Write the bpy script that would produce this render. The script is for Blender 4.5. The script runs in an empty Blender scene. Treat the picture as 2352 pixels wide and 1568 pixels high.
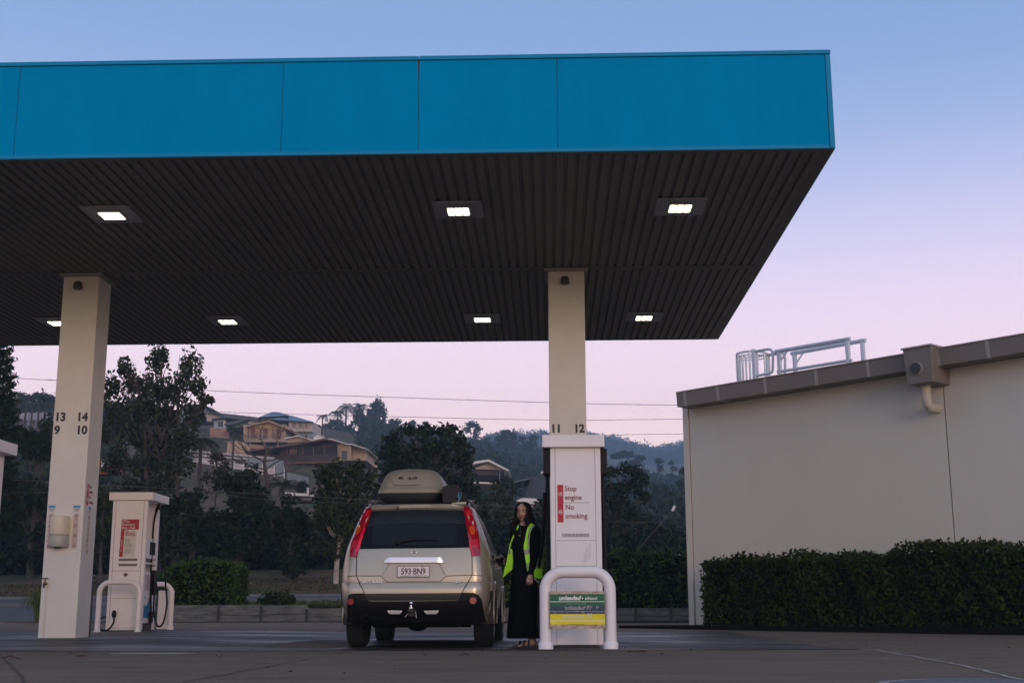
import bpy, bmesh, math, random
import numpy as np
from mathutils import Vector, Matrix
random.seed(7); RNG = np.random.default_rng(7)
SC = bpy.context.scene; COL = SC.collection
R_ = math.radians

# ---------------------------------------------------------------- camera
U = 5.0                                   # canopy soffit height above the lens
CAMZ = 0.3665
FPX, PITCH, YAW, ROLL = 2922.94, R_(12.0637), R_(1.6515), R_(-0.1789)
def _axes():
    cy, sy = math.cos(YAW), math.sin(YAW)
    f = Vector((-sy*math.cos(PITCH), cy*math.cos(PITCH), math.sin(PITCH)))
    r = Vector((cy, sy, 0)); u = r.cross(f)
    c, s = math.cos(ROLL), math.sin(ROLL)
    return c*r+s*u, -s*r+c*u, f
AR, AU, AF = _axes()
cam_d = bpy.data.cameras.new("camera"); cam = bpy.data.objects.new("camera", cam_d); COL.objects.link(cam)
cam_d.sensor_width = 36; cam_d.lens = FPX/2352*36; cam_d.clip_end = 8000; cam_d.clip_start = .05
m = Matrix((( AR.x, AU.x, -AF.x, 0), (AR.y, AU.y, -AF.y, 0), (AR.z, AU.z, -AF.z, CAMZ), (0, 0, 0, 1)))
cam.matrix_world = m
SC.camera = cam

def ray(px, py):                          # direction through a point of the 2352 wide photo
    return AR*((px-1176)/FPX) - AU*((py-784)/FPX) + AF
def at(px, py, Y):                        # the point at real distance Y down the forecourt
    d = ray(px, py); t = Y/d.y
    return Vector((d.x*t, Y, CAMZ+d.z*t))
def atz(px, py, z):
    d = ray(px, py); t = (z-CAMZ)/d.z
    return Vector((d.x*t, d.y*t, z))
def atpl(px, py, P0, n):
    d = ray(px, py); O = Vector((0, 0, CAMZ)); t = (P0-O).dot(n)/d.dot(n)
    return O+d*t
def s2l(c):
    return tuple((v/12.92 if v <= .04045 else ((v+.055)/1.055)**2.4) for v in [k/255 for k in c])

# ---------------------------------------------------------------- world, sun, exposure
W = bpy.data.worlds.new("World"); SC.world = W; W.use_nodes = True
nt = W.node_tree; nt.nodes.clear()
wo = nt.nodes.new('ShaderNodeOutputWorld'); bg = nt.nodes.new('ShaderNodeBackground')
tc = nt.nodes.new('ShaderNodeTexCoord'); sx = nt.nodes.new('ShaderNodeSeparateXYZ'); rp = nt.nodes.new('ShaderNodeValToRGB')
nt.links.new(tc.outputs['Generated'], sx.inputs[0]); nt.links.new(sx.outputs['Z'], rp.inputs[0])
SKY = [(-.05, (120, 100, 100)), (.0, (255, 226, 218)), (.09, (255, 222, 220)), (.15, (250, 216, 226)), (.22, (230, 207, 232)), (.30, (178, 178, 222)),
       (.37, (124, 150, 202)), (.46, (102, 141, 198)), (.60, (150, 165, 200)), (1.0, (178, 172, 182))]
cr = rp.color_ramp; cr.interpolation = 'B_SPLINE'
cr.elements[0].position = 0; cr.elements[1].position = 1
while len(cr.elements) < len(SKY): cr.elements.new(.5)
for e, (p, c) in zip(cr.elements, SKY): e.position = (p+.05)/1.05; e.color = s2l(c)+(1,)
mr = nt.nodes.new('ShaderNodeMapRange'); mr.inputs[1].default_value = -.05; mr.inputs[2].default_value = 1
nt.links.new(sx.outputs['Z'], mr.inputs[0]); nt.links.new(mr.outputs[0], rp.inputs[0])
sky = nt.nodes.new('ShaderNodeTexSky'); sky.sky_type = 'NISHITA'; sky.sun_disc = False
SUN_EL, SUN_ROT = R_(4), R_(158)
sky.sun_elevation = SUN_EL; sky.sun_rotation = SUN_ROT
sk = nt.nodes.new('ShaderNodeVectorMath'); sk.operation = 'SCALE'; sk.inputs['Scale'].default_value = .05
nt.links.new(sky.outputs[0], sk.inputs[0])
ad = nt.nodes.new('ShaderNodeVectorMath'); ad.operation = 'ADD'
nt.links.new(rp.outputs[0], ad.inputs[0]); nt.links.new(sk.outputs[0], ad.inputs[1])
# the side of the sky behind the camera, towards the hidden sun, is warmer
bk_ = nt.nodes.new('ShaderNodeMapRange'); bk_.inputs[1].default_value = .25; bk_.inputs[2].default_value = -.6; bk_.interpolation_type = 'SMOOTHSTEP'
nt.links.new(sx.outputs['Y'], bk_.inputs[0])
wm = nt.nodes.new('ShaderNodeMixRGB'); wm.blend_type = 'MULTIPLY'; wm.inputs[2].default_value = (.98, 1.14, 1.16, 1)
nt.links.new(bk_.outputs[0], wm.inputs[0]); nt.links.new(ad.outputs[0], wm.inputs[1])
# the band low over the hills in front glows pink
gl_ = nt.nodes.new('ShaderNodeMapRange'); gl_.inputs[1].default_value = .62; gl_.inputs[2].default_value = .06; gl_.interpolation_type = 'SMOOTHSTEP'
nt.links.new(sx.outputs['Z'], gl_.inputs[0])
fr_f = nt.nodes.new('ShaderNodeMapRange'); fr_f.inputs[1].default_value = .0; fr_f.inputs[2].default_value = .6
nt.links.new(sx.outputs['Y'], fr_f.inputs[0])
ml_ = nt.nodes.new('ShaderNodeMath'); ml_.operation = 'MULTIPLY'; nt.links.new(gl_.outputs[0], ml_.inputs[0]); nt.links.new(fr_f.outputs[0], ml_.inputs[1])
w2 = nt.nodes.new('ShaderNodeMixRGB'); w2.blend_type = 'MULTIPLY'; w2.inputs[2].default_value = (1.70, 1.55, 1.43, 1)
nt.links.new(ml_.outputs[0], w2.inputs[0]); nt.links.new(wm.outputs[0], w2.inputs[1])
nt.links.new(w2.outputs[0], bg.inputs['Color']); bg.inputs['Strength'].default_value = 1.1
nt.links.new(bg.outputs[0], wo.inputs[0])
sl = bpy.data.lights.new("sun", 'SUN'); sun = bpy.data.objects.new("sun", sl); COL.objects.link(sun)
sl.energy = .55; sl.angle = R_(14); sl.color = (1, .72, .58)
sd = Vector((math.sin(SUN_ROT)*math.cos(SUN_EL+.1), math.cos(SUN_ROT)*math.cos(SUN_EL+.1), math.sin(SUN_EL+.1)))
sun.rotation_euler = sd.to_track_quat('Z', 'Y').to_euler(); sun.location = (6, -12, 9)
SC.view_settings.view_transform = 'Standard'; SC.view_settings.look = 'None'; SC.view_settings.gamma = 1
SC.view_settings.exposure = 0; SC.view_settings.use_curve_mapping = False
SC.render.engine = 'CYCLES'; SC.cycles.volume_bounces = 1; SC.cycles.max_bounces = 8; SC.cycles.transparent_max_bounces = 12

# ---------------------------------------------------------------- materials
MT = {}
def mat(name, col, rough=.6, metal=0, var=0, scale=3, bump=0, bscale=60, emit=0, spec=.5, coat=0, dirt=None, stretch=None, objvar=0):
    if name in MT: return MT[name]
    m = bpy.data.materials.new(name); m.use_nodes = True; t = m.node_tree; b = t.nodes['Principled BSDF']
    b.inputs['Base Color'].default_value = (*col, 1); b.inputs['Roughness'].default_value = rough
    b.inputs['Metallic'].default_value = metal; b.inputs['Specular IOR Level'].default_value = spec
    b.inputs['Coat Weight'].default_value = coat
    if emit: b.inputs['Emission Color'].default_value = (*col, 1); b.inputs['Emission Strength'].default_value = emit
    co = t.nodes.new('ShaderNodeTexCoord'); vec = co.outputs['Object']
    if stretch:
        mp = t.nodes.new('ShaderNodeMapping'); mp.inputs['Scale'].default_value = stretch
        t.links.new(vec, mp.inputs[0]); vec = mp.outputs[0]
    last = None
    if var or dirt:
        n = t.nodes.new('ShaderNodeTexNoise'); n.inputs['Scale'].default_value = scale; n.inputs['Detail'].default_value = 6; n.inputs['Roughness'].default_value = .65
        t.links.new(vec, n.inputs['Vector'])
        r = t.nodes.new('ShaderNodeValToRGB'); r.color_ramp.elements[0].position = .3; r.color_ramp.elements[1].position = .7
        lo = dirt if dirt else tuple(c*(1-var) for c in col)
        hi = col if dirt else tuple(min(1, c*(1+var)) for c in col)
        r.color_ramp.elements[0].color = (*lo, 1); r.color_ramp.elements[1].color = (*hi, 1)
        t.links.new(n.outputs['Fac'], r.inputs[0]); t.links.new(r.outputs[0], b.inputs['Base Color']); last = r.outputs[0]
    if bump:
        n2 = t.nodes.new('ShaderNodeTexNoise'); n2.inputs['Scale'].default_value = bscale; n2.inputs['Detail'].default_value = 4
        t.links.new(vec, n2.inputs['Vector'])
        bp = t.nodes.new('ShaderNodeBump'); bp.inputs['Strength'].default_value = bump; bp.inputs['Distance'].default_value = .02
        t.links.new(n2.outputs['Fac'], bp.inputs['Height']); t.links.new(bp.outputs[0], b.inputs['Normal'])
    MT[name] = m; return m
def leafmat(name, a, c, scale=1.2):
    if name in MT: return MT[name]
    m = bpy.data.materials.new(name); m.use_nodes = True; t = m.node_tree; b = t.nodes['Principled BSDF']
    b.inputs['Roughness'].default_value = .6; b.inputs['Specular IOR Level'].default_value = .12
    g = t.nodes.new('ShaderNodeNewGeometry'); n = t.nodes.new('ShaderNodeTexNoise'); n.inputs['Scale'].default_value = scale; n.inputs['Detail'].default_value = 3
    t.links.new(g.outputs['Position'], n.inputs['Vector'])
    ad = t.nodes.new('ShaderNodeMath'); ad.operation = 'MULTIPLY_ADD'; ad.inputs[1].default_value = .45; 
    t.links.new(g.outputs['Random Per Island'], ad.inputs[0]); 
    mu = t.nodes.new('ShaderNodeMath'); mu.operation = 'MULTIPLY'; mu.inputs[1].default_value = .75
    t.links.new(n.outputs['Fac'], mu.inputs[0]); t.links.new(mu.outputs[0], ad.inputs[2])
    r = t.nodes.new('ShaderNodeValToRGB'); r.color_ramp.elements[0].position = .25; r.color_ramp.elements[1].position = .85
    r.color_ramp.elements[0].color = (*a, 1); r.color_ramp.elements[1].color = (*c, 1)
    t.links.new(ad.outputs[0], r.inputs[0]); t.links.new(r.outputs[0], b.inputs['Base Color'])
    MT[name] = m; return m

# ---------------------------------------------------------------- objects
ORG = {}
def tag(o, label=None, cat=None, group=None, kind=None):
    if label: o['label'] = label
    if cat: o['category'] = cat
    if group: o['group'] = group
    if kind: o['kind'] = kind
    return o
def thing(name, label, cat, loc, group=None):
    o = bpy.data.objects.new(name, None); COL.objects.link(o); o.location = loc; o.empty_display_size = .2
    ORG[o.name] = Vector(loc); return tag(o, label, cat, group)
def link_mesh(name, V, F, m, parent=None, smooth=False, org=None, mats=None, fm=None):
    V = np.asarray(V, dtype=np.float64).reshape(-1, 3)
    if parent is not None: org = ORG[parent.name]
    elif org is None: org = Vector(((V[:, 0].min()+V[:, 0].max())/2, (V[:, 1].min()+V[:, 1].max())/2, V[:, 2].min()))
    V = V-np.array(org)
    me = bpy.data.meshes.new(name)
    if isinstance(F, np.ndarray):
        k = F.shape[1]; me.vertices.add(len(V)); me.vertices.foreach_set('co', V.ravel())
        me.loops.add(F.size); me.loops.foreach_set('vertex_index', F.ravel().astype(np.int32))
        me.polygons.add(len(F)); me.polygons.foreach_set('loop_start', np.arange(0, F.size, k, dtype=np.int32))
        me.update(calc_edges=True); me.validate()
    else:
        me.from_pydata([tuple(v) for v in V], [], F); me.update()
    for mm in (mats or [m]): me.materials.append(mm)
    if fm is not None: me.polygons.foreach_set('material_index', np.asarray(fm, dtype=np.int32))
    if smooth: me.polygons.foreach_set('use_smooth', [True]*len(me.polygons))
    o = bpy.data.objects.new(name, me); COL.objects.link(o)
    if parent is not None: o.parent = parent
    else: o.location = org
    ORG[o.name] = Vector(org); return o
class MB:
    def __init__(s): s.V = []; s.F = []
    def add(s, V, F):
        k = len(s.V); s.V += [tuple(v) for v in V]; s.F += [tuple(i+k for i in f) for f in F]; return s
    def box(s, x0, x1, y0, y1, z0, z1, fr=None, bev=0):
        if bev:
            bm = bmesh.new(); bmesh.ops.create_cube(bm, size=1)
            for v in bm.verts: v.co = ((x0+x1)/2+v.co.x*(x1-x0), (y0+y1)/2+v.co.y*(y1-y0), (z0+z1)/2+v.co.z*(z1-z0))
            bmesh.ops.bevel(bm, geom=bm.edges[:], offset=bev, segments=2, affect='EDGES', profile=.6)
            bm.verts.ensure_lookup_table(); V = [v.co.copy() for v in bm.verts]; F = [[v.index for v in f.verts] for f in bm.faces]; bm.free()
        else:
            V = [Vector((x, y, z)) for z in (z0, z1) for y in (y0, y1) for x in (x0, x1)]
            F = [(0, 2, 3, 1), (4, 5, 7, 6), (0, 1, 5, 4), (2, 6, 7, 3), (0, 4, 6, 2), (1, 3, 7, 5)]
        if fr: V = [fr @ v for v in V]
        return s.add(V, F)
    def hexa(s, P):                        # 8 corners: bottom 4 ccw, top 4 ccw
        return s.add(P, [(3, 2, 1, 0), (4, 5, 6, 7), (0, 1, 5, 4), (1, 2, 6, 5), (2, 3, 7, 6), (3, 0, 4, 7)])
    def tube(s, pts, r, n=8, cap=True):
        pts = [Vector(p) for p in pts]; N = len(pts); rs = r if hasattr(r, '__len__') else [r]*N
        V = []; prev = None
        for i, p in enumerate(pts):
            d = (pts[min(i+1, N-1)]-pts[max(i-1, 0)]).normalized()
            if prev is None:
                a = Vector((0, 0, 1)) if abs(d.z) < .9 else Vector((1, 0, 0)); a = (a-d*a.dot(d)).normalized()
            else:
                a = prev-d*prev.dot(d); a = a.normalized() if a.length > 1e-6 else prev
            prev = a; b = d.cross(a)
            for k in range(n):
                t = 2*math.pi*k/n; V.append(p+(a*math.cos(t)+b*math.sin(t))*rs[i])
        F = [(i*n+k, i*n+(k+1) % n, (i+1)*n+(k+1) % n, (i+1)*n+k) for i in range(N-1) for k in range(n)]
        if cap: F += [tuple(range(n-1, -1, -1)), tuple((N-1)*n+k for k in range(n))]
        return s.add(V, F)
    def prism(s, poly, d):                 # planar polygon of 3-D points pushed by the vector d
        n = len(poly); d = Vector(d); V = [Vector(p) for p in poly]+[Vector(p)+d for p in poly]
        F = [tuple(range(n-1, -1, -1)), tuple(range(n, 2*n))]+[(i, (i+1) % n, n+(i+1) % n, n+i) for i in range(n)]
        return s.add(V, F)
    def loft(s, rings, cap=True):
        n = len(rings[0]); V = [p for r in rings for p in r]
        F = [(i*n+k, i*n+(k+1) % n, (i+1)*n+(k+1) % n, (i+1)*n+k) for i in range(len(rings)-1) for k in range(n)]
        if cap: F += [tuple(range(n-1, -1, -1)), tuple((len(rings)-1)*n+k for k in range(n))]
        return s.add(V, F)
    def ball(s, c, rx, ry=None, rz=None, n=10, m=7):
        ry = ry or rx; rz = rz or rx; c = Vector(c); rings = []
        for i in range(m+1):
            a = -math.pi/2+math.pi*i/m; rr = max(math.cos(a), .02)
            rings.append([c+Vector((rx*rr*math.cos(2*math.pi*k/n), ry*rr*math.sin(2*math.pi*k/n), rz*math.sin(a))) for k in range(n)])
        return s.loft(rings)
    def build(s, name, m, parent=None, smooth=False, org=None):
        return link_mesh(name, s.V, s.F, m, parent, smooth, org)
def autosmooth(o, ang=35):
    me = o.data; bm = bmesh.new(); bm.from_mesh(me); a = R_(ang)
    for f in bm.faces: f.smooth = True
    for e in bm.edges:
        if len(e.link_faces) == 2 and e.calc_face_angle(0) > a: e.smooth = False
    bm.to_mesh(me); bm.free(); return o
def text(name, s, size, m, parent, origin, xax=(1, 0, 0), zax=(0, 0, 1), align='LEFT', shear=0, offset=0, ext=.001, sx=1, spacing=1, group=None):
    c = bpy.data.curves.new(name, 'FONT'); c.body = s; c.size = size; c.align_x = align; c.shear = shear; c.offset = offset; c.extrude = ext; c.space_character = spacing
    c.resolution_u = 3
    o = bpy.data.objects.new(name, c); COL.objects.link(o)
    dg = bpy.context.evaluated_depsgraph_get(); me = bpy.data.meshes.new_from_object(o.evaluated_get(dg))
    V = [v.co.copy() for v in me.vertices]; F = [tuple(p.vertices) for p in me.polygons]
    bpy.data.objects.remove(o); bpy.data.curves.remove(c); bpy.data.meshes.remove(me)
    X = Vector(xax).normalized(); Z = Vector(zax).normalized(); N = X.cross(Z); O = Vector(origin)
    V = [O+X*v.x*sx+Z*v.y+N*v.z for v in V]
    return link_mesh(name, V, F, m, parent)
def flatpoly(m2, pts): return m2.add(pts, [tuple(range(len(pts)))])
def disc(c, r, n=20, X=(1, 0, 0), Z=(0, 0, 1), r2=None):
    c = Vector(c); X = Vector(X); Z = Vector(Z)
    return [c+X*math.cos(2*math.pi*k/n)*r+Z*math.sin(2*math.pi*k/n)*(r2 or r) for k in range(n)]
def ringmb(mb, c, r, w, d, n=20, X=(1, 0, 0), Z=(0, 0, 1)):
    mb_o = disc(c, r, n, X, Z); mb_i = disc(c, r-w, n, X, Z)
    k = n
    mb.add(mb_o+mb_i, [(i, (i+1) % k, k+(i+1) % k, k+i) for i in range(k)]); return mb
# ================================================================ ground
def sm(t): t = min(1, max(0, t)); return t*t*(3-2*t)
def gz(X, Y):
    if Y <= 13.2: return 0.0
    z = .12*sm((Y-16)/18)
    z += .045*sm((-X-2)/4.5)*sm((Y-13.4)/4)
    z -= .022*math.exp(-((Y-15.6)/1.9)**2)*sm((X+5)/2.5)*sm((Y-13.2)/1.2)
    return z
def sheet(name, xs, ys, m, dz=0, kind='structure', edge=0):
    V = [(x, y, gz(x, y)+dz) for y in ys for x in xs]; n = len(xs)
    F = [(j*n+i, j*n+i+1, (j+1)*n+i+1, (j+1)*n+i) for j in range(len(ys)-1) for i in range(n-1)]
    o = link_mesh(name, V, F, m, smooth=True, org=Vector((0, 10, 0))); tag(o, kind=kind); return o
def conc(name, base, lo, rough, sc, wet=None, cracks=False):
    m = bpy.data.materials.new(name); m.use_nodes = True; t = m.node_tree; b = t.nodes['Principled BSDF']; L = t.links.new
    tc = t.nodes.new('ShaderNodeTexCoord')
    n1 = t.nodes.new('ShaderNodeTexNoise'); n1.inputs['Scale'].default_value = sc; n1.inputs['Detail'].default_value = 9; n1.inputs['Roughness'].default_value = .7
    mp = t.nodes.new('ShaderNodeMapping'); mp.inputs['Scale'].default_value = (.6, 1.4, 1); L(tc.outputs['Object'], mp.inputs[0]); L(mp.outputs[0], n1.inputs['Vector'])
    r = t.nodes.new('ShaderNodeValToRGB'); r.color_ramp.elements[0].position = .32; r.color_ramp.elements[1].position = .7
    r.color_ramp.elements[0].color = (*lo, 1); r.color_ramp.elements[1].color = (*base, 1); L(n1.outputs['Fac'], r.inputs[0])
    n2 = t.nodes.new('ShaderNodeTexNoise'); n2.inputs['Scale'].default_value = 90; n2.inputs['Detail'].default_value = 5; L(tc.outputs['Object'], n2.inputs['Vector'])
    mx = t.nodes.new('ShaderNodeMixRGB'); mx.blend_type = 'MULTIPLY'; mx.inputs[0].default_value = .55
    r2 = t.nodes.new('ShaderNodeValToRGB'); r2.color_ramp.elements[0].position = .35; r2.color_ramp.elements[1].position = .6; r2.color_ramp.elements[0].color = (.45, .45, .45, 1)
    L(n2.outputs['Fac'], r2.inputs[0]); L(r.outputs[0], mx.inputs[1]); L(r2.outputs[0], mx.inputs[2])
    # oil drips and stains with a shape of their own
    v = t.nodes.new('ShaderNodeTexVoronoi'); v.inputs['Scale'].default_value = .8; L(tc.outputs['Object'], v.inputs['Vector'])
    r3 = t.nodes.new('ShaderNodeValToRGB'); r3.color_ramp.elements[0].position = .04; r3.color_ramp.elements[1].position = .12; r3.color_ramp.elements[0].color = (.5, .5, .5, 1)
    L(v.outputs['Distance'], r3.inputs[0]); m3 = t.nodes.new('ShaderNodeMixRGB'); m3.blend_type = 'MULTIPLY'; m3.inputs[0].default_value = .7
    L(mx.outputs[0], m3.inputs[1]); L(r3.outputs[0], m3.inputs[2]); out = m3.outputs[0]
    L(out, b.inputs['Base Color']); b.inputs['Roughness'].default_value = rough; b.inputs['Specular IOR Level'].default_value = .22 if wet else .10
    if wet:
        n4 = t.nodes.new('ShaderNodeTexNoise'); n4.inputs['Scale'].default_value = .55; n4.inputs['Detail'].default_value = 5; L(mp.outputs[0], n4.inputs['Vector'])
        r4 = t.nodes.new('ShaderNodeMapRange'); r4.inputs[1].default_value = .42; r4.inputs[2].default_value = .62; r4.inputs[3].default_value = rough; r4.inputs[4].default_value = wet
        L(n4.outputs['Fac'], r4.inputs[0]); L(r4.outputs[0], b.inputs['Roughness'])
    bp = t.nodes.new('ShaderNodeBump'); bp.inputs['Strength'].default_value = .35; bp.inputs['Distance'].default_value = .008
    L(n2.outputs['Fac'], bp.inputs['Height']); L(bp.outputs[0], b.inputs['Normal'])
    MT[name] = m; return m
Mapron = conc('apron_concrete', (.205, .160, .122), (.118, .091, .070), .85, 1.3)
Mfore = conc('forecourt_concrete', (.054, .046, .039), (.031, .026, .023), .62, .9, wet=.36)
Mroad = conc('road_asphalt', (.12, .122, .13), (.08, .08, .086), .9, 2)
X1 = .6366*U; Y0 = 2.674*U; Y1 = 4.6753*U; YM = 3.6469*U; ZS = U+CAMZ; TH = .2322*U; XL = -17.0
lin = lambda a, b, n: [a+(b-a)*i/n for i in range(n+1)]
sheet('ground', lin(-60, 60, 60), lin(-40, 12, 13)+lin(12.6, 36, 40), Mapron)
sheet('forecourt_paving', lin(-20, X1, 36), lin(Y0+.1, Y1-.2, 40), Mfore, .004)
# cracks and joints in the apron: thin sunk-looking seams of dark mastic
mb = MB()
def seam(pts, w, m2, z=.004):
    for a, b in zip(pts, pts[1:]):
        a = Vector((a[0], a[1], 0)); b = Vector((b[0], b[1], 0)); d = (b-a).normalized(); n = Vector((-d.y, d.x, 0))*w/2
        m2.add([(p.x, p.y, gz(p.x, p.y)+z) for p in (a-n, b-n+d*.01, b+n+d*.01, a+n)], [(0, 1, 2, 3)])
def wob(p, q, n, a):
    out = []
    for i in range(n+1):
        t = i/n; out.append((p[0]+(q[0]-p[0])*t+random.uniform(-a, a), p[1]+(q[1]-p[1])*t+random.uniform(-a, a)))
    return out
g2 = lambda px, py: (lambda v: (v.x, v.y))(atz(px, py, 0))
Mcrack = mat('crack_dark', (.035, .03, .028), .95); Mjoint = mat('joint_pale', (.3, .27, .24), .9, var=.3, scale=8)
seam(wob(g2(-60, 1478), g2(0, 1500), 3, .01)+wob(g2(0, 1500), g2(60, 1568), 8, .015), .02, mb)
seam(wob(g2(420, 1567), g2(800, 1496), 14, .02), .012, mb)
o = mb.build('ground_crack', Mcrack); tag(o, kind='structure')
mb = MB(); seam(wob(g2(1996, 1490), g2(2180, 1521), 14, .02)+wob(g2(2180, 1521), g2(2400, 1573), 14, .02), .035, mb)
o = mb.build('paving_joint', Mjoint); tag(o, kind='structure')
mb = MB(); mb.prism(disc(atz(350, 1500, .003), .42, 18, Z=(0, 1, 0), r2=.25), (0, 0, .004)); o = mb.build('paving_patch', mat('patch', (.2, .19, .19), .8, var=.4, scale=6)); tag(o, kind='structure')
mb = MB(); c = atz(2300, 1576, .0)
mb.prism(disc(c+Vector((0, 0, .002)), .62, 28, Z=(0, 1, 0)), (0, 0, .008)); o = tag(mb.build('manhole_cover', mat('cover', (.10, .11, .12), .8, metal=.0, var=.3, scale=10)), 'round grey access cover set flush in the concrete at the lower right', 'cover')
mb = MB(); ringmb(mb, c+Vector((0, 0, .012)), .6, .05, .01, 28, Z=(0, 1, 0)); mb.build('rim', mat('rimmetal', (.25, .26, .28), .5, metal=.6), o)

# ---------------------------------------------------------------- terrain beyond the retaining wall
TU = [-900, 0, 90, 250, 385, 420, 560, 720, 850, 1000, 1100, 1250, 1330, 1400, 1500, 1580, 2400, 3400]
TY = [34.6, 38, 40.5, 44.5, 48, 54, 62, 90, 130, 180, 330, 470, 650, 1350, 1600, 1900]
TT = [
 [1429, 1429, 1429, 1429, 1427, 1393, 1393, 1393, 1396, 1396, 1396, 1394, 1394, 1394, 1394, 1394, 1394, 1394],
 [1405, 1405, 1405, 1403, 1393, 1386, 1386, 1386, 1386, 1386, 1386, 1386, 1386, 1386, 1386, 1386, 1386, 1386],
 [1392, 1392, 1392, 1390, 1384, 1383, 1382, 1380, 1380, 1380, 1380, 1380, 1380, 1380, 1380, 1380, 1380, 1380],
 [1377, 1377, 1376, 1375, 1374, 1373, 1371, 1370, 1370, 1370, 1370, 1370, 1370, 1370, 1370, 1370, 1370, 1370],
 [1362, 1362, 1362, 1360, 1358, 1356, 1352, 1350, 1350, 1350, 1350, 1350, 1350, 1350, 1350, 1350, 1350, 1350],
 [1336, 1336, 1336, 1332, 1328, 1326, 1322, 1320, 1318, 1316, 1320, 1320, 1320, 1320, 1320, 1320, 1320, 1320],
 [1300, 1300, 1300, 1300, 1296, 1294, 1290, 1290, 1290, 1290, 1300, 1300, 1300, 1300, 1300, 1300, 1300, 1300],
 [1200, 1200, 1200, 1200, 1190, 1190, 1195, 1200, 1210, 1230, 1255, 1262, 1266, 1268, 1270, 1270, 1270, 1270],
 [1085, 1085, 1085, 1080, 1075, 1075, 1075, 1085, 1125, 1175, 1205, 1225, 1232, 1240, 1245, 1245, 1245, 1245],
 [ 975,  975,  978,  985,  990,  995, 1012, 1035, 1075, 1120, 1150, 1180, 1190, 1200, 1205, 1208, 1210, 1210],
 [ 930,  930,  925,  925,  935,  938,  958,  978, 1000, 1035, 1068, 1110, 1130, 1150, 1160, 1165, 1170, 1170],
 [ 960,  960,  960,  960,  965,  970,  985,  995, 1010, 1030, 1035, 1050, 1072, 1098, 1115, 1122, 1130, 1130],
 [ 980,  980,  980,  980,  985,  985,  985,  990,  995, 1020, 1025, 1040, 1062, 1082, 1098, 1105, 1110, 1110],
 [1010, 1010, 1010, 1010, 1010, 1010, 1010, 1010, 1015, 1025, 1025, 1014, 1012, 1020, 1048, 1032, 1020, 1020],
 [1100]*18, [1250]*18]
TT = np.array(TT, float); TUa = np.array(TU, float); TYa = np.log(np.array(TY))
def typ(u, Y):
    ly = math.log(min(max(Y, TY[0]), TY[-1])); j = min(max(int(np.searchsorted(TYa, ly))-1, 0), len(TY)-2)
    f = (ly-TYa[j])/(TYa[j+1]-TYa[j])
    return float(np.interp(u, TUa, TT[j])*(1-f)+np.interp(u, TUa, TT[j+1])*f)
def tpt(u, Y):                            # terrain point seen at photo column u, distance Y
    return at(u, typ(u, Y), Y)
def tz(X, Y):
    u = 1200.
    for _ in range(4):
        p = tpt(u, Y); u += (X-p.x)/max(Y, 1)*FPX
    return tpt(u, Y).z
us = list(range(-900, 3401, 40)); ysT = [34.6, 35.5, 37, 38, 39, 40.5, 42, 43.5, 44.5, 46, 48, 51, 54, 58, 62, 70, 80, 90, 105, 118, 130, 145, 160, 180, 200, 220, 240, 270, 300, 330, 370, 420, 470, 550, 650, 800, 1000, 1200, 1350, 1420, 1500]
us += [385, 395, 405, 420]; us = sorted(set(us))
V = []
for Y in ysT:
    for u in us:
        p = tpt(u, Y)
        if Y > 62: p.z += (math.sin(p.x*.11+Y*.07)+math.sin(p.x*.043-Y*.031+1))*Y*.0016
        V.append(p)
n = len(us); F = [(j*n+i, j*n+i+1, (j+1)*n+i+1, (j+1)*n+i) for j in range(len(ysT)-1) for i in range(n-1)]
def terrmat():
    m = bpy.data.materials.new('hill_soil'); m.use_nodes = True; t = m.node_tree; b = t.nodes['Principled BSDF']; L = t.links.new
    b.inputs['Roughness'].default_value = 1; b.inputs['Specular IOR Level'].default_value = .1
    g = t.nodes.new('ShaderNodeNewGeometry'); n1 = t.nodes.new('ShaderNodeTexNoise'); n1.inputs['Scale'].default_value = .35; n1.inputs['Detail'].default_value = 10; n1.inputs['Roughness'].default_value = .7
    L(g.outputs['Position'], n1.inputs['Vector'])
    r = t.nodes.new('ShaderNodeValToRGB'); E = r.color_ramp; E.elements[0].position = .35; E.elements[1].position = .68
    E.elements[0].color = (.035, .05, .018, 1); E.elements[1].color = (.15, .085, .058, 1); e = E.elements.new(.5); e.color = (.085, .062, .035, 1)
    L(n1.outputs['Fac'], r.inputs[0]); L(r.outputs[0], b.inputs['Base Color']); return m
o = link_mesh('hillside', V, F, terrmat(), smooth=True, org=Vector((0, 100, 0))); tag(o, kind='structure')
# road running across above the wall
V = []; ys2 = [40.6, 41.5, 42.5, 43.5, 44.4]
for Y in ys2:
    for u in us: p = tpt(u, Y); p.z += .03; V.append(p)
F = [(j*n+i, j*n+i+1, (j+1)*n+i+1, (j+1)*n+i) for j in range(len(ys2)-1) for i in range(n-1)]
o = link_mesh('road', V, F, Mroad, smooth=True, org=Vector((0, 42, 0))); tag(o, kind='structure')
V = []; ys3 = [34.6, 36, 37, 38, 39, 40.6]; us3 = [-900, -500, -200, 0, 60, 110, 200, 300, 360]
for Y in ys3:
    for u in us3: p = tpt(u, Y); p.z += .02; V.append(p)
n3 = len(us3); F = [(j*n3+i, j*n3+i+1, (j+1)*n3+i+1, (j+1)*n3+i) for j in range(len(ys3)-1) for i in range(n3-1)]
o = link_mesh('driveway', V, F, Mroad, smooth=True, org=Vector((-15, 37, 0))); tag(o, kind='structure')
# kerb of the road
mb = MB()
for Y, s in ((40.45, 0), (44.6, 0)):
    rings = []
    for u in us:
        p = tpt(u, Y); rings.append([p+Vector((0, dy, dz)) for dy, dz in ((-.07, -.1), (.07, -.1), (.07, .1), (-.07, .1))])
    mb.loft(rings)
o = mb.build('road_kerb', mat('kerb', (.16, .155, .155), .9, var=.2, scale=2)); tag(o, kind='structure')

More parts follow.
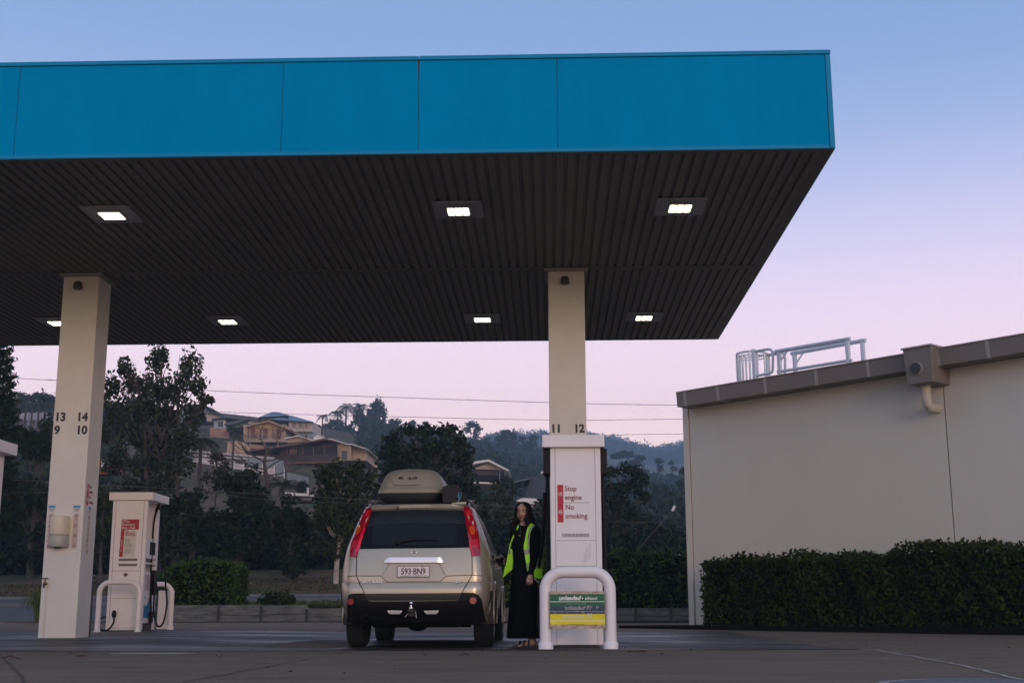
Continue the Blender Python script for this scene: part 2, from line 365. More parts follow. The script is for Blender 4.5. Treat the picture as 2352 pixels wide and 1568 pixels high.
# ================================================================ canopy
Mblue = mat('canopy_blue', (.0, .235, .48), .7, var=.06, scale=1.6, stretch=(1.3, 1, .35), spec=.0, bump=.03, bscale=4)
Mblue2 = mat('canopy_blue_trim', (.0, .225, .44), .55, spec=.2)
Msoff = mat('soffit_sheet', (.20, .182, .155), .6, var=.14, scale=.6, spec=.3)
Mtrim = mat('soffit_trim', (.14, .13, .112), .6)
Mseam = mat('seam_dark', (.01, .02, .03), .8)
can = thing('canopy', 'long flat canopy with blue fascia and ribbed dark underside over the pumps', 'canopy', (X1, Y0, ZS))
# soffit: ribbed sheets running front to back, in two lengths
pitch = .0261*U
def soffit(ya, yb, z):
    prof = []; x = X1-.115
    while x > XL:
        prof += [(x, 0), (x-pitch*.62, 0), (x-pitch*.70, .028), (x-pitch*.92, .028)]; x -= pitch
    prof.append((x, 0)); k = len(prof)
    V = [(a, ya, z+b) for a, b in prof]+[(a, yb, z+b) for a, b in prof]
    F = [(i, i+1, k+i+1, k+i) for i in range(k-1)]
    return V, F
V, F = soffit(Y0+.09, YM-.06, ZS); link_mesh('soffit_panel', V, F, Msoff, can)
V, F = soffit(YM+.09, Y1-.05, ZS+.002); link_mesh('soffit_panel', V, F, Msoff, can)
mb = MB(); mb.box(XL, X1-.115, YM-.065, YM+.095, ZS-.008, ZS+.05); mb.build('joint_strip', Mtrim, can)
mb = MB(); mb.box(X1-.115, X1-.012, Y0+.02, Y1-.05, ZS-.004, ZS+.05); mb.build('edge_flashing', Mtrim, can)
mb = MB(); mb.box(XL, X1-.12, Y0+.012, Y0+.095, ZS-.004, ZS+.05); mb.build('edge_flashing', Mtrim, can)
mb = MB(); mb.box(XL, X1-.02, Y0+.03, Y1-.03, ZS+.06, ZS+TH-.1); mb.build('roof_deck', mat('deck', (.3, .3, .3), .8), can)
# fascia boards
jx = [at(a, b, Y0).x for a, b in ((31, 357), (644.5, 345), (960, 338), (1281, 330))]
edges = [XL]+[jx[0]-(jx[1]-jx[0])*1.0]+jx+[X1-.055]
mb = MB(); 
for i, (a, b) in enumerate(zip(edges, edges[1:])):
    dy = .002*(i % 2); mb.box(a+.004, b-.004, Y0-dy, Y0+.03, ZS+.045, ZS+TH-.05)
f = mb.build('fascia', Mblue, can)
mb = MB(); mb.box(X1-.03, X1, Y0+.001, Y1, ZS+.045, ZS+TH-.05); mb.box(XL, X1-.03, Y1-.03, Y1, ZS+.001, ZS+TH-.05); mb.box(XL-.03, XL-.001, Y0+.001, Y1, ZS+.001, ZS+TH-.05); mb.build('fascia', Mblue, can)
mb = MB(); mb.box(XL, X1-.05, Y0+.006, Y0+.028, ZS+.04, ZS+TH-.045); mb.build('backing', Mseam, can)
mb = MB(); mb.box(XL, X1-.06, Y0-.008, Y0+.01, ZS, ZS+.043, bev=.003); mb.box(X1-.052, X1+.004, Y0-.009, Y0+.02, ZS+.001, ZS+TH-.05, bev=.003); mb.box(X1-.012, X1+.004, Y0+.02, Y1, ZS+.001, ZS+.044); mb.build('bottom_trim', Mblue2, can)
mb = MB()
for a, b in ((XL, jx[2]-.004), (jx[2]+.004, X1+.008)): mb.box(a, b, Y0-.018, Y0+.12, ZS+TH-.046, ZS+TH, bev=.004)
mb.box(X1-.09, X1+.009, Y0+.121, Y1+.01, ZS+TH-.047, ZS+TH-.001); mb.box(XL, X1-.091, Y1-.09, Y1+.01, ZS+TH-.047, ZS+TH-.001); mb.build('cap', Mblue2, can)
# streak of rust below the cap joint
mb = MB(); mb.prism([(jx[2]-.014, Y0-.003, ZS+TH-.05), (jx[2]-.004, Y0-.003, ZS+TH-.3), (jx[2]+.006, Y0-.003, ZS+TH-.05)], (0, -.001, 0)); mb.build('rust_streak', mat('rust', (.06, .03, .02), .9), can)
# lamps
LP = [(257, 494), (1053, 484), (1562, 477), (133, 741), (523, 738), (1108, 733), (1479, 729), (-420, 500), (-240, 745)]
Mled = mat('led', (1, .88, .66), .5, emit=9); Mlampf = mat('lamp_plate', (.30, .29, .33), .45); Mlampr = mat('lamp_rim', (.55, .53, .5), .4)
LB = ['ceiling light in the front row, left of the car and nearest the left column', 'ceiling light in the front row, directly above the silver car', 'ceiling light in the front row, nearest the right corner of the canopy',
      'ceiling light in the back row, half hidden behind the left column', 'ceiling light in the back row, between the left column and the car', 'ceiling light in the back row, just left of the right column', 'ceiling light in the back row, right of the right column',
      'ceiling light in the front row outside the left of the picture', 'ceiling light in the back row outside the left of the picture']
lt0 = None
for i, (px, py) in enumerate(LP[:7]):
    p = atz(px, py, ZS-.02); loc = Vector((p.x, p.y, ZS-.012))
    if lt0 is None:
        lt0 = thing('ceiling_light', LB[0], 'ceiling light', loc, 'lit lights under the canopy')
        o = MB().box(loc.x-.31, loc.x+.31, loc.y-.33, loc.y+.33, loc.z-.008, loc.z+.012, bev=.003).build('plate', Mlampf, lt0)
        o = MB().box(loc.x-.15, loc.x+.15, loc.y-.17, loc.y+.17, loc.z-.022, loc.z-.009, bev=.004).build('rim', Mlampr, lt0)
        for k in (-1, 0, 1): MB().box(loc.x+k*.092-.038, loc.x+k*.092+.038, loc.y-.13, loc.y+.13, loc.z-.028, loc.z-.022, bev=.002).build('led_panel', Mled, lt0)
    else:
        r = lt0.copy(); COL.objects.link(r); r.location = loc; r['label'] = LB[i]
        for ch in list(lt0.children): c = ch.copy(); COL.objects.link(c); c.parent = r

# ================================================================ columns
Mcol = mat('column_paint', (.64, .62, .595), .55, var=.07, scale=1.3, bump=.02, bscale=30)
Mwhite = mat('white_paint', (.72, .69, .69), .42, var=.05, scale=3, spec=.5)
Mblk = mat('black_letter', (.02, .018, .018), .5); Mred = mat('red_print', (.42, .004, .03), .5); Mredt = mat('red_text', (.20, .008, .03), .5)
CW = .1072*U
def column(x, lab, base, ztop, nums):
    t = thing('canopy_column', lab, 'column', (x, YM, base), 'columns holding the canopy')
    c = MB().box(x-CW/2, x+CW/2, YM, YM+CW, base-.02, ZS-.045, bev=.012).build('shaft', Mcol, t)
    MB().box(x-CW/2-.055, x+CW/2+.055, YM-.05, YM+CW+.05, ZS-.05, ZS-.009, bev=.004).build('collar', mat('collar', (.28, .26, .25), .6), t)
    b = MB(); cx = x-.02; 
    b.loft([[Vector((cx+r*math.cos(a), YM-.07+r*math.sin(a), ztop+h)) for a in lin(0, 2*math.pi, 12)[:-1]] for r, h in ((.02, .10), (.05, .09), (.062, .05), (.068, 0), (.06, -.02))])
    b.box(cx-.02, cx+.02, YM-.06, YM, ztop+.03, ztop+.08)
    autosmooth(b.build('bell_light', mat('bell', (.05, .04, .035), .45), t))
    for (s, px, py, sz) in nums:
        p = atpl(px, py, Vector((0, YM-.003, 0)), Vector((0, 1, 0)))
        text('number', s, sz*1.1, Mblk, t, p, offset=.007, sx=.97)
    return t
XC1 = (.0021+.1093)/2*U; XC0 = -1.4477*U+CW/2
zt = at(1300, 652, YM).z
colR = column(XC1, 'beige square column rising behind the pump numbered 11 and 12', .0, zt, [('11', 1265, 992, .145), ('12', 1318, 992, .145)])
colL = column(XC0, 'beige square column standing free at the left with numbers 13, 14, 9 and 10', gz(XC0, YM), zt, [('13', 125, 966, .155), ('14', 175.5, 966, .155), ('9', 124, 996, .155), ('10', 174, 996, .155)])
# stickers on the left column
bl = mat('sticker_blue', (.08, .3, .5), .5); rg = mat('sticker_ring', (.33, .1, .09), .5); stw = mat('sticker_white', (.6, .56, .53), .5)
def stick_col(pts_top, X, N, face):
    pass
def warning_strip(x, ztop, zbot, fr):     # fr maps (a, b) on the face to 3-D; a across, b up
    st = MB(); st.prism([fr(x-.052, zbot), fr(x+.052, zbot), fr(x+.052, ztop), fr(x-.052, ztop)], fr(0, 0, .0015)-fr(0, 0)); s = st.build('warning_sticker', stw, colL)
    h = MB(); h.prism([fr(x-.052, ztop-.045, .002), fr(x+.052, ztop-.045, .002), fr(x+.052, ztop-.005, .002), fr(x-.052, ztop-.005, .002)], fr(0, 0, .001)-fr(0, 0)); h.build('header', bl, s)
    b = MB(); g = MB(); k = MB(); n = 7; top = ztop-.16
    for q in range(2): k.prism([fr(x-.04+q*.01, ztop-.065-q*.022, .002), fr(x+.04-q*.01, ztop-.065-q*.022, .002), fr(x+.04-q*.01, ztop-.058-q*.022, .002), fr(x-.04+q*.01, ztop-.058-q*.022, .002)], fr(0, 0, .001)-fr(0, 0))
    for i in range(n):
        z = top-i*(top-zbot-.05)/(n-1); R = .034
        for j in range(16):
            a0, a1 = 2*math.pi*j/16, 2*math.pi*(j+1)/16
            b.add([fr(x+math.cos(a0)*R, z+math.sin(a0)*R, .003), fr(x+math.cos(a1)*R, z+math.sin(a1)*R, .003), fr(x+math.cos(a1)*(R-.008), z+math.sin(a1)*(R-.008), .003), fr(x+math.cos(a0)*(R-.008), z+math.sin(a0)*(R-.008), .003)], [(0, 1, 2, 3)])
        c = .7071*R; w = .003
        b.add([fr(x-c, z-c+w, .0035), fr(x-c+w, z-c, .0035), fr(x+c, z+c-w, .0035), fr(x+c-w, z+c, .0035)], [(0, 1, 2, 3)])
        if i in (0, 2, 4, 6): k.add([fr(x-.016, z-.004, .0025), fr(x+.014, z-.012, .0025), fr(x+.016, z+.006, .0025), fr(x-.002, z+.016, .0025), fr(x-.018, z+.008, .0025)], [(0, 1, 2, 3, 4)])
        else: k.add([fr(x-.012, z-.006, .0025), fr(x-.006, z-.012, .0025), fr(x+.012, z+.006, .0025), fr(x+.006, z+.012, .0025)], [(0, 1, 2, 3)])
    b.build('prohibition_ring', rg, s); k.build('pictogram', Mblk, s)
frF = lambda a, b, d=0: Vector((a, YM-.001-d, b)); frR = lambda a, b, d=0: Vector((XC0+CW/2+.001+d, a, b))
for px, pt, pb in ((120, 1159, 1261), (177, 1159, 1261)):
    p = at(px, pt, YM); q = at(px, pb, YM); warning_strip(p.x, p.z, q.z, frF)
warning_strip(YM+CW*.42, at(197, 1160, YM).z, at(197, 1268, YM).z-.03, frR)
def stopsign(fr, x0, z1, z0, parent, w, both=True):
    """red bar with two symbols, the words on its right; x0 left edge, z1/z0 top and bottom"""
    h = z1-z0; bw = w*.19
    pl = MB(); pl.prism([fr(x0, z0), fr(x0+w, z0), fr(x0+w, z1), fr(x0, z1)], fr(0, 0, .001)-fr(0, 0)); s = pl.build('notice_sticker', Mwhite, parent)
    r = MB(); r.prism([fr(x0, z0, .002), fr(x0+bw, z0, .002), fr(x0+bw, z1, .002), fr(x0, z1, .002)], fr(0, 0, .001)-fr(0, 0)); r.build('red_bar', Mred, s)
    for zz, kind in ((z1-h*.245, 0), (z1-h*.725, 1)):
        R = bw*.33; c = x0+bw/2; g = MB()
        for j in range(18):
            a0, a1 = 2*math.pi*j/18, 2*math.pi*(j+1)/18
            g.add([fr(c+math.cos(a)*q, zz+math.sin(a)*q, .0035) for a, q in ((a0, R), (a1, R), (a1, R*.78), (a0, R*.78))], [(0, 1, 2, 3)])
        if kind == 0: g.add([fr(c-R*.12, zz-R*.5, .0035), fr(c+R*.12, zz-R*.5, .0035), fr(c+R*.12, zz+R*.5, .0035), fr(c-R*.12, zz+R*.5, .0035)], [(0, 1, 2, 3)])
        else:
            g.add([fr(c-R*.6, zz+R*.4, .0035), fr(c-R*.4, zz+R*.6, .0035), fr(c+R*.6, zz-R*.4, .0035), fr(c+R*.4, zz-R*.6, .0035)], [(3, 2, 1, 0)])
            g.add([fr(c-R*.5, zz-R*.15, .0035), fr(c+R*.5, zz-R*.15, .0035), fr(c+R*.5, zz+R*.1, .0035), fr(c-R*.5, zz+R*.1, .0035)], [(0, 1, 2, 3)])
        g.build('symbol', Mwhite, s)
    xa = fr(1, 0)-fr(0, 0); sz = h*.195
    for w_, tx, f in (('Stop', .23, .165), ('engine', .235, .40), ('No', .25, .66), ('smoking', .25, .895)):
        text('lettering', w_, sz, Mredt, s, fr(x0+w*tx, z1-h*f, .003), xax=xa, sx=.9, offset=.0012)
    l = MB(); l.prism([fr(x0+bw, z1-h*.485, .002), fr(x0+w*1.02, z1-h*.485, .002), fr(x0+w*1.02, z1-h*.475, .002), fr(x0+bw, z1-h*.475, .002)], fr(0, 0, .001)-fr(0, 0)); l.build('rule', Mredt, s)
stopsign(frR, YM+.07, at(199, 1109, YM).z, at(199, 1158, YM).z, colL, .42)
# paper towel dispenser
p = at(137, 1217, YM); x, z = p.x+.02, p.z
t = thing('paper_dispenser', 'cream rounded paper towel dispenser fixed to the left column', 'dispenser', (x, YM, z-.2))
Mcream = mat('cream_plastic', (.66, .58, .47), .45); Mgreyp = mat('grey_plastic', (.40, .39, .36), .5)
def halfcyl(w, d, z0, z1, m2, n=12, k=1):
    rs = []
    for zz, q in ((z0, .94), (z0+.02, 1), (z1-.03, 1), (z1-.01, .97), (z1, .88)):
        rs.append([Vector((x+w/2*q*math.cos(a)*(1 if abs(math.cos(a)) > .999 else 1), YM-.002-d*q*max(0, math.sin(a))**.7, zz)) for a in lin(math.pi, 0, n)])
    m2.loft(rs); return m2
autosmooth(halfcyl(.27, .2, z-.07, z+.20, MB()).build('cover', Mcream, t), 40)
autosmooth(halfcyl(.27, .205, z-.24, z-.072, MB()).build('lower_cover', Mgreyp, t), 40)
MB().box(x-.03, x+.03, YM-.14, YM-.08, z-.265, z-.241).build('paper_slot', Mblk, t)
MB().box(x-.14, x+.17, YM-.012, YM-.001, z-.16, z+.17).build('back_plate', Mcream, t)
# tap and its pipe
p = at(107, 1340, YM); t = thing('water_tap', 'old brass tap on a thin riser pipe against the left column', 'tap', (p.x, YM-.04, gz(p.x, YM)))
MB().tube([(p.x, YM-.02, gz(p.x, YM)), (p.x+.005, YM-.02, p.z-.02)], .011).build('pipe', Mcol, t)
b = MB(); b.tube([(p.x, YM, p.z), (p.x, YM-.05, p.z), (p.x, YM-.09, p.z), (p.x+.004, YM-.11, p.z-.05)], [.018, .024, .02, .016]); b.build('spout', mat('brass', (.12, .08, .05), .4, metal=.7), t)
b = MB(); b.tube([(p.x, YM-.06, p.z), (p.x, YM-.06, p.z+.07)], .012); b.tube([(p.x-.04, YM-.06, p.z+.075), (p.x+.04, YM-.06, p.z+.075)], .009); b.build('handle', MT['brass'], t)
# dark bin behind the left column
p = at(205, 1400, YM+1.0); gx = at(216, 1400, YM+.76).x-.085; t = thing('rubbish_bin', 'dark charcoal bin showing behind the right edge of the left column', 'bin', (gx-.1, YM+.95, gz(gx, YM+1)))
MB().box(gx-.42, gx+.075, YM+.60, YM+.75, gz(gx, YM+1), gz(gx, YM+1)+.84, bev=.04).build('bin_body', mat('bin_plastic', (.03, .03, .035), .5), t)
MB().box(gx-.43, gx+.085, YM+.59, YM+.76, gz(gx, YM+1)+.845, gz(gx, YM+1)+.90, bev=.03).build('lid', MT['bin_plastic'], t)
# ================================================================ pumps and guard rails
Mpump = mat('pump_white', (.74, .69, .70), .45, var=.04, scale=2.5); Mhose = mat('hose_black', (.005, .005, .005), .5, spec=.2)
Mline = mat('panel_gap', (.10, .09, .09), .8); Mgrime = mat('grime', (.36, .35, .33), .7)
def bez(P, n=10):
    P = [Vector(p) for p in P]; out = []
    for i in range(len(P)-1):
        a = P[max(i-1, 0)]; b = P[i]; c = P[i+1]; d = P[min(i+2, len(P)-1)]
        for k in range(n):
            t = k/n; out.append(.5*((2*b)+(c-a)*t+(2*a-5*b+4*c-d)*t*t+(3*b-a-3*c+d)*t**3))
    return out+[P[-1]]
def guard(lab, xa, xb, Y, ztop, r, base, grp='white bent-pipe guard rails'):
    t = thing('guard_rail', lab, 'guard rail', ((xa+xb)/2, Y, base), grp)
    R = .19; pts = [(xa, Y, base), (xa, Y, ztop-R-.04)]
    for a in lin(180, 90, 8): pts.append((xa+R+R*math.cos(R_(a)), Y, ztop-R+R*math.sin(R_(a))))
    for a in lin(90, 0, 8): pts.append((xb-R+R*math.cos(R_(a)), Y, ztop-R+R*math.sin(R_(a))))
    pts += [(xb, Y, ztop-R-.04), (xb, Y, base)]
    o = MB().tube(pts, r, 16).build('pipe', mat('rail_white', (.76, .70, .71), .38, var=.04, scale=6), t); autosmooth(o, 50)
    for x in (xa, xb):
        rs = [[Vector((x+q*math.cos(a), Y+q*math.sin(a), base+h)) for a in lin(0, 2*math.pi, 16)[:-1]] for q, h in ((r+.016, -.01), (r+.016, .055), (r+.004, .07))]
        autosmooth(MB().loft(rs).build('foot_collar', MT['rail_white'], t), 50)
    return t
# --- pump 11/12
PY = 14.75
pc = at(1326, 1200, PY); pw = .60; base = gz(1, PY)
xa, xb = at(1267, 1400, PY).x, at(1385, 1400, PY).x; xm = (xa+xb)/2; hw = (xb-xa)/2
zb = at(1326, 1480, PY).z; zc0 = at(1316, 1026, PY-.06).z; zc1 = at(1316, 998, PY-.06).z
t = thing('fuel_pump', 'tall white fuel pump with a Stop engine, No smoking notice behind the fuel grade board', 'fuel pump', (xm, PY, base))
D = 1.05
MB().box(xm-hw, xm+hw, PY, PY+.10, zb, zc0+.01, bev=.006).build('end_panel', Mpump, t)
MB().box(xm-hw+.05, xm+hw-.05, PY+.02, PY+D-.02, base-.01, zb-.001).build('plinth', mat('plinth', (.03, .03, .03), .7), t)
MB().box(xm-hw+.02, xm+hw-.02, PY+.101, PY+D-.101, zb, zb+.95, bev=.004).build('cabinet', Mpump, t)
MB().box(xm-hw+.1, xm+hw-.1, PY+.101, PY+D-.101, zb+.951, zb+1.2).build('display', mat('display_dark', (.02, .022, .026), .25), t)
MB().box(xm-.06, xm+.06, PY+.101, PY+D-.101, zb+1.201, zc0-.001).build('mast', Mpump, t)
MB().box(xm-hw, xm+hw, PY+D-.1, PY+D, zb, zc0-.001, bev=.006).build('end_panel', Mpump, t)
ca, cb = at(1245.5, 1010, PY-.06).x, at(1388, 1010, PY-.06).x
MB().box(ca, cb, PY-.07, PY+D+.05, zc0, zc1, bev=.006).build('cap', Mpump, t)
b = MB(); y = PY-.0015
for f in (-.81, .78): b.box(xm+hw*f-.002, xm+hw*f+.002, y, y+.003, zb+.01, zc0-.005)
for py in (1240.5, 1299): z = at(1326, py, PY).z; b.box(xm-hw*.80, xm+hw*.77, y, y+.003, z-.002, z+.002)
b.build('panel_gap', Mline, t)
b = MB(); z1 = at(1326, 1224.5, PY).z; z0 = at(1326, 1232.5, PY).z; va, vb = at(1292.5, 1228, PY).x, at(1351.5, 1228, PY).x
for i in range(20): xx = va+(vb-va)*i/19; b.box(xx-.0036, xx+.0036, y-.001, y+.002, z0, z1)
b.build('vent', Mblk, t)
frP = lambda a, b_, d=0: Vector((a, PY-.001-d, b_))
stopsign(frP, at(1280.5, 1150, PY).x, at(1280, 1113, PY).z, at(1280, 1199, PY).z, t, (at(1352, 1150, PY).x-at(1280.5, 1150, PY).x))
# hoses and boots hanging at both sides
for s in (-1, 1):
    x0 = xm+s*(hw+.035)
    b = MB(); b.box(x0-.045, x0+.045, PY+.05, PY+.4, zc0-.30, zc0-.004, bev=.01); b.build('hose_mount', Mhose, t)
    b = MB(); pts = bez([(x0, PY+.22, zc0-.25), (x0-s*.002, PY+.2, zc0-.6), (x0+s*.005, PY+.19, zb+1.15), (x0+s*.005, PY+.18, zb+.75), (x0+s*.015, PY+.2, zb+.3), (x0+s*.06, PY+.25, zb+.10), (x0+s*.11, PY+.3, zb+.17), (x0+s*.10, PY+.34, zb+.5), (x0, PY+.3, zb+.8)])
    b.tube(pts, .021, 8); o = b.build('hose', Mhose, t); autosmooth(o, 60)
    b = MB(); pts = bez([(x0, PY+.32, zc0-.25), (x0+s*.01, PY+.33, zc0-.7), (x0, PY+.30, zb+.9), (x0-s*.015, PY+.32, zb+.5)]); b.tube(pts, .021, 8); autosmooth(b.build('hose', Mhose, t), 60)
    b = MB(); b.box(x0-.03, x0+.03, PY+.2, PY+.42, zb+.55, zb+.95, bev=.01); b.build('nozzle_holster', Mhose, t)
# scuff on the white panel
b = MB(); p = at(1346, 1285, PY)
for k in range(7):
    q = p+Vector((.012*k-.03, 0, .01*k)); b.add([frP(q.x, q.z-.05, .001), frP(q.x+.006, q.z-.05, .001), frP(q.x+.016, q.z+.09+.01*k, .001), frP(q.x+.012, q.z+.09+.01*k, .001)], [(0, 1, 2, 3)])
b.build('scuff', mat('scuff', (.64, .60, .61), .6), t)
# --- guard rail in front, with the fuel grade board
GY = 13.98; ga = at(1253, 1400, GY).x; gb = at(1401.5, 1400, GY).x; gbz = at(1326, 1488, GY).z
guard('white bent-pipe guard rail in front of pump 11 and 12, carrying the fuel grade board', ga, gb, GY, at(1326, 1313, GY).z, .0635, gbz)
bx0, bx1 = at(1263, 1400, GY-.07).x, at(1389.5, 1400, GY-.07).x; z0 = at(1326, 1443, GY-.07).z; z1 = at(1326, 1357, GY-.07).z
t = thing('fuel_grade_board', 'worn green, blue and yellow fuel grade board strapped across the guard rail', 'sign', ((bx0+bx1)/2, GY-.07, z0))
H = z1-z0; fb = lambda f: z1-H*f
def wornmat():
    m = mat('worn_board', (.62, .52, .42), .8, scale=28, dirt=(.25, .14, .08)); return m
MB().box(bx0, bx1, GY-.082, GY-.068, z0, z1, bev=.002).build('board', wornmat(), t)
gr = mat('sign_green', (.0, .10, .045), .5, var=.2, scale=8); bu = mat('sign_blue', (.02, .055, .11), .5, scale=35, dirt=(.008, .02, .05)); ye = mat('sign_yellow', (.72, .60, .01), .5, var=.12, scale=10); wh = mat('sign_white', (.75, .75, .72), .5)
def band(f0, f1, m_, nm='band', d=.0): MB().box(bx0+.002, bx1-.002, GY-.084-d, GY-.0822, fb(f1), fb(f0)).build(nm, m_, t)
band(.075, .27, gr); band(.285, .40, gr); band(.40, .60, bu); band(.607, .78, ye); band(.795, .885, ye)
band(.27, .285, wh, 'stripe'); band(.78, .795, wh, 'stripe'); band(.60, .607, MT['sign_green'], 'stripe')
b = MB(); b.box(bx0+.002, bx1-.002, GY-.0855, GY-.084, fb(.545), fb(.535)); b.build('stripe', mat('line_worn', (.4, .42, .45), .6), t)
def bt(s, sz, px, py, m_, sh=.25, off=.0, sx=1):
    text('lettering', s, sz, m_, t, at(px, py, GY-.0875), shear=sh, offset=off, sx=sx)
w2 = mat('sign_faded', (.45, .42, .42), .6); w3 = mat('sign_pale', (.72, .70, .50), .6)
bt('unleaded', .064, 1283, 1377, wh, off=.0022); bt('+ ethanol', .048, 1335, 1376.5, wh, 0, off=.0006, sx=.93)
bt('contains up to 10% ethanol', .019, 1300, 1387, mat('sign_greenpale', (.15, .42, .2), .6), sx=1.0)
bt('unleaded 91', .062, 1297, 1399.5, w2, off=.0002, sx=.93); bt('premium 95', .068, 1292, 1419, w3, off=.0012, sx=.93)
bt('premium unleaded', .019, 1307, 1434, mat('sign_yellowtext', (.35, .33, .02), .6), sx=1.1)
for (px, py) in ((1268, 1363), (1386, 1363), (1268, 1438), (1386, 1438)):
    p = at(px, py, GY-.085); MB().prism(disc((p.x, GY-.083, p.z), .009, 8), (0, -.004, 0)).build('bolt', mat('bolt', (.2, .22, .2), .4, metal=.6), t)
# peeled scraps on the blue band
for k in range(34):
    x = random.uniform(bx0+.02, bx1-.02); f = random.choice([random.uniform(.41, .45), random.uniform(.52, .585)]); s = random.uniform(.002, .007)
    z = fb(f); MB().add([(x-s, GY-.0857, z), (x+s*.6, GY-.0857, z-s), (x+s, GY-.0857, z+s), (x-s*.5, GY-.0857, z+s*1.8)], [(0, 1, 2, 3)]).build('peeled_scrap', mat('scrap', (.3, .34, .36), .7), t)

# --- the gas pump at the left, behind
LY = 22.9; la = at(242, 1445, LY).x; lb = at(323, 1445, LY).x; lb0 = gz(la, LY)+.02; lz1 = at(290, 1148, LY-.05).z; lz2 = at(290, 1130, LY-.05).z
t = thing('gas_pump', 'white gas pump with red emergency stop notice, between guard rails at the left', 'fuel pump', ((la+lb)/2, LY, lb0)); lp = t
LD = .86; w = lb-la
# left/back columns of its frame, open hose side on the right
MB().box(la, lb, LY, LY+.09, lb0, lz1, bev=.006).build('end_panel', Mpump, t)
MB().box(la, lb-.03, LY+LD-.09, LY+LD, lb0, lz1, bev=.006).build('end_panel', Mpump, t)
MB().box(la+.01, la+.3, LY+.091, LY+LD-.091, lb0, lz1-.001).build('cabinet', Mpump, t)
MB().box(la+.301, lb-.02, LY+.091, LY+LD-.091, lb0+.12, lb0+1.02, bev=.004).build('cabinet', Mpump, t)
MB().box(la+.301, lb-.05, LY+.091, LY+LD-.091, lb0, lb0+.118).build('plinth', MT['plinth'], t)
MB().box(la+.301, lb-.005, LY+.1, LY+LD-.1, lb0+1.16, lb0+1.19).build('shelf', Mpump, t)
hd = MB().box(la+.301, lb-.01, LY+.1, LY+LD-.1, lb0+1.26, lb0+1.62, bev=.006).build('display_head', Mpump, t)
MB().box(lb-.01, lb-.004, LY+.3, LY+LD-.25, lb0+1.33, lb0+1.56).build('screen', mat('screen_dark', (.02, .025, .03), .2), hd)
MB().box(la-.06, lb+.10, LY-.06, LY+LD+.1, lz1, lz2, bev=.006).build('cap', Mpump, t)
b = MB(); y = LY-.0015; fx = lambda f: la+w*f
for f in (.09, .90): b.box(fx(f)-.003, fx(f)+.003, y, y+.003, lb0+.12, lz1-.01)
for py in (1310, 1373, 1441): z = at(290, py, LY).z; b.box(fx(.09), fx(.9), y, y+.003, z-.003, z+.003)
b.build('panel_gap', Mline, t)
b = MB()
for py in (1297, 1308 ,): pass
for (pa, pb_) in ((1282, 1287), (1294, 1299)):
    b = MB()
    z1_, z0_ = at(290, pa+0.0, LY).z, at(290, pb_, LY).z
    b.box(fx(.26), fx(.79), y, y+.003, z0_-.004, z1_+.004)
    for i in range(24): xx = fx(.27)+(fx(.78)-fx(.27))*i/23; b.box(xx-.004, xx+.004, y-.001, y+.002, z0_, z1_)
    b.build('vent', mat('vent_grey', (.16, .15, .14), .6), t)
# emergency notice
frL = lambda a, b_, d=0: Vector((a, LY-.001-d, b_))
nx0, nx1 = at(277, 1240, LY).x, at(316, 1240, LY).x+.01; nz1, nz0 = at(290, 1192, LY).z, at(290, 1278, LY).z; nh = nz1-nz0; nw = nx1-nx0
mr_ = mat('notice_red', (.35, .01, .01), .5); nt1 = mat('notice_text', (.18, .15, .15), .6)
s = MB().prism([frL(nx0-.01, nz0), frL(nx1-.05, nz0), frL(nx1-.03, nz1-nh*.27), frL(nx0, nz1-nh*.27)], (0, -.001, 0)).build('emergency_notice', stw, t)
MB().prism([frL(nx0, nz1-nh*.275, .002), frL(nx1, nz1-nh*.275, .002), frL(nx1, nz1, .002), frL(nx0, nz1, .002)], (0, -.001, 0)).build('red_header', mr_, s)
MB().prism([frL(nx0-.012, nz0, .002), frL(nx0+.055, nz0, .002), frL(nx0+.062, nz1-nh*.276, .002), frL(nx0, nz1-nh*.276, .002)], (0, -.001, 0)).build('red_bar', mr_, s)
for i, l in enumerate(('LPGas', 'Emergency', 'Stop : Push')): text('lettering', l, .058, stw, s, frL(nx0+.012, nz1-.055-i*.056, .004), sx=.92, offset=.0012)
for i, l in enumerate(('LPG', 'EMERGENCY', 'PROCEDURE')): text('lettering', l, .038, mr_, s, frL(nx0+.08, nz1-nh*.275-.04-i*.036, .003), sx=.85, offset=.001)
text('lettering', 'FIRE   GAS LEAK', .034, stw, s, frL(nx0+.035, nz0+.09, .004), xax=(0, 0, 1), zax=(-1, 0, 0), sx=.9)
b = MB()
for i in range(17):
    if i == 10: continue
    z = nz1-nh*.52-i*.0165; ln = random.uniform(.6, 1)*(nw-.17); b.prism([frL(nx0+.08, z, .002), frL(nx0+.08+ln, z, .002), frL(nx0+.08+ln, z+.006, .002), frL(nx0+.08, z+.006, .002)], (0, -.001, 0))
b.build('small_print', nt1, s)
p = at(289, 1319, LY); b = MB(); b.prism(disc((p.x, LY-.001, p.z), .03, 14), (0, -.03, 0)); b.build('push_button', mat('button', (.10, .05, .045), .5), t)
p = at(289, 1332, LY); b = MB(); b.box(p.x-.045, p.x+.045, LY-.006, LY-.001, p.z-.05, p.z+.01); b.build('button_label', mr_, t)
b = MB(); b.add([frL(p.x-.02, p.z-.04, .0065), frL(p.x+.04, p.z-.04, .0065), frL(p.x+.035, p.z-.005, .0065)], [(0, 1, 2)]); b.build('symbol', stw, t)
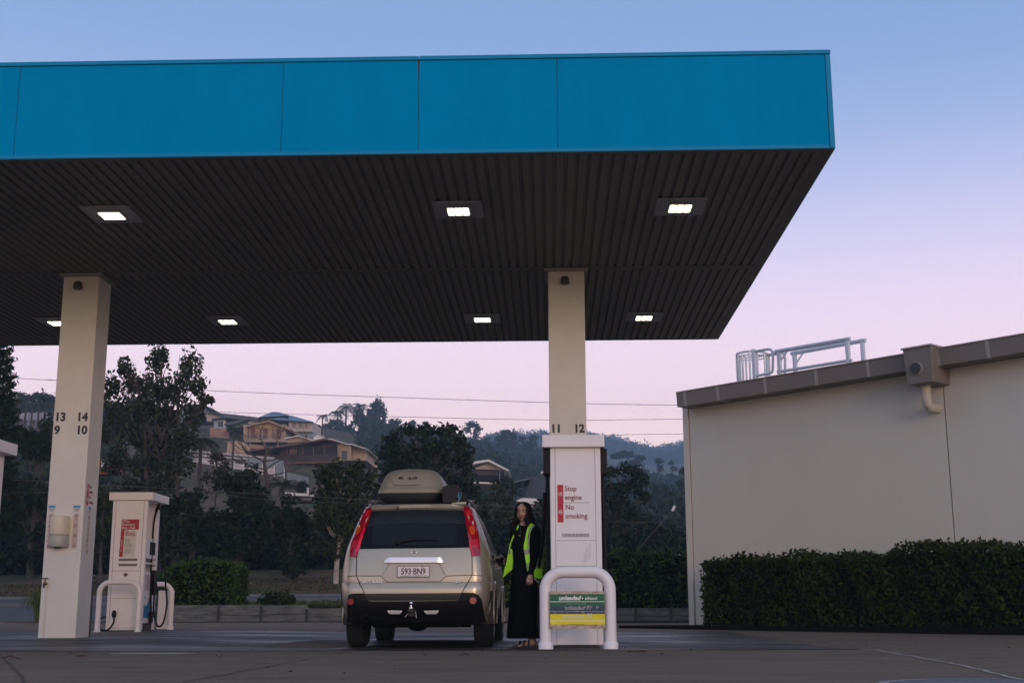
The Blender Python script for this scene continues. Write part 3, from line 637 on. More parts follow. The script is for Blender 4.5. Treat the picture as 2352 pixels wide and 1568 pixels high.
# side decals
xs_ = lb-.02
b = MB(); b.box(xs_-.0, xs_+.003, LY+.14, LY+.58, lb0+.20, lb0+.62); d1 = b.build('pump_decal', Mwhite, t)
b = MB(); yy = lin(LY+.15, LY+.56, 12); lo = lb0+.21; V = [Vector((xs_+.004, q, lo)) for q in yy]+[Vector((xs_+.004, q, lb0+.50-.07*math.sin((q-LY-.15)/.41*math.pi*1.3+.3)*(1) + .12*((q-LY-.15)/.41)**2-.02)) for q in reversed(yy)]
b.add(V, [tuple(range(len(V)))]); b.build('blue_wave', mat('decal_blue', (.0, .17, .33), .5), d1)
b = MB(); V = [Vector((xs_+.0045, LY+q, lb0+z_)) for q, z_ in ((.38, .52), (.46, .585), (.56, .60), (.56, .42), (.52, .47), (.46, .53))]; b.add(V, [tuple(range(len(V)))]); b.build('red_wave', mr_, d1)
text('lettering', 'lpg', .07, mat('decal_light', (.12, .35, .5), .5), d1, (xs_+.005, LY+.17, lb0+.55), xax=(0, 1, 0), offset=.001)
b = MB(); b.box(xs_+.0, xs_+.003, LY+.13, LY+.45, lb0+.68, lb0+1.0); d2 = b.build('instruction_sticker', Mwhite, t)
b = MB(); b.box(xs_+.004, xs_+.005, LY+.145, LY+.155, lb0+.69, lb0+.99); b.build('green_line', gr, d2)
b = MB(); b.box(xs_+.004, xs_+.005, LY+.28, LY+.31, lb0+.69, lb0+.99); b.build('red_line', mr_, d2)
b = MB()
for i in range(14):
    z = lb0+.70+i*.02; b.box(xs_+.004, xs_+.005, LY+.17, LY+.26, z, z+.007); b.box(xs_+.004, xs_+.005, LY+.33, LY+.42, z, z+.007)
b.build('small_print', nt1, d2)
# hose boom, hose, holster, gun
xh = lb+.045
b = MB(); b.box(lb-.02, lb+.05, LY+.5, LY+.62, lb0+.62, lb0+1.06, bev=.01); b.build('nozzle_holster', Mhose, t)
b = MB(); b.tube([(xh-.04, LY+.5, lz1-.16), (xh+.03, LY+.45, lz1-.02)], [.03, .022]); b.build('hose_mount', Mhose, t)
pts = bez([(xh+.0, LY+.47, lz1-.1), (xh-.06, LY+.47, lz1-.35), (xh-.06, LY+.45, lz1-1.0), (xh-.055, LY+.45, lb0+.9), (xh-.02, LY+.45, lb0+.35), (xh+.0, LY+.45, lb0+.12)]); b = MB(); b.tube(pts, .019); autosmooth(b.build('hose', Mhose, t), 60)
pts = bez([(xh+.01, LY+.5, lz1-.08), (xh+.11, LY+.5, lz1-.35), (xh+.17, LY+.5, lz1-1.1), (xh+.21, LY+.5, lb0+.8), (xh+.25, LY+.5, lb0+.45), (xh+.2, LY+.5, lb0+.12), (xh+.1, LY+.5, lb0+.07), (xh+.02, LY+.5, lb0+.3), (xh+.01, LY+.5, lb0+.62), (xh, LY+.52, lb0+.85)])
b = MB(); b.tube(pts, .017); autosmooth(b.build('hose', Mhose, t), 60)
b = MB(); b.tube([(xh, LY+.5, lb0+.62), (xh+.02, LY+.5, lb0+.8), (xh-.02, LY+.5, lb0+.98)], [.03, .04, .03]); b.build('nozzle', Mhose, t)
b = MB(); b.box(xh-.05, xh+.02, LY+.42, LY+.48, lb0+.12, lb0+.32, bev=.01); b.tube([(xh-.12, LY+.45, lb0+.24), (xh+.08, LY+.45, lb0+.24)], .014); b.build('breakaway_valve', Mhose, t)
# small hose with plug low on the front
b = MB(); q = at(262, 1412, LY-.03); pts = bez([(q.x, LY-.03, q.z), (q.x+.0, LY-.05, q.z-.14), (q.x-.1, LY-.08, q.z-.26), (q.x-.24, LY-.1, q.z-.22), (q.x-.25, LY-.06, q.z-.08), (q.x-.16, LY-.03, q.z-.02)])
b.tube(pts, .016); autosmooth(b.build('filler_hose', Mhose, t), 60)
b = MB(); b.ball((q.x, LY-.035, q.z+.02), .045, .03, .07); b.build('plug', Mhose, t)
guard('white guard rail standing in front of the gas pump', at(226, 1400, 22.3).x, at(319, 1400, 22.3).x, 22.3, at(275, 1336, 22.3).z, .046, at(275, 1457, 22.3).z)
gxa = at(324, 1400, 24.2).x
guard('white guard rail standing behind the gas pump', gxa, at(393, 1400, 24.2).x, 24.2, at(360, 1341, 24.2).z, .046, gz(-7, 24.2))
t = thing('meter_box', 'white metal box behind the gas pump beside the rear guard rail', 'box', (at(384, 1400, 24.6).x, 24.6, gz(-7, 24.6)))
q = at(382, 1400, 24.6).x; MB().box(q-.14, q+.1, 24.5, 24.75, gz(-7, 24.6), gz(-7, 24.6)+.72, bev=.01).build('cabinet', Mpump, t); MB().box(q+.03, q+.045, 24.49, 24.499, .45, .62).build('handle', Mblk, t)
# --- third pump cut by the left edge
TY3 = 13.5; e = at(40, 1040, TY3).x; z1 = at(20, 1019, TY3).z; b0 = 0
tY = 13.9
t = thing('fuel_pump', 'white fuel pump cut off by the left edge of the picture', 'fuel pump', (e-.45, tY, .0))
cz = at(40, 1047, tY+1.1).z; e = at(40, 1040, tY+1.1).x
MB().box(e-.75, e, tY, tY+1.1, cz, cz+.135, bev=.006).build('cap', Mpump, t)
MB().box(e-.66, e-.13, tY+.06, tY+.16, .06, cz-.001, bev=.006).build('end_panel', Mpump, t)
MB().box(e-.66, e-.13, tY+.95, tY+1.05, .06, cz-.001, bev=.006).build('end_panel', Mpump, t)
MB().box(e-.64, e-.15, tY+.161, tY+.949, .06, 1.0).build('cabinet', Mpump, t); MB().box(e-.5, e-.3, tY+.161, tY+.949, 1.001, cz-.002).build('mast', Mpump, t)
MB().box(e-.62, e-.17, tY+.08, tY+1.0, -.01, .059).build('plinth', MT['plinth'], t)
b = MB(); b.tube(bez([(e-.085, tY+.2, cz-.02), (e-.085, tY+.2, cz-.5), (e-.10, tY+.2, 1.1), (e-.11, tY+.22, .4), (e-.06, tY+.25, .2)]), .02); b.build('hose', Mhose, t)
b = MB(); b.box(e-.12, e-.06, tY+.1, tY+.3, cz-.25, cz-.003); b.build('hose_mount', Mhose, t)
# --- building on the right
zg = at(1557, 900, 27.0).z
A = at(1555, 900, 27.0); B = atz(2352, 765, zg); dw = (B-A); dw.z = 0; dw.normalize(); nw_ = Vector((dw.y, -dw.x, 0))
if nw_.y > 0: nw_ = -nw_
Mwall = mat('wall_render', (.57, .54, .485), .85, var=.03, scale=1.2, stretch=(1.2, 1.2, .22), bump=.12, bscale=14); Mgut = mat('gutter_taupe', (.20, .165, .145), .5, spec=.4); Mgut2 = mat('gutter_trim', (.33, .29, .26), .5)
WO = A-nw_*.42                             # wall plane passes here
bd = thing('building', 'long beige rendered wall building with taupe box gutter and hedge along its foot', 'building', (A.x, A.y, .0))
def sW(px, py, off=0): return (atpl(px, py, WO+nw_*off, nw_)-WO).dot(dw)
def W3(s, z, off=0): q = WO+dw*s+nw_*off; return Vector((q.x, q.y, z))
sc = sW(1577, 1200); s2 = sW(1590.5, 1380); sj = sW(2171, 950)
zw = zg-.12
def slab(s0, s1, z0, z1, o0, o1, name, m_, par=bd):
    P = [W3(s0, z0, o0), W3(s1, z0, o0), W3(s1, z0, o1), W3(s0, z0, o1), W3(s0, z1, o0), W3(s1, z1, o0), W3(s1, z1, o1), W3(s0, z1, o1)]
    return MB().hexa(P).build(name, m_, par)
slab(sc+.17, sj-.012, -.1, zw, -.2, 0, 'wall_panel', Mwall); slab(sj+.012, sj+9.5, -.1, zw, -.2, 0, 'wall_panel', Mwall)
slab(sc+.0, sc+.145, -.1, zw-.06, -.2, .02, 'corner_pier', Mwall)
slab(sc+.1, sj+9, -.1, zw-.05, -.19, -.03, 'backing', Mseam)
# back of the building, so it has its real depth
P0, P1 = W3(sc, -.1, -.21), W3(sj+9.4, -.1, -.21); dd = -nw_*12
P = [P0, P1, P1+dd, P0+dd]; MB().hexa(P+[p+Vector((0, 0, zw+.1)) for p in P]).build('rear_block', Mwall, bd)
gh = at(1560, 900, 27).z-at(1560, 934, 27).z
def gutter(s0, s1, z1, name='gutter'):
    P = [W3(s0, z1-gh+.03, .24), W3(s1, z1-gh+.03, .24), W3(s1, z1-gh, .40), W3(s0, z1-gh, .40)]; # sloping front
    Q = [W3(s0, z1-.02, .0), W3(s1, z1-.02, .0), W3(s1, z1-.02, .43), W3(s0, z1-.02, .43)]
    P[0] = W3(s0, z1-gh, .0); P[1] = W3(s1, z1-gh, .0)
    MB().hexa(P+Q).build(name, Mgut, bd)
    MB().hexa([W3(s0, z1-.018, .38), W3(s1, z1-.018, .38), W3(s1, z1-.018, .45), W3(s0, z1-.018, .45), W3(s0, z1, .38), W3(s1, z1, .38), W3(s1, z1, .45), W3(s0, z1, .45)]).build('gutter_lip', Mgut2, bd)
sA = -.02; so = lambda px, py: (atpl(px, py, WO+nw_*.42, nw_)-WO).dot(dw)
so6 = lambda px, py: (atpl(px, py, WO+nw_*.62, nw_)-WO).dot(dw)
sb0, sb1 = so6(2077, 850), so6(2141, 850)
gutter(sA, sb0-.0, zg); gutter(sb1+.03, sj+9.5, zg)
for px, py in ((1573, 915), (1648, 900), (1757, 885), (1874, 865), (1993, 845), (2153, 815), (2268, 800), (2400, 780)):
    s_ = so(px, py); P = [W3(s_-.035, zg-gh-.006, 0), W3(s_+.035, zg-gh-.006, 0), W3(s_+.035, zg-gh-.006, .407), W3(s_-.035, zg-gh-.006, .407), W3(s_-.035, zg-.022, 0), W3(s_+.035, zg-.022, 0), W3(s_+.035, zg-.022, .437), W3(s_-.035, zg-.022, .437)]
    MB().hexa(P).build('gutter_strap', Mgut2, bd)
# rainwater head
bh = zg-(at(2100, 886, 1)-at(2100, 806, 1)).z*0; wd = .62
zb1 = zg+.02; zb0 = (atpl(2090, 882, WO+nw_*wd, nw_)).z
P = [W3(sb0+.03, zb0, -.0), W3(sb1-.02, zb0, -.0), W3(sb1-.02, zb0, wd), W3(sb0+.05, zb0, wd), W3(sb0, zb1, 0), W3(sb1, zb1, 0), W3(sb1, zb1, wd), W3(sb0, zb1, wd)]
MB().hexa(P).build('rainwater_head', Mgut, bd)
MB().hexa([p+Vector((0, 0, dz)) for dz in (.001, .03) for p in (W3(sb0-.03, zb1, 0), W3(sb1+.03, zb1, 0), W3(sb1+.03, zb1, wd+.03), W3(sb0-.03, zb1, wd+.03))]).build('head_lip', Mgut2, bd)
q = atpl(2105, 846, WO+nw_*wd, nw_); b = MB(); b.prism(disc(q+nw_*.0, .105, 18, X=dw), nw_*.05); b.build('overflow_outlet', mat('outlet', (.05, .05, .05), .4), bd)
b = MB(); b.prism(disc(q+nw_*.0, .12, 18, X=dw), nw_*.03); b.build('overflow_ring', Mgut2, bd)
dp = (atpl(2127, 900, WO+nw_*.28, nw_)-WO).dot(dw); zd = atpl(2130, 935, WO+nw_*.25, nw_).z
b = MB(); pts = [W3(dp, zb0+.02, .28), W3(dp, zd+.15, .28), W3(dp+.01, zd+.05, .275), W3(dp+.03, zd, .25), W3(dp+.05, zd-.01, .14), W3(dp+.06, zd-.01, -.03)]
b.tube(pts, .088, 14); autosmooth(b.build('downpipe', mat('pipe_cream', (.50, .45, .39), .5), bd), 50)
# cage ladder top and guard rails standing on the roof
Mgal = mat('galvanised', (.52, .55, .60), .38, metal=.35, var=.1, scale=5)
rt = zg-.05
def px5(cx, cy): return (1653.7+.224*cx, 759.5+.224*cy)
def rp(cx, cy, off): a, b_ = px5(cx, cy); return atpl(a, b_, WO-nw_*off, nw_)
lad = thing('roof_ladder_cage', 'galvanised hooped ladder cage with grab rails at the left end of the roof', 'ladder', rp(225, 540, .9))
c0 = rp(232, 230, .6); R = (rp(350, 230, .6)-rp(112, 230, .6)).length/2
hoop = [c0+dw*math.cos(a)*R-nw_*(math.sin(a)*R*1.0+.3) for a in lin(0, 2*math.pi, 24)]
b = MB(); b.tube([h+Vector((0, 0, .02)) for h in hoop[:]], .026, 6); b.tube([h+Vector((0, 0, -.05)) for h in hoop[:]], .014, 6); b.build('hoop', Mgal, lad)
for a in (150, 180, 215, 245, 270, 300, 330, 10): 
    h = c0+dw*math.cos(R_(a))*R-nw_*(math.sin(R_(a))*R+.3); MB().tube([h+Vector((0, 0, .03)), Vector((h.x, h.y, rt-.3))], .022, 6).build('upright', Mgal, lad)
for off in (.2, 1.1):
    d = (0, 0) if off < .5 else (125, 35)
    P = [rp(350+d[0], 215+d[1], off), rp(490+d[0], 190+d[1], off), rp(525+d[0], 200+d[1], off), rp(542+d[0], 240+d[1], off), rp(540+d[0], 400+d[1], off), rp(520+d[0], 430+d[1], off), rp(480+d[0], 442+d[1], off), rp(365+d[0], 462+d[1], off)]
    MB().tube(bez(P, 4), .028, 8).build('grab_rail', Mgal, lad)
    a = rp(345+d[0], 190+d[1], off); MB().tube([a, Vector((a.x, a.y, rt-.2))], .05, 8).build('stile', Mgal, lad)
    a = rp(372+d[0], 215+d[1], off+.1); MB().tube([a, Vector((a.x, a.y, rt-.2))], .03, 8).build('stile', Mgal, lad)
gr_ = thing('roof_guard_rail', 'two galvanised parallel handrails sloping up along the roof edge', 'handrail', rp(900, 420, .5))
for k, (off, A1, A2, post, br) in enumerate(((.2, (568, 215), (1332, 84), ((605, 222), (1305, 100)), (690, 207, 615, 318)), (1.2, (733, 234), (1492, 97), ((765, 236), (1460, 112)), (852, 226, 782, 335)))):
    a, c = rp(*A1, off), rp(*A2, off); MB().tube([a, c], .045, 8).build('top_rail', Mgal, gr_)
    if k == 0: MB().tube([rp(590, 422, off), rp(1350, 300, off)], .032, 8).build('lower_rail', Mgal, gr_)
    for (u_, v_) in post: q = rp(u_, v_, off); MB().tube([q, Vector((q.x, q.y, rt-.25))], .05, 8).build('post', Mgal, gr_)
    MB().tube([rp(br[0], br[1], off), rp(br[2], br[3], off)], .02, 6).build('brace', Mgal, gr_)
MB().tube([rp(470, 255, 1.2), rp(590, 235, 1.2)], .03, 8).build('link_rail', Mgal, gr_)

# --- retaining wall of concrete sleepers
Msl = mat('sleeper_concrete', (.20, .19, .17), .9, scale=2.2, dirt=(.05, .048, .042), stretch=(1, 1, 6), bump=.3, bscale=20)
rw = thing('retaining_wall', 'low weathered concrete sleeper retaining wall in front of the garden bed', 'wall', (0, 34.3, .12))
joints = [392, 502, 600, 705, 800, 900, 1000, 1100, 1200, 1300, 1390, 1460, 1540, 1620, 1700]
for i, (a, c) in enumerate(zip(joints, joints[1:])):
    xa_, xc_ = at(a, 1410, 34.3).x, at(c, 1410, 34.3).x; g0 = gz(0, 34.3)-.05
    top = at(0 if 0 else a, 1389 if a < 560 else (1389.5 if a < 700 else 1396), 34.3).z; zm = g0+(top-g0)*.52+(.0 if i % 2 else .02)
    MB().box(xa_+.02, xc_-.02, 34.25, 34.42, g0, zm-.008, bev=.008).build('sleeper', Msl, rw)
    MB().box(xa_+.02, xc_-.02, 34.27, 34.44, zm, top, bev=.008).build('sleeper', Msl, rw)
    MB().box(xa_-.025, xa_+.018, 34.20, 34.46, g0, top-.02).build('post', mat('post_dark', (.05, .045, .04), .8), rw)
MB().box(at(392, 1410, 34.5).x, at(1700, 1410, 34.5).x, 34.45, 34.62, gz(0, 34.3)-.1, at(900, 1396, 34.5).z-.01).build('backing', MT['post_dark'], rw)  # unseen dark box added to stop sky light leaking between the sleepers
# kerb in front of the wall and below the hedge
V = []
mb = MB(); mb.box(at(392, 1430, 33.9).x, at(1700, 1430, 33.9).x, 33.75, 34.15, gz(0, 33.9)-.05, gz(0, 33.9)+.07); o = mb.build('garden_kerb', mat('kerb_dark', (.035, .032, .03), .9)); tag(o, kind='structure')
# dark bed under the long hedge
q0, q1 = at(1600, 1440, 26.3), at(2600, 1460, 20.0)
bedA = W3(sc-.4, 0, 1.75); bedB = W3(sj+9, 0, 1.75); bedC = W3(sj+9, 0, .02); bedD = W3(sc-.4, 0, .02)
P = [Vector((p.x, p.y, .02)) for p in (bedA, bedB, bedC, bedD)]
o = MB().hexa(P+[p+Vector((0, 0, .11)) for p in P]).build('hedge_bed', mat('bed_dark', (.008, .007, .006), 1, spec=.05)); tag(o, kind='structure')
# ================================================================ the car
CY = 14.9; CX = at(951.5, 1312, CY).x; CG = gz(CX, CY+1)
Mbody = mat('champagne_paint', (.44, .375, .29), .32, metal=.5, var=.03, scale=1.5, coat=.5); Mgl = mat('dark_glass', (.002, .0025, .003), .16, spec=.16)
Mplas = mat('black_plastic', (.009, .008, .008), .6, spec=.22); Mchr = mat('chrome', (.58, .58, .64), .26, metal=1); Mtyre = mat('tyre', (.012, .012, .012), .8, bump=.3, bscale=40)
Mrim = mat('alloy', (.35, .34, .33), .35, metal=.8); Mtail = mat('tail_red', (.34, .0, .012), .15, coat=.6, spec=.6); Mund = mat('underbody', (.003, .003, .003), .9, spec=.08)
car = thing('parked_car', 'champagne four-wheel drive seen from behind with a roof box, refuelling beside the pump', 'car', (CX, CY, CG))
ZL = [.30, .42, .55, .66, .76, .80, .86, .94, 1.02, 1.10, 1.15, 1.22, 1.32, 1.44, 1.56, 1.63, 1.67, 1.69]
WW = dict(z=[.3, .42, .55, .7, .8, .86, .94, 1.02, 1.1, 1.15, 1.22, 1.44, 1.63, 1.67, 1.69], w=[.83, .86, .875, .885, .89, .888, .882, .872, .858, .845, .822, .738, .655, .60, .46])
RR = dict(z=[.3, .4, .5, .6, .735, .745, .80, 1.0, 1.15, 1.3, 1.5, 1.62, 1.67, 1.69], r=[.16, .06, -.03, -.05, -.04, .0, .0, .03, .06, .13, .23, .30, .36, .50])
FR = dict(z=[.3, .5, .7, .85, .95, 1.02, 1.08, 1.15, 1.3, 1.45, 1.6, 1.67, 1.69], f=[4.45, 4.6, 4.62, 4.55, 4.4, 4.0, 3.5, 3.32, 3.0, 2.72, 2.42, 2.1, 1.6])
wz = lambda z: float(np.interp(z, WW['z'], WW['w'])); rz = lambda z: float(np.interp(z, RR['z'], RR['r'])); fz = lambda z: float(np.interp(z, FR['z'], FR['f']))
def cc(z): return .20, (.34 if z < 1.1 else max(.2, .34-(z-1.1)*.3))
def yr(x, z):                              # y of the rear skin
    w = wz(z); c, cl = cc(z); ax = min(abs(x), w*.999); b = .03*(ax/w)**2
    if ax <= w-c: return rz(z)+b
    return rz(z)+b+cl*(1-math.sqrt(max(0, 1-((ax-(w-c))/c)**2)))
def L(x, y, z): return Vector((CX+x, CY+y, CG+z))
def plan(z):
    w = wz(z); c, cl = cc(z); half = []
    for i in range(13): x = (w-c)*i/12; half.append((x, yr(x, z)))
    for i in range(1, 11):
        a = math.pi/2*i/10; x = (w-c)+c*math.sin(a); half.append((x, rz(z)+.03*(x/w)**2+cl*(1-math.cos(a))))
    y0 = half[-1][1]; f = fz(z); y1 = max(f-.45, y0+.1)
    for i in range(1, 15): half.append((w*(1-.0*i), y0+(y1-y0)*i/14))
    for i in range(1, 9):
        a = math.pi/2*i/8; half.append((w-.35*(1-math.cos(a)), y1+(f-y1)*math.sin(a)))
    for i in range(1, 5): half.append(((w-.35)*(1-i/4), f+.06*(i/4)*(1 if z < 1 else .6)))
    return half
rings = []
for z in sorted(set(ZL+[.35, .48, .6, .7, .74, .75, 1.06, 1.27, 1.38, 1.5, 1.6, 1.65])):
    h = plan(z); full = h+[(-x, y) for x, y in reversed(h[1:-1])]; rings.append([L(x, y, z) for x, y in full])
o = MB().loft(rings).build('body', Mbody, car); autosmooth(o, 28); bodyo = o
def patch(name, poly, m, off=.004, th=.02, par=None, step=.035, smooth=True):
    """a skin patch on the rear: poly in (x, z), pushed out by off, with a returned rim"""
    bm = bmesh.new(); vs = [bm.verts.new((x, 0, z)) for x, z in poly]; bm.faces.new(vs)
    xs = [p[0] for p in poly]; zs = [p[1] for p in poly]
    x = math.floor(min(xs)/step)*step
    while x < max(xs):
        bmesh.ops.bisect_plane(bm, geom=bm.verts[:]+bm.edges[:]+bm.faces[:], plane_co=(x, 0, 0), plane_no=(1, 0, 0)); x += step
    z = math.floor(min(zs)/step)*step
    while z < max(zs):
        bmesh.ops.bisect_plane(bm, geom=bm.verts[:]+bm.edges[:]+bm.faces[:], plane_co=(0, 0, z), plane_no=(0, 0, 1)); z += step
    for v in bm.verts:
        x, z = v.co.x, v.co.z; e = .004
        y = yr(x, z); gx = (yr(x+e, z)-yr(x-e, z))/(2*e); gz_ = (yr(x, z+e)-yr(x, z-e))/(2*e)
        n = Vector((gx, -1, gz_)).normalized(); v.co = Vector((x, y, z))+n*off
    if th:
        r = bmesh.ops.extrude_edge_only(bm, edges=[e for e in bm.edges if e.is_boundary])
        for v in [g for g in r['geom'] if isinstance(g, bmesh.types.BMVert)]: v.co.y += th; 
    bmesh.ops.recalc_face_normals(bm, faces=bm.faces)
    bm.verts.ensure_lookup_table(); V = [L(*v.co) for v in bm.verts]; F = [[v.index for v in f.verts] for f in bm.faces]; bm.free()
    o = link_mesh(name, V, F, m, par or car); autosmooth(o, 40); return o
def Z6(cx, cy, y=.0):                       # photo crop point -> (x, z) on the car at depth y
    p = at((1250+cx*.36353)/1.63265, (1880+cy*.36353)/1.63265, CY+y); return (p.x-CX, p.z-CG)
def ZP(pts):                                # iterate so depth follows the skin
    out = []
    for cx, cy in pts:
        y = .1
        for _ in range(5): x, z = Z6(cx, cy, y); y = yr(max(-wz(z)*.985, min(wz(z)*.985, x)), z)
        out.append((max(-wz(z)*.988, min(wz(z)*.988, x)), z))
    return out
def sym(pts): return [(-x, z) for x, z in reversed(pts)]
# rear window
gp = ZP([(398, 100), (600, 90), (828, 86), (1060, 86), (1338, 92), (1375, 250), (1400, 400), (1408, 472), (1100, 478), (828, 480), (500, 484), (276, 488), (296, 380), (330, 260), (370, 160)])
glass = patch('rear_window', gp, Mgl, .004)
patch('window_band', ZP([(398, 100), (828, 86), (1338, 92), (1375, 235), (1100, 228), (828, 226), (560, 232), (336, 262), (368, 165)]), mat('frit', (.002, .002, .002), .35), .006, par=glass, th=0)
patch('clear_zone', ZP([(440, 238), (828, 228), (1225, 232), (1268, 262), (1274, 400), (1250, 444), (828, 450), (440, 450), (405, 430), (398, 380), (410, 270)]), mat('glass_clear', (.007, .009, .012), .2, spec=.2), .0055, par=glass, th=0)
# tailgate with its shut lines as dark grooves
Mgap = mat('shut_line', (.015, .014, .013), .8)
def stroke(name, pts, w, m, off=.006, par=None, closed=False):
    P = ZP(pts); mbx = MB(); S = []
    for (xa_, za_), (xb_, zb_) in zip(P, P[1:]):
        k = max(1, int(math.hypot(xb_-xa_, zb_-za_)/.03))
        S += [(xa_+(xb_-xa_)*i/k, za_+(zb_-za_)*i/k) for i in range(k)]
    S.append(P[-1]); Lp, Rp = [], []
    for i, (x, z) in enumerate(S):
        a = S[max(i-1, 0)]; b = S[min(i+1, len(S)-1)]; d = Vector((b[0]-a[0], b[1]-a[1])).normalized(); n_ = Vector((-d.y, d.x))*w/2
        for q, l in ((1, Lp), (-1, Rp)): xx, zz = x+n_.x*q, z+n_.y*q; l.append(L(xx, yr(xx, zz)-off, zz))
    k = len(S); mbx.add(Lp+Rp, [(i, i+1, k+i+1, k+i) for i in range(k-1)]); return mbx.build(name, m, par or car)
stroke('tailgate_gap', [(262, 488), (248, 525), (240, 600), (237, 765), (322, 942)], .009, Mgap)
stroke('tailgate_gap', [(1410, 474), (1424, 520), (1432, 590), (1432, 752), (1326, 940)], .009, Mgap)
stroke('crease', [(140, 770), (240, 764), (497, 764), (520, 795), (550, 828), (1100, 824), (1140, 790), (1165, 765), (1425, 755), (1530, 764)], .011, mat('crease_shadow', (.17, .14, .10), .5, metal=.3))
# recess for the plate
rec = patch('plate_recess', ZP([(585, 640), (1085, 636), (1150, 755), (1095, 815), (555, 818), (508, 755)]), mat('recess_paint', (.45, .40, .34), .5, metal=.3), .003, th=0)
patch('recess_bevel', ZP([(585, 640), (508, 755), (500, 762), (575, 640)]), mat('bevel_dark', (.2, .17, .12), .5, metal=.4), .005, th=0, par=rec)
patch('recess_bevel', ZP([(1085, 636), (1150, 755), (1160, 755), (1095, 636)]), MT['bevel_dark'], .005, th=0, par=rec)
# chrome handle strip
b = MB(); (xa_, za_), (xb_, zb_) = Z6(524, 632), Z6(1134, 628); (xc_, zc_), (xd_, zd_) = Z6(548, 566), Z6(1106, 562)
yh = yr(0, za_)
rs = []
for i in range(17):
    f = i/16; x = xa_+(xb_-xa_)*f; e = min(1, min(f, 1-f)/.06); zt_ = za_+(zc_-za_)*(.35+.65*e)
    rs.append([L(x, yh+.01, za_), L(x, yh-.036*(.5+.5*e), za_+.004), L(x, yh-.036*(.5+.5*e), za_+.012), L(x, yh-.030*(.5+.5*e), za_+(zt_-za_)*.9), L(x, yh+.012, zt_)])
b.loft(rs); autosmooth(b.build('chrome_strip', Mchr, car), 50)
# number plate
(pa, pz0), (pb, pz1) = Z6(660, 780), Z6(993, 662); py_ = yr(0, pz0)-.014
pl = MB().box(CX+pa, CX+pb, CY+py_-.004, CY+py_+.004, CG+pz0, CG+pz1, bev=.002).build('number_plate', mat('plate_maroon', (.10, .03, .04), .5), car)
MB().box(CX+pa+.006, CX+pb-.006, CY+py_-.0055, CY+py_-.0042, CG+pz0+.006, CG+pz1-.006).build('plate_face', mat('plate_white', (.74, .66, .66), .5), pl)
pt = mat('plate_text', (.06, .012, .02), .5); pw_ = pb-pa
text('registration', '593·BN9', .098, pt, pl, L(pa+pw_*.5, py_-.007, pz0+.035), align='CENTER', sx=.83, offset=.0015, spacing=.98)
text('state_name', 'QUEENSLAND - SUNSHINE STATE', .0175, pt, pl, L(pa+pw_*.5, py_-.007, pz0+.011), align='CENTER', sx=1.15)
for cx in (732, 922): (x, z) = Z6(cx, 672); MB().tube([L(x, py_-.004, z), L(x, py_-.012, z)], .006, 6).build('screw', Mplas, pl)
# emblem and badges
(ex, ez) = Z6(829, 519); ey = yr(ex, ez)
b = MB(); b.tube([L(ex+.031*math.cos(a), ey-.01, ez+.024*math.sin(a)) for a in lin(0, 2*math.pi, 20)], .0045, 6); b.box(CX+ex-.037, CX+ex+.037, CY+ey-.016, CY+ey-.006, CG+ez-.006, CG+ez+.006); b.build('emblem', Mchr, car)
text('emblem_text', 'NISSAN', .011, mat('emblem_dark', (.05, .05, .05), .5), car, L(ex, ey-.018, ez-.004), align='CENTER', sx=1.3, offset=.0004)
bx_, bz_ = Z6(302, 840); Mbadge = mat('badge_silver', (.72, .72, .74), .35, spec=.8)
text('model_badge', 'X-TRAIL', .044, Mbadge, car, L(bx_, yr(bx_, bz_)-.01, bz_), sx=1.45, ext=.004, offset=.001, spacing=1.05)
bx_, bz_ = Z6(1262, 836); text('trim_badge', 'ST', .044, Mbadge, car, L(bx_, yr(bx_, bz_)-.012, bz_), xax=(1, .03, 0), sx=1.35, ext=.004, offset=.001)
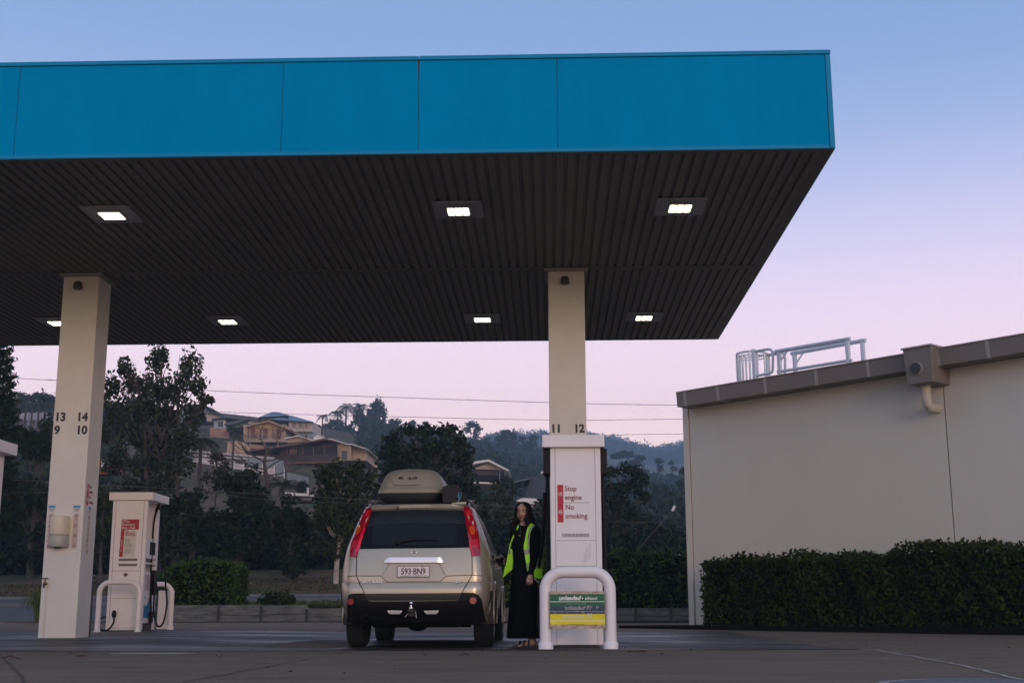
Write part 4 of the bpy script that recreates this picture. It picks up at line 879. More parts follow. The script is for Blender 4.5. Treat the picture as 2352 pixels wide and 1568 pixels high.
# tail lamps: deep red housing, bright rim, orange indicator
for s in (0, 1):
    if s == 0:
        pts = ZP([(350, 62), (408, 58), (385, 150), (345, 255), (318, 330), (290, 420), (272, 490), (248, 530), (240, 578), (180, 568), (183, 500), (200, 400), (235, 290), (268, 215), (305, 140)])
        rim_ = ZP([(340, 270), (320, 330), (290, 425), (270, 492), (244, 530), (236, 560), (226, 556), (236, 510), (258, 440), (285, 350), (318, 272)])
        org_ = ZP([(262, 255), (292, 250), (288, 300), (262, 340), (238, 345), (240, 300)]); hot = ZP([(270, 245), (284, 245), (280, 270), (268, 272)])
        clr = ZP([(190, 425), (240, 400), (262, 400), (244, 470), (186, 500)]); red2 = ZP([(340, 90), (385, 90), (365, 150), (318, 165)])
    else:
        pts = ZP([(1336, 52), (1392, 52), (1432, 120), (1466, 210), (1487, 300), (1500, 400), (1508, 490), (1507, 556), (1432, 564), (1424, 515), (1405, 475), (1396, 390), (1375, 270), (1352, 150)])
        rim_ = ZP([(1400, 400), (1412, 400), (1424, 470), (1436, 510), (1450, 555), (1434, 558), (1424, 512), (1407, 476)])
        org_ = ZP([(1400, 262), (1440, 250), (1458, 300), (1450, 345), (1412, 345), (1400, 300)]); hot = ZP([(1424, 210), (1436, 208), (1440, 240), (1428, 242)])
        clr = ZP([(1425, 400), (1485, 395), (1492, 470), (1436, 480)]); red2 = ZP([(1362, 95), (1412, 100), (1425, 150), (1375, 150)])
    tl = patch('tail_lamp', pts, Mtail, .012, th=.03, step=.03)
    patch('bright_edge', rim_, mat('tail_bright', (.80, .0, .045), .2, coat=.4), .0145, th=0, par=tl)
    patch('indicator', org_, mat('tail_orange', (.62, .07, .01), .2, coat=.5), .0145, th=0, par=tl)
    patch('brake_segment', red2, mat('tail_mid', (.62, .01, .02), .2, coat=.5), .0145, th=0, par=tl)
    patch('lower_segment', clr, mat('tail_low', (.55, .02, .05), .25, coat=.5), .0145, th=0, par=tl)
    patch('reflector_bulb', hot, mat('tail_hot', (.95, .65, .5), .2), .016, th=0, par=tl)
# spoiler lip, high stop lamp, washer nozzle
sp = ZP([(402, 64), (600, 52), (828, 46), (1060, 45), (1334, 52), (1336, 88), (1060, 82), (828, 82), (600, 87), (400, 98)])
patch('roof_spoiler', sp, Mbody, .03, th=.03)
patch('high_stop_lamp', ZP([(690, 60), (990, 55), (1030, 78), (680, 80)]), mat('stop_lens', (.42, .33, .26), .3), .034, th=.0)
x, z = Z6(668, 68, .3); MB().tube([L(x, yr(x, z)-.03, z-.012), L(x, yr(x, z)-.045, z+.012)], .008, 6).build('washer_nozzle', Mplas, car)
# wiper
P = ZP([(665, 428), (720, 405), (800, 392), (900, 387), (1000, 389), (1095, 397)]); Q = [L(x, yr(x, z)-.03, z) for x, z in P]
w_ = MB().tube(Q, [.016, .014, .011, .008, .007, .006], 6).build('wiper', Mplas, car); x, z = P[0]; b = MB(); b.ball(L(x, yr(x, z)-.02, z), .026, .02, .02); autosmooth(b.build('wiper_hub', Mplas, w_), 60)
# black lower bumper
low = patch('lower_bumper', [(-.80, .31)]+ZP([(168, 960), (200, 948), (320, 944), (365, 1018), (400, 1026), (828, 1024), (1250, 1016), (1285, 1008), (1326, 938), (1440, 940), (1490, 960), (1520, 1010)])+[(.80, .31)], Mplas, .02, th=.05, step=.05)
patch('step_panel', ZP([(324, 948), (828, 944), (1324, 940), (1282, 1004), (1240, 1012), (828, 1016), (380, 1016), (362, 1008)]), mat('step_dark', (.022, .021, .02), .45), .006, th=0)
for cx, cy, rr in ((205, 1031, .034), (1441, 1020, .038)):
    x, z = Z6(cx, cy, .1); y = yr(x, z); nx = Vector((.25*(1 if x > 0 else -1), -1, 0)).normalized(); X = Vector((-nx.y, nx.x, 0)) if True else 0
    c = L(x, y, z)+nx*.02
    b = MB(); b.prism(disc(c+nx*.004, rr+.012, 18, X=X), nx*.006); b.build('reflector_bezel', Mplas, car)
    b = MB(); b.prism(disc(c+nx*.008, rr, 18, X=X), nx*.008); b.build('reflector', mat('reflector_red', (.28, .008, .015), .4), car)
for (c0_, c1_) in ((555, 710), (932, 1086)):
    (x0_, z1_), (x1_, z0_) = Z6(c0_, 1120), Z6(c1_, 1158); y = yr(0, z0_)-.045
    b = MB(); b.prism([L(x0_, y, z1_), L(x0_+.03, y, z0_), L(x1_-.03, y, z0_), L(x1_, y, z1_)], (0, -.012, 0)); r_ = b.build('reversing_lamp', mat('lens_grey', (.42, .39, .36), .3), car)
    b = MB(); b.prism([L(x0_+.002, y-.013, z1_), L(x0_+.014, y-.013, z0_+.012), L(x0_+.026, y-.013, z1_)], (0, -.004, 0)); b.prism([L(x1_-.026, y-.013, z1_), L(x1_-.014, y-.013, z0_+.012), L(x1_-.002, y-.013, z1_)], (0, -.004, 0)); b.box(CX+x0_+.03, CX+x1_-.03, CY+y-.017, CY+y-.013, CG+z1_-.008, CG+z1_); b.build('chrome_trim', Mchr, r_)
# tow bar
x, z = Z6(806, 1045, -.15); y = -.19
tb = MB(); tb.box(CX+x-.035, CX+x+.035, CY-.12, CY+.4, CG+z-.15, CG+z-.09, bev=.006); tb.box(CX+x-.03, CX+x+.03, CY-.22, CY-.08, CG+z-.10, CG+z-.06, bev=.006); tbo = tb.build('tow_bar', mat('towbar', (.012, .012, .012), .6, metal=.0), car)
b = MB(); b.ball(L(x, y, z), .024, n=14, m=9); b.tube([L(x, y, z-.015), L(x, y, z-.06)], .012, 8); b.tube([L(x, y, z-.045), L(x, y, z-.06)], .026, 10); autosmooth(b.build('tow_ball', Mchr, tbo), 50)
b = MB(); b.tube([L(x-.075, y+.05, z-.155), L(x-.035, y+.04, z-.115)], .0035, 6); b.tube([L(x+.05, y+.03, z-.09), L(x+.06, y+.03, z-.165)], .003, 6); b.build('safety_pin', Mchr, tbo)
# underside, exhaust, tank, axle
b = MB(); b.box(CX-.74, CX+.74, CY+.18, CY+4.2, CG+.265, CG+.40); b.build('floor_pan', Mund, car)
b = MB(); b.box(CX-.45, CX+.5, CY+.25, CY+.9, CG+.235, CG+.30, bev=.02); b.tube([L(-.6, 1.0, .27), L(.6, 1.0, .27)], .04, 8); b.ball(L(-.05, .95, .255), .13, .2, .07); b.build('rear_axle', Mund, car)
x, z = Z6(342, 1203); b = MB(); b.tube([L(x, -.03, z), L(x+.01, .5, z+.01)], .035, 14, cap=False); b.build('exhaust_pipe', mat('exhaust', (.05, .045, .04), .5, metal=.6), car)
b = MB(); b.tube([L(x+.03, .1, z-.01), L(x+.35, .12, z-.015)], .075, 12); b.build('silencer', Mund, car)
# wheels
def wheel(x, y, s, name='wheel'):
    r = .345; hw_ = .113; c = L(x, y, r)
    prof = [(-hw_, .22), (-hw_-.004, .27), (-hw_, .31), (-hw_+.02, .337), (-hw_+.05, r), (0, r+.001), (hw_-.05, r), (hw_-.02, .337), (hw_, .31), (hw_+.004, .27), (hw_, .22)]
    rs = [[c+Vector((a, q*math.cos(t_), q*math.sin(t_))) for t_ in lin(0, 2*math.pi, 36)[:-1]] for a, q in prof]
    o = MB().loft(rs).build('wheel', Mtyre, car); autosmooth(o, 30)
    b = MB(); n = 36; X_ = s*(hw_-.004)
    rs = [[c+Vector((X_+s*a, q*math.cos(t_), q*math.sin(t_))) for t_ in lin(0, 2*math.pi, n)[:-1]] for a, q in ((-.03, .20), (.004, .222), (.008, .212), (-.02, .195))]
    b.loft(rs, cap=False)
    for k in range(5):
        a0 = 2*math.pi*k/5+.3; d0 = Vector((0, math.cos(a0), math.sin(a0))); t0 = Vector((0, -math.sin(a0), math.cos(a0)))
        P = [c+Vector((s*(hw_-.05), 0, 0))+d0*.03-t0*.03, c+Vector((s*(hw_-.05), 0, 0))+d0*.2-t0*.045, c+Vector((s*(hw_-.05), 0, 0))+d0*.2+t0*.045, c+Vector((s*(hw_-.05), 0, 0))+d0*.03+t0*.03]
        b.prism(P if s > 0 else P[::-1], (s*.035, 0, 0))
    b.prism(disc(c+Vector((s*(hw_-.02), 0, 0)), .035, 12, X=(0, 1, 0)), (s*.015, 0, 0)); autosmooth(b.build('rim', Mrim, o), 40)
for y in (.93, 3.56):
    for s in (-1, 1):
        if True: wheel(s*(.765 if y < 2 else .78), y, s)
# arches (dark liner disc proud of the side) and flares
for y in (.93, 3.56):
    for s in (-1, 1):
        xx = s*.8835; c = L(xx, y, .36)
        pts_ = [c+Vector((0, .40*math.cos(a), .40*math.sin(a))) for a in lin(R_(-14), R_(194), 22)]
        b = MB(); b.prism(pts_ if s > 0 else pts_[::-1], (s*.004, 0, 0)); b.build('arch_liner', Mund, car)
        P = [c+Vector((s*.012, .405*math.cos(a), .405*math.sin(a))) for a in lin(R_(-12), R_(192), 24)]
        b = MB(); b.tube(P, .014, 8); autosmooth(b.build('arch_flare', Mbody if y > 2 else Mbody, car), 60)
# mud flaps
for s in (-1, 1):
    x0_ = s*.62; x1_ = s*.90; P = [L(x0_, .50, .27), L(x1_-s*.01, .50, .27), L(x1_, .50, .30), L(x1_-s*.03, .44, .52), L(x0_, .44, .52)]
    b = MB(); b.prism(P if s > 0 else P[::-1], (0, .012, 0)); b.build('mud_flap', mat('flap', (.05, .043, .036), .7), car)
# side sills and side windows following the skin
def sidepatch(name, poly, s, m, off=.004, th=0):
    bm = bmesh.new(); vs = [bm.verts.new((0, y, z)) for y, z in poly]; bm.faces.new(vs)
    zs = [p[1] for p in poly]; z = math.floor(min(zs)/.04)*.04
    while z < max(zs): bmesh.ops.bisect_plane(bm, geom=bm.verts[:]+bm.edges[:]+bm.faces[:], plane_co=(0, 0, z), plane_no=(0, 0, 1)); z += .04
    for v in bm.verts:
        y, z = v.co.y, v.co.z; w = wz(z); c, cl = cc(z); y0 = rz(z)+.03; x = w
        if y < y0+cl: u_ = max(0, 1-(y-y0)/cl); x = w-c+c*math.sqrt(max(0, 1-u_*u_))
        v.co.x = s*(x+off)
    bmesh.ops.recalc_face_normals(bm, faces=bm.faces)
    bm.verts.ensure_lookup_table(); V = [L(*v.co) for v in bm.verts]; F = [[v.index for v in f.verts] for f in bm.faces]; bm.free()
    o = link_mesh(name, V, F, m, car); autosmooth(o, 40)
for s in (-1, 1):
    sidepatch('side_window', [(.42, 1.17), (1.06, 1.16), (1.08, 1.5), (.85, 1.58), (.62, 1.57)], s, Mgl)
    sidepatch('side_window', [(1.13, 1.16), (2.0, 1.15), (1.98, 1.6), (1.15, 1.605)], s, Mgl)
    sidepatch('side_window', [(2.06, 1.15), (2.95, 1.14), (2.6, 1.42), (2.32, 1.58), (2.04, 1.60)], s, Mgl)
    sidepatch('sill_moulding', [(1.38, .33), (3.1, .33), (3.1, .46), (1.38, .46)], s, Mplas, .012)
    sidepatch('bumper_side', [(.16, .34), (.50, .34), (.50, .62), (.22, .66)], s, Mplas, .010)
    for a, c_ in ((1.1, 1.105), (2.02, 2.03), (3.02, 3.03)): sidepatch('door_gap', [(a-.004, .47), (a+.006, .47), (a+.006, 1.13), (a-.004, 1.13)], s, Mgap, .005)
    for a in (1.3, 2.2): b = MB(); b.box(CX+s*.885-.012, CX+s*.885+.012+s*.02, CY+a, CY+a+.19, CG+.96, CG+.985, bev=.006); b.build('door_handle', Mbody, car)
    # roof rails
    b = MB(); P = bez([(CX+s*.60, CY+.52, CG+1.66), (CX+s*.605, CY+.62, CG+1.72), (CX+s*.60, CY+1.4, CG+1.735), (CX+s*.575, CY+2.2, CG+1.70), (CX+s*.565, CY+2.3, CG+1.66)], 4); b.tube(P, .018, 8); autosmooth(b.build('roof_rail', mat('rail_metal', (.25, .24, .24), .3, metal=.9), car), 50)
    # mirrors
    b = MB(); x = s*.965; b.ball(L(x, 2.95, 1.15), .10, .06, .068, 14, 9); b.tube([L(s*.84, 2.98, 1.08), L(s*.93, 2.96, 1.12)], .025, 6); autosmooth(b.build('wing_mirror', Mplas, car), 50)

# windscreen
rs = [[L(x*wz(z)*.9, fz(z)+.06*(1-(x)**2)-.0+.008, z+.008) for x in lin(-1, 1, 8)] for z in (1.12, 1.25, 1.4, 1.58)]
b = MB(); k = 9; V = [p for r in rs for p in r]; b.add(V, [(j*k+i, j*k+i+1, (j+1)*k+i+1, (j+1)*k+i) for j in range(3) for i in range(8)]); b.build('windscreen', Mgl, car)
for s in (-1, 1):
    b = MB(); b.ball(L(s*.66, 4.42, .82), .17, .16, .085, 12, 7); autosmooth(b.build('headlamp', mat('lens_clear', (.6, .6, .62), .1), car), 60)
b = MB(); b.box(CX-.35, CX+.35, CY+4.56, CY+4.69, CG+.68, CG+.85, bev=.02); b.build('grille', Mplas, car)
# fuel filler flap, open on the right
b = MB(); b.prism([L(.872, .98, .98), L(.872, 1.12, .98), L(.866, 1.12, 1.10), L(.866, .98, 1.10)], (.012, 0, 0)); b.build('filler_recess', Mund, car)
# --- cross bars, roof box, bag
for y in (.95, 1.75):
    b = MB(); b.box(CX-.64, CX+.64, CY+y-.03, CY+y+.03, CG+1.745, CG+1.775, bev=.008); 
    for s in (-1, 1): b.box(CX+s*.60-.03, CX+s*.60+.03, CY+y-.045, CY+y+.045, CG+1.715, CG+1.75)
    b.build('roof_bar', mat('bar_metal', (.06, .06, .06), .4, metal=.5), car)
def Z7(cx, cy, y): p = at((1400+cx*.17007)/1.63265, (1720+cy*.17007)/1.63265, CY+y); return (p.x-CX, p.z-CG)
bxt = thing('roof_box', 'olive beige hard shell roof box strapped on top of the champagne car', 'roof box', L(0, 1.2, 1.78))
Mbox = mat('box_shell', (.255, .225, .165), .48, var=.04, scale=3); Mboxd = mat('box_base', (.012, .012, .012), .6)
YB = .62
(bl_, zs0), (br_, _) = Z7(60, 745, YB), Z7(1565, 740, YB)
zbot = Z7(700, 965, YB)[1]; zrim = Z7(700, 745, YB)[1]; zr2 = Z7(700, 640, YB)[1]; ztop_ = Z7(800, 205, YB+.25)[1]
xm_ = (bl_+br_)/2; hw_ = (br_-bl_)/2
def boxring(z, q, yb, yf, rc=.14, tilt=0):
    pts_ = []; w = hw_*q
    for (sx_, sy_) in ((1, -1), (1, 1), (-1, 1), (-1, -1)):
        cx_ = sx_*(w-rc); cy_ = yb+rc if sy_ < 0 else yf-rc; a0 = {(1, -1): -90, (1, 1): 0, (-1, 1): 90, (-1, -1): 180}[(sx_, sy_)]
        for a in lin(a0, a0+90, 6): x = cx_+rc*math.cos(R_(a)); y = cy_+rc*math.sin(R_(a)); pts_.append(L(xm_+x, y+.05*(x/hw_)**2*(1 if sy_ < 0 else 0), z))
    return pts_
b = MB(); b.loft([boxring(zbot, .80, YB+.12, YB+1.35), boxring(zbot+.03, .86, YB+.07, YB+1.42), boxring(zbot+(zrim-zbot)*.55, .955, YB+.03, YB+1.5), boxring(zrim-.004, .975, YB+.02, YB+1.52)]); autosmooth(b.build('box_base', Mboxd, bxt), 40)
hh = ztop_-zr2
b = MB(); b.loft([boxring(zrim, .99, YB, YB+1.54), boxring(zrim+.012, 1.0, YB-.005, YB+1.55), boxring(zr2-.012, .985, YB, YB+1.54), boxring(zr2, .96, YB+.015, YB+1.52), boxring(zr2+.006, .95, YB+.025, YB+1.51)]
   +[boxring(zr2+hh*f, q, YB+o_, YB+1.5-o_*.8, rc) for f, q, o_, rc in ((.15, .935, .035, .16), (.35, .90, .055, .17), (.55, .85, .085, .18), (.72, .79, .12, .18), (.85, .71, .17, .18), (.94, .60, .24, .18), (.985, .46, .32, .16), (1.0, .3, .42, .1))]); autosmooth(b.build('box_lid', Mbox, bxt), 50)
# pressed line and the remains of its lettering
x, z = Z7(560, 440, YB+.1); frx = Z7(960, 440, YB+.1)[0]; lz = z
ly_ = YB+.078
let = mat('box_letter', (.012, .011, .01), .5)
def letter(polys):
    b = MB()
    for P in polys:
        Q = []
        for cx, cy in P: xx, zz = Z7(cx, cy, ly_); f_ = max(0, (zz-zr2)/hh); o_ = float(np.interp(f_, [0, .15, .35, .55, .72, .85], [.025, .035, .055, .085, .12, .17])); Q.append(L(xx, YB+o_+.05*((xx-xm_)/hw_)**2-.006, zz))
        b.prism(Q, (0, .01, 0))
    b.build('lettering', let, bxt)
letter([[(552, 440), (580, 440), (600, 415), (650, 415), (655, 395), (580, 395)]]); letter([[(600, 440), (640, 440), (625, 424), (650, 424), (650, 415), (612, 415)]])
letter([[(770, 440), (850, 440), (850, 422), (800, 422), (825, 395), (795, 395)]]); letter([[(860, 440), (885, 440), (905, 410), (930, 410), (925, 440), (955, 440), (962, 395), (895, 395)]])
b = MB(); P = []
for cx, cy in ((405, 470), (430, 530), (460, 565), (500, 578), (700, 575), (900, 570), (1060, 566)): 
    xx, zz = Z7(cx, cy, ly_); f_ = max(0, (zz-zr2)/hh); o_ = float(np.interp(f_, [0, .15, .35, .55], [.025, .035, .055, .085])); P.append(L(xx, YB+o_+.05*((xx-xm_)/hw_)**2-.002, zz))
b.tube(bez(P, 3), .006, 6); autosmooth(b.build('pressed_line', Mbox, bxt), 60)
bag = thing('roof_bag', 'black cloth bag lashed on the roof to the right of the roof box', 'bag', L(.45, .9, 1.76))
Mbag = mat('bag_cloth', (.018, .014, .014), .85, bump=.8, bscale=14)
def Q7(cx, cy, y): x, z = Z7(cx, cy, y); return L(x, y, z)
front = [(1505, 600), (1600, 575), (1680, 555), (1790, 575), (1850, 660), (1885, 740), (1870, 850), (1830, 940), (1700, 960), (1520, 955), (1500, 850), (1495, 700)]
rs = []
for k, (y, sx_, dz) in enumerate(((.52, .9, -.012), (.55, 1, 0), (.8, 1.02, .012), (1.1, 1, -.03), (1.5, .95, -.05), (1.9, .7, -.08))):
    base_ = [Q7(a, c_, .55) for a, c_ in front]; c0_ = sum(base_, Vector())/len(base_)
    rs.append([Vector((c0_.x+(p.x-c0_.x)*sx_+random.uniform(-.006, .006)+k*.018, CY+y, c0_.z+(p.z-c0_.z)*sx_+dz+random.uniform(-.006, .006))) for p in base_])
autosmooth(MB().loft(rs).build('bag_body', Mbag, bag), 50)
rs = []
for k, (y, q) in enumerate(((.62, 1), (1.0, 1.05), (1.6, 1), (2.1, .6))):
    rs.append([Q7(a, c_, .6)+Vector((0, y-.6, 0)) for a, c_ in ((1880, 660), (1935, 720), (2000, 800), (2070, 880), (2100, 960), (2080, 1010), (1900, 1000), (1885, 860))])
autosmooth(MB().loft(rs).build('rolled_cover', Mbag, bag), 50)
b = MB(); b.tube(bez([Q7(1885, 730, .54), Q7(1872, 820, .52), Q7(1895, 870, .52), Q7(1865, 950, .52)], 5), .007, 6); b.tube(bez([Q7(1935, 740, .6), Q7(1925, 830, .55), Q7(1898, 880, .53)], 5), .006, 6); b.build('blue_cord', mat('cord_blue', (.10, .28, .36), .6), bag)
b = MB(); P = Q7(1885, 970, .58); b.box(P.x-.09, P.x+.09, P.y-.02, P.y+.02, P.z-.014, P.z+.01, bev=.004); b.build('bar_end', mat('bar_end', (.4, .38, .33), .4, metal=.5), car)
# ================================================================ the woman at the pump
WY = 15.45
def wp(px, py, dy=0): return at(px, py, WY+dy)
gw = gz(1, WY)
ft = wp(1206, 1486); per = thing('person', 'long dark haired woman in a black dress and open yellow hi-vis vest, refuelling the car', 'person', Vector((ft.x, WY, gw)))
Mskin = mat('skin', (.44, .26, .185), .5, var=.05, scale=30); Mhair = mat('hair_dark', (.006, .0045, .004), .6, spec=.12, bump=.5, bscale=60, stretch=(6, 6, .6)); Mdress = mat('black_cloth', (.003, .003, .003), .9, spec=.08)
Mvest = mat('hivis', (.36, .78, .02), .6, var=.08, scale=9, bump=.2, bscale=12); Mrefl = mat('reflective', (.20, .21, .20), .4, spec=.8)
# --- body: one skinned surface, hands with five fingers
sv, se, sr = [], [], []
def chain(pts, rad, start=None):
    prev = start
    for p, r in zip(pts, rad):
        sv.append(tuple(p)); sr.append(r); k = len(sv)-1
        if prev is not None: se.append((prev, k))
        prev = k
    return prev
pel = chain([wp(1204, 1318)], [.13])
ch = chain([wp(1202, 1285), wp(1202, 1255), wp(1203, 1228)], [.105, .11, .10], pel)
nk = chain([wp(1202, 1214, .01), wp(1200.5, 1204, .01), wp(1200, 1194, .015)], [.05, .040, .040], ch)
# left arm of hers (camera right), hanging
sh = chain([wp(1225, 1222, -.03), wp(1227, 1266, -.07), wp(1219.5, 1318, -.13)], [.036, .034, .024], ch)
h0 = chain([wp(1219, 1323, -.15)], [.028], sh)
pal = chain([wp(1218, 1329, -.16)], [.030], h0)
for k, (dx, ln, dx2) in enumerate(((-6.2, 10, -1.2), (-2.6, 12.5, -.6), (1.0, 11.5, .2), (4.2, 9, .8))):
    chain([wp(1218+dx*.7, 1330.5, -.165), wp(1218+dx, 1330.5+ln*.45, -.175), wp(1218+dx+dx2*.5, 1330.5+ln*.75, -.165), wp(1218+dx+dx2, 1330.5+ln, -.15)], [.011, .0095, .0085, .007], pal)
chain([wp(1213, 1326, -.17), wp(1210.5, 1330, -.18), wp(1210, 1335, -.175)], [.012, .010, .008], h0)
# right arm reaching to the nozzle
s2_ = chain([wp(1184, 1224, .02), wp(1176, 1262, .10), wp(1166, 1288, .22)], [.05, .038, .024], ch)
p2 = chain([wp(1162, 1289, .27)], [.028], s2_)
for k in range(4):
    chain([wp(1160+k*.3, 1286+k*2.4, .29), wp(1157+k*.3, 1285+k*2.4, .27), wp(1156.5+k*.3, 1287+k*2.4, .23), wp(1159+k*.3, 1288+k*2.4, .22)], [.011, .0095, .0085, .007], p2)
chain([wp(1164, 1285, .24), wp(1161, 1282.5, .22), wp(1158, 1283, .21)], [.012, .010, .008], p2)
# legs and feet (toes point to the car)
for s, dy in ((0, -.10), (1, .09)):
    x = 1208+s*4
    kn = chain([wp(1200+s*9, 1345, dy*.5), wp(x, 1400, dy*.7), wp(1221+s*2, 1461, dy)], [.068, .050, .036], pel)
    an = chain([wp(1223+s*2, 1475, dy)], [.034], kn)
    chain([wp(1230+s*2, 1481, dy)], [.027], an)
    md = chain([wp(1212+s*2, 1476.5, dy), wp(1199+s*2, 1480, dy-.01)], [.030, .026], an)
    for k in range(5):
        o_ = (k-2)*.019; l_ = (1, .95, .85, .72, .6)[k if s == 0 else k]
        chain([wp(1197, 1481.5, dy-.01+o_)+Vector((0, 0, 0)), wp(1196-7*l_, 1483, dy-.02+o_)], [.012, .009], md)
me = bpy.data.meshes.new('tmp'); me.from_pydata(sv, se, []); tmp = bpy.data.objects.new('tmp', me); COL.objects.link(tmp)
mod = tmp.modifiers.new('skin', 'SKIN'); mod.use_smooth_shade = True
for i, r in enumerate(sr): me.skin_vertices[0].data[i].radius = (r, r)
me.skin_vertices[0].data[0].use_root = True
su = tmp.modifiers.new('sub', 'SUBSURF'); su.levels = 2; su.render_levels = 2
dg = bpy.context.evaluated_depsgraph_get(); m2 = bpy.data.meshes.new_from_object(tmp.evaluated_get(dg))
BV = [tuple(v.co) for v in m2.vertices]; BF = [tuple(p.vertices) for p in m2.polygons]
bpy.data.objects.remove(tmp); bpy.data.meshes.remove(m2); bpy.data.meshes.remove(me)
# head
HC = wp(1199, 1176.5, 0); fwd = Vector((-.16, -1, .0)).normalized(); rt_ = Vector((-fwd.y, fwd.x, 0)); up_ = Vector((0, 0, 1))
hm = MB(); NU, NV = 36, 26; Vh = []
def hp(a, b):                              # a: -pi..pi from the face, b: -pi/2..pi/2
    x = math.sin(a)*math.cos(b); y = math.cos(a)*math.cos(b); z = math.sin(b)
    w, d, h = .071, .088, .112
    if z < 0: w *= 1-.36*(-z)**1.7; d *= 1-.12*(-z)
    X, Y, Z = x*w, y*d, z*h
    if y > 0:
        g = lambda cx, cz, sx, sz: math.exp(-((X-cx)/sx)**2-((Z-cz)/sz)**2)
        Y += .020*g(0, -.028, .010, .014)+.010*g(0, -.008, .008, .022)+.006*g(0, -.062, .020, .006)+.010*g(0, -.098, .022, .014)
        Y -= .011*(g(.029, .004, .016, .011)+g(-.029, .004, .016, .011)); Y += .004*(g(.03, .022, .02, .006)+g(-.03, .022, .02, .006))
        Y += .005*(g(.04, -.03, .018, .018)+g(-.04, -.03, .018, .018)); Y -= .003*g(0, -.052, .02, .004)
    return X, Y, Z
def hw3(X, Y, Z): return HC+rt_*X+fwd*Y+up_*Z
for j in range(NV+1):
    for i in range(NU): Vh.append(hw3(*hp(2*math.pi*i/NU-math.pi, -math.pi/2+math.pi*j/NV)))
Fh = [(j*NU+i, j*NU+(i+1) % NU, (j+1)*NU+(i+1) % NU, (j+1)*NU+i) for j in range(NV) for i in range(NU)]
k = len(BV); BV += [tuple(v) for v in Vh]; BF += [tuple(q+k for q in f) for f in Fh]
body = link_mesh('body', BV, BF, Mskin, per, smooth=True)
def face_y(X, Z):
    b = math.asin(max(-.999, min(.999, Z/.112))); w = .071*(1-.36*max(0, -math.sin(b))**1.7)
    a = math.asin(max(-.99, min(.99, X/(w*math.cos(b))))); return hp(a, b)[1]
for s in (-1, 1):
    X, Z = s*.029, .002; b = MB(); b.ball(hw3(X, face_y(X, Z)-.004, Z), .0125, .009, .008, 10, 7); e = b.build('eye', mat('eye_white', (.34, .30, .28), .3), per, smooth=True)
    b = MB(); b.ball(hw3(X, face_y(X, Z)+.003, Z), .0062, .004, .0066, 8, 5); b.build('iris', mat('iris', (.012, .008, .006), .2), e)
    P = [hw3(X+s*q, face_y(X+s*q, Z+.006)+.0015, Z+.0065+dz) for q, dz in ((-.016, -.002), (-.006, .002), (.006, .002), (.017, -.003))]; b = MB(); b.tube(P, [.0015, .003, .003, .0015], 6); b.build('eyelid', mat('lash', (.03, .015, .012), .6), per)
    P = [hw3(X+s*q, face_y(X+s*q, Z+.02)+.001, Z+.019+dz) for q, dz in ((-.019, -.003), (-.006, .001), (.008, .003), (.022, -.002))]; b = MB(); b.tube(P, [.0025, .0038, .0034, .0018], 6); b.build('eyebrow', Mhair, per)
    b = MB(); b.ball(hw3(s*.071, .0, -.01), .008, .016, .028, 8, 6); b.build('ear', Mskin, per, smooth=True)
b = MB(); P = [hw3(x, face_y(x, -.062)+.001, -.061+dz) for x, dz in ((-.023, 0), (-.010, .0025), (0, .001), (.010, .0025), (.023, 0))]; b.tube(P, [.0015, .0042, .004, .0042, .0015], 8)
P = [hw3(x, face_y(x, -.068)+.001, -.0675+dz) for x, dz in ((-.019, .003), (-.009, -.001), (0, -.002), (.009, -.001), (.019, .003))]; b.tube(P, [.0015, .0045, .005, .0045, .0015], 8); b.build('lips', mat('lips', (.26, .085, .075), .45), per, smooth=True)
b = MB()
for s in (-1, 1): b.ball(hw3(s*.006, face_y(s*.006, -.043)+.001, -.043), .0028, .002, .002, 6, 4)
b.build('nostrils', mat('nostril', (.08, .03, .025), .8), per)
# hair
LV = [(1151.8, 1197, 1207, 2, .03), (1153.5, 1190.5, 1213, 8, .07), (1157, 1186.5, 1217, 14, .10), (1160.5, 1184.5, 1219, 13, .115), (1164, 1183.3, 1220.5, 26, .12), (1170, 1182, 1222.5, 44, .125), (1178, 1181, 1224, 48, .125), (1186, 1180, 1225.5, 46, .125), (1194, 1177.5, 1228, 40, .12),
      (1201, 1175, 1229.5, 30, .12), (1207, 1173.8, 1230, 27, .115), (1213, 1175, 1229.5, 30, .11), (1220, 1177.5, 1228, 38, .105), (1228, 1179, 1226, 46, .09), (1236, 1181, 1222, 60, .07)]
n = 40; hr = []
for i, (py, xl, xr, phi, dep) in enumerate(LV):
    xc_ = (xl+xr)/2; c = wp(xc_, py, .04); rx = (xr-xl)/2/FPX*WY*1.0; ph = R_(phi*1.3); dep = dep*.88; ring = []
    fx_ = (1198.5-xc_)/((xr-xl)/2)          # opening is centred on the face
    a0 = math.asin(max(-.9, min(.9, fx_)))
    A = lin(a0+ph, a0-ph+2*math.pi, n)
    th_ = .030 if py > 1165 else (.02 if py > 1156 else .008)
    out = [Vector((c.x+math.sin(a)*rx*(1+.02*math.sin(9*a+i*.5)), c.y-math.cos(a)*dep*(1+.02*math.sin(7*a+i*.4)), c.z)) for a in A]
    inn = [Vector((c.x+math.sin(a)*max(.001, rx-th_), c.y-math.cos(a)*max(.001, dep-th_), c.z)) for a in reversed(A)]
    hr.append(out+inn)
b = MB(); b.loft(hr[::-1]); c = wp(1202, 1151.4, .02); ho = b.build('hair', Mhair, per); autosmooth(ho, 60)
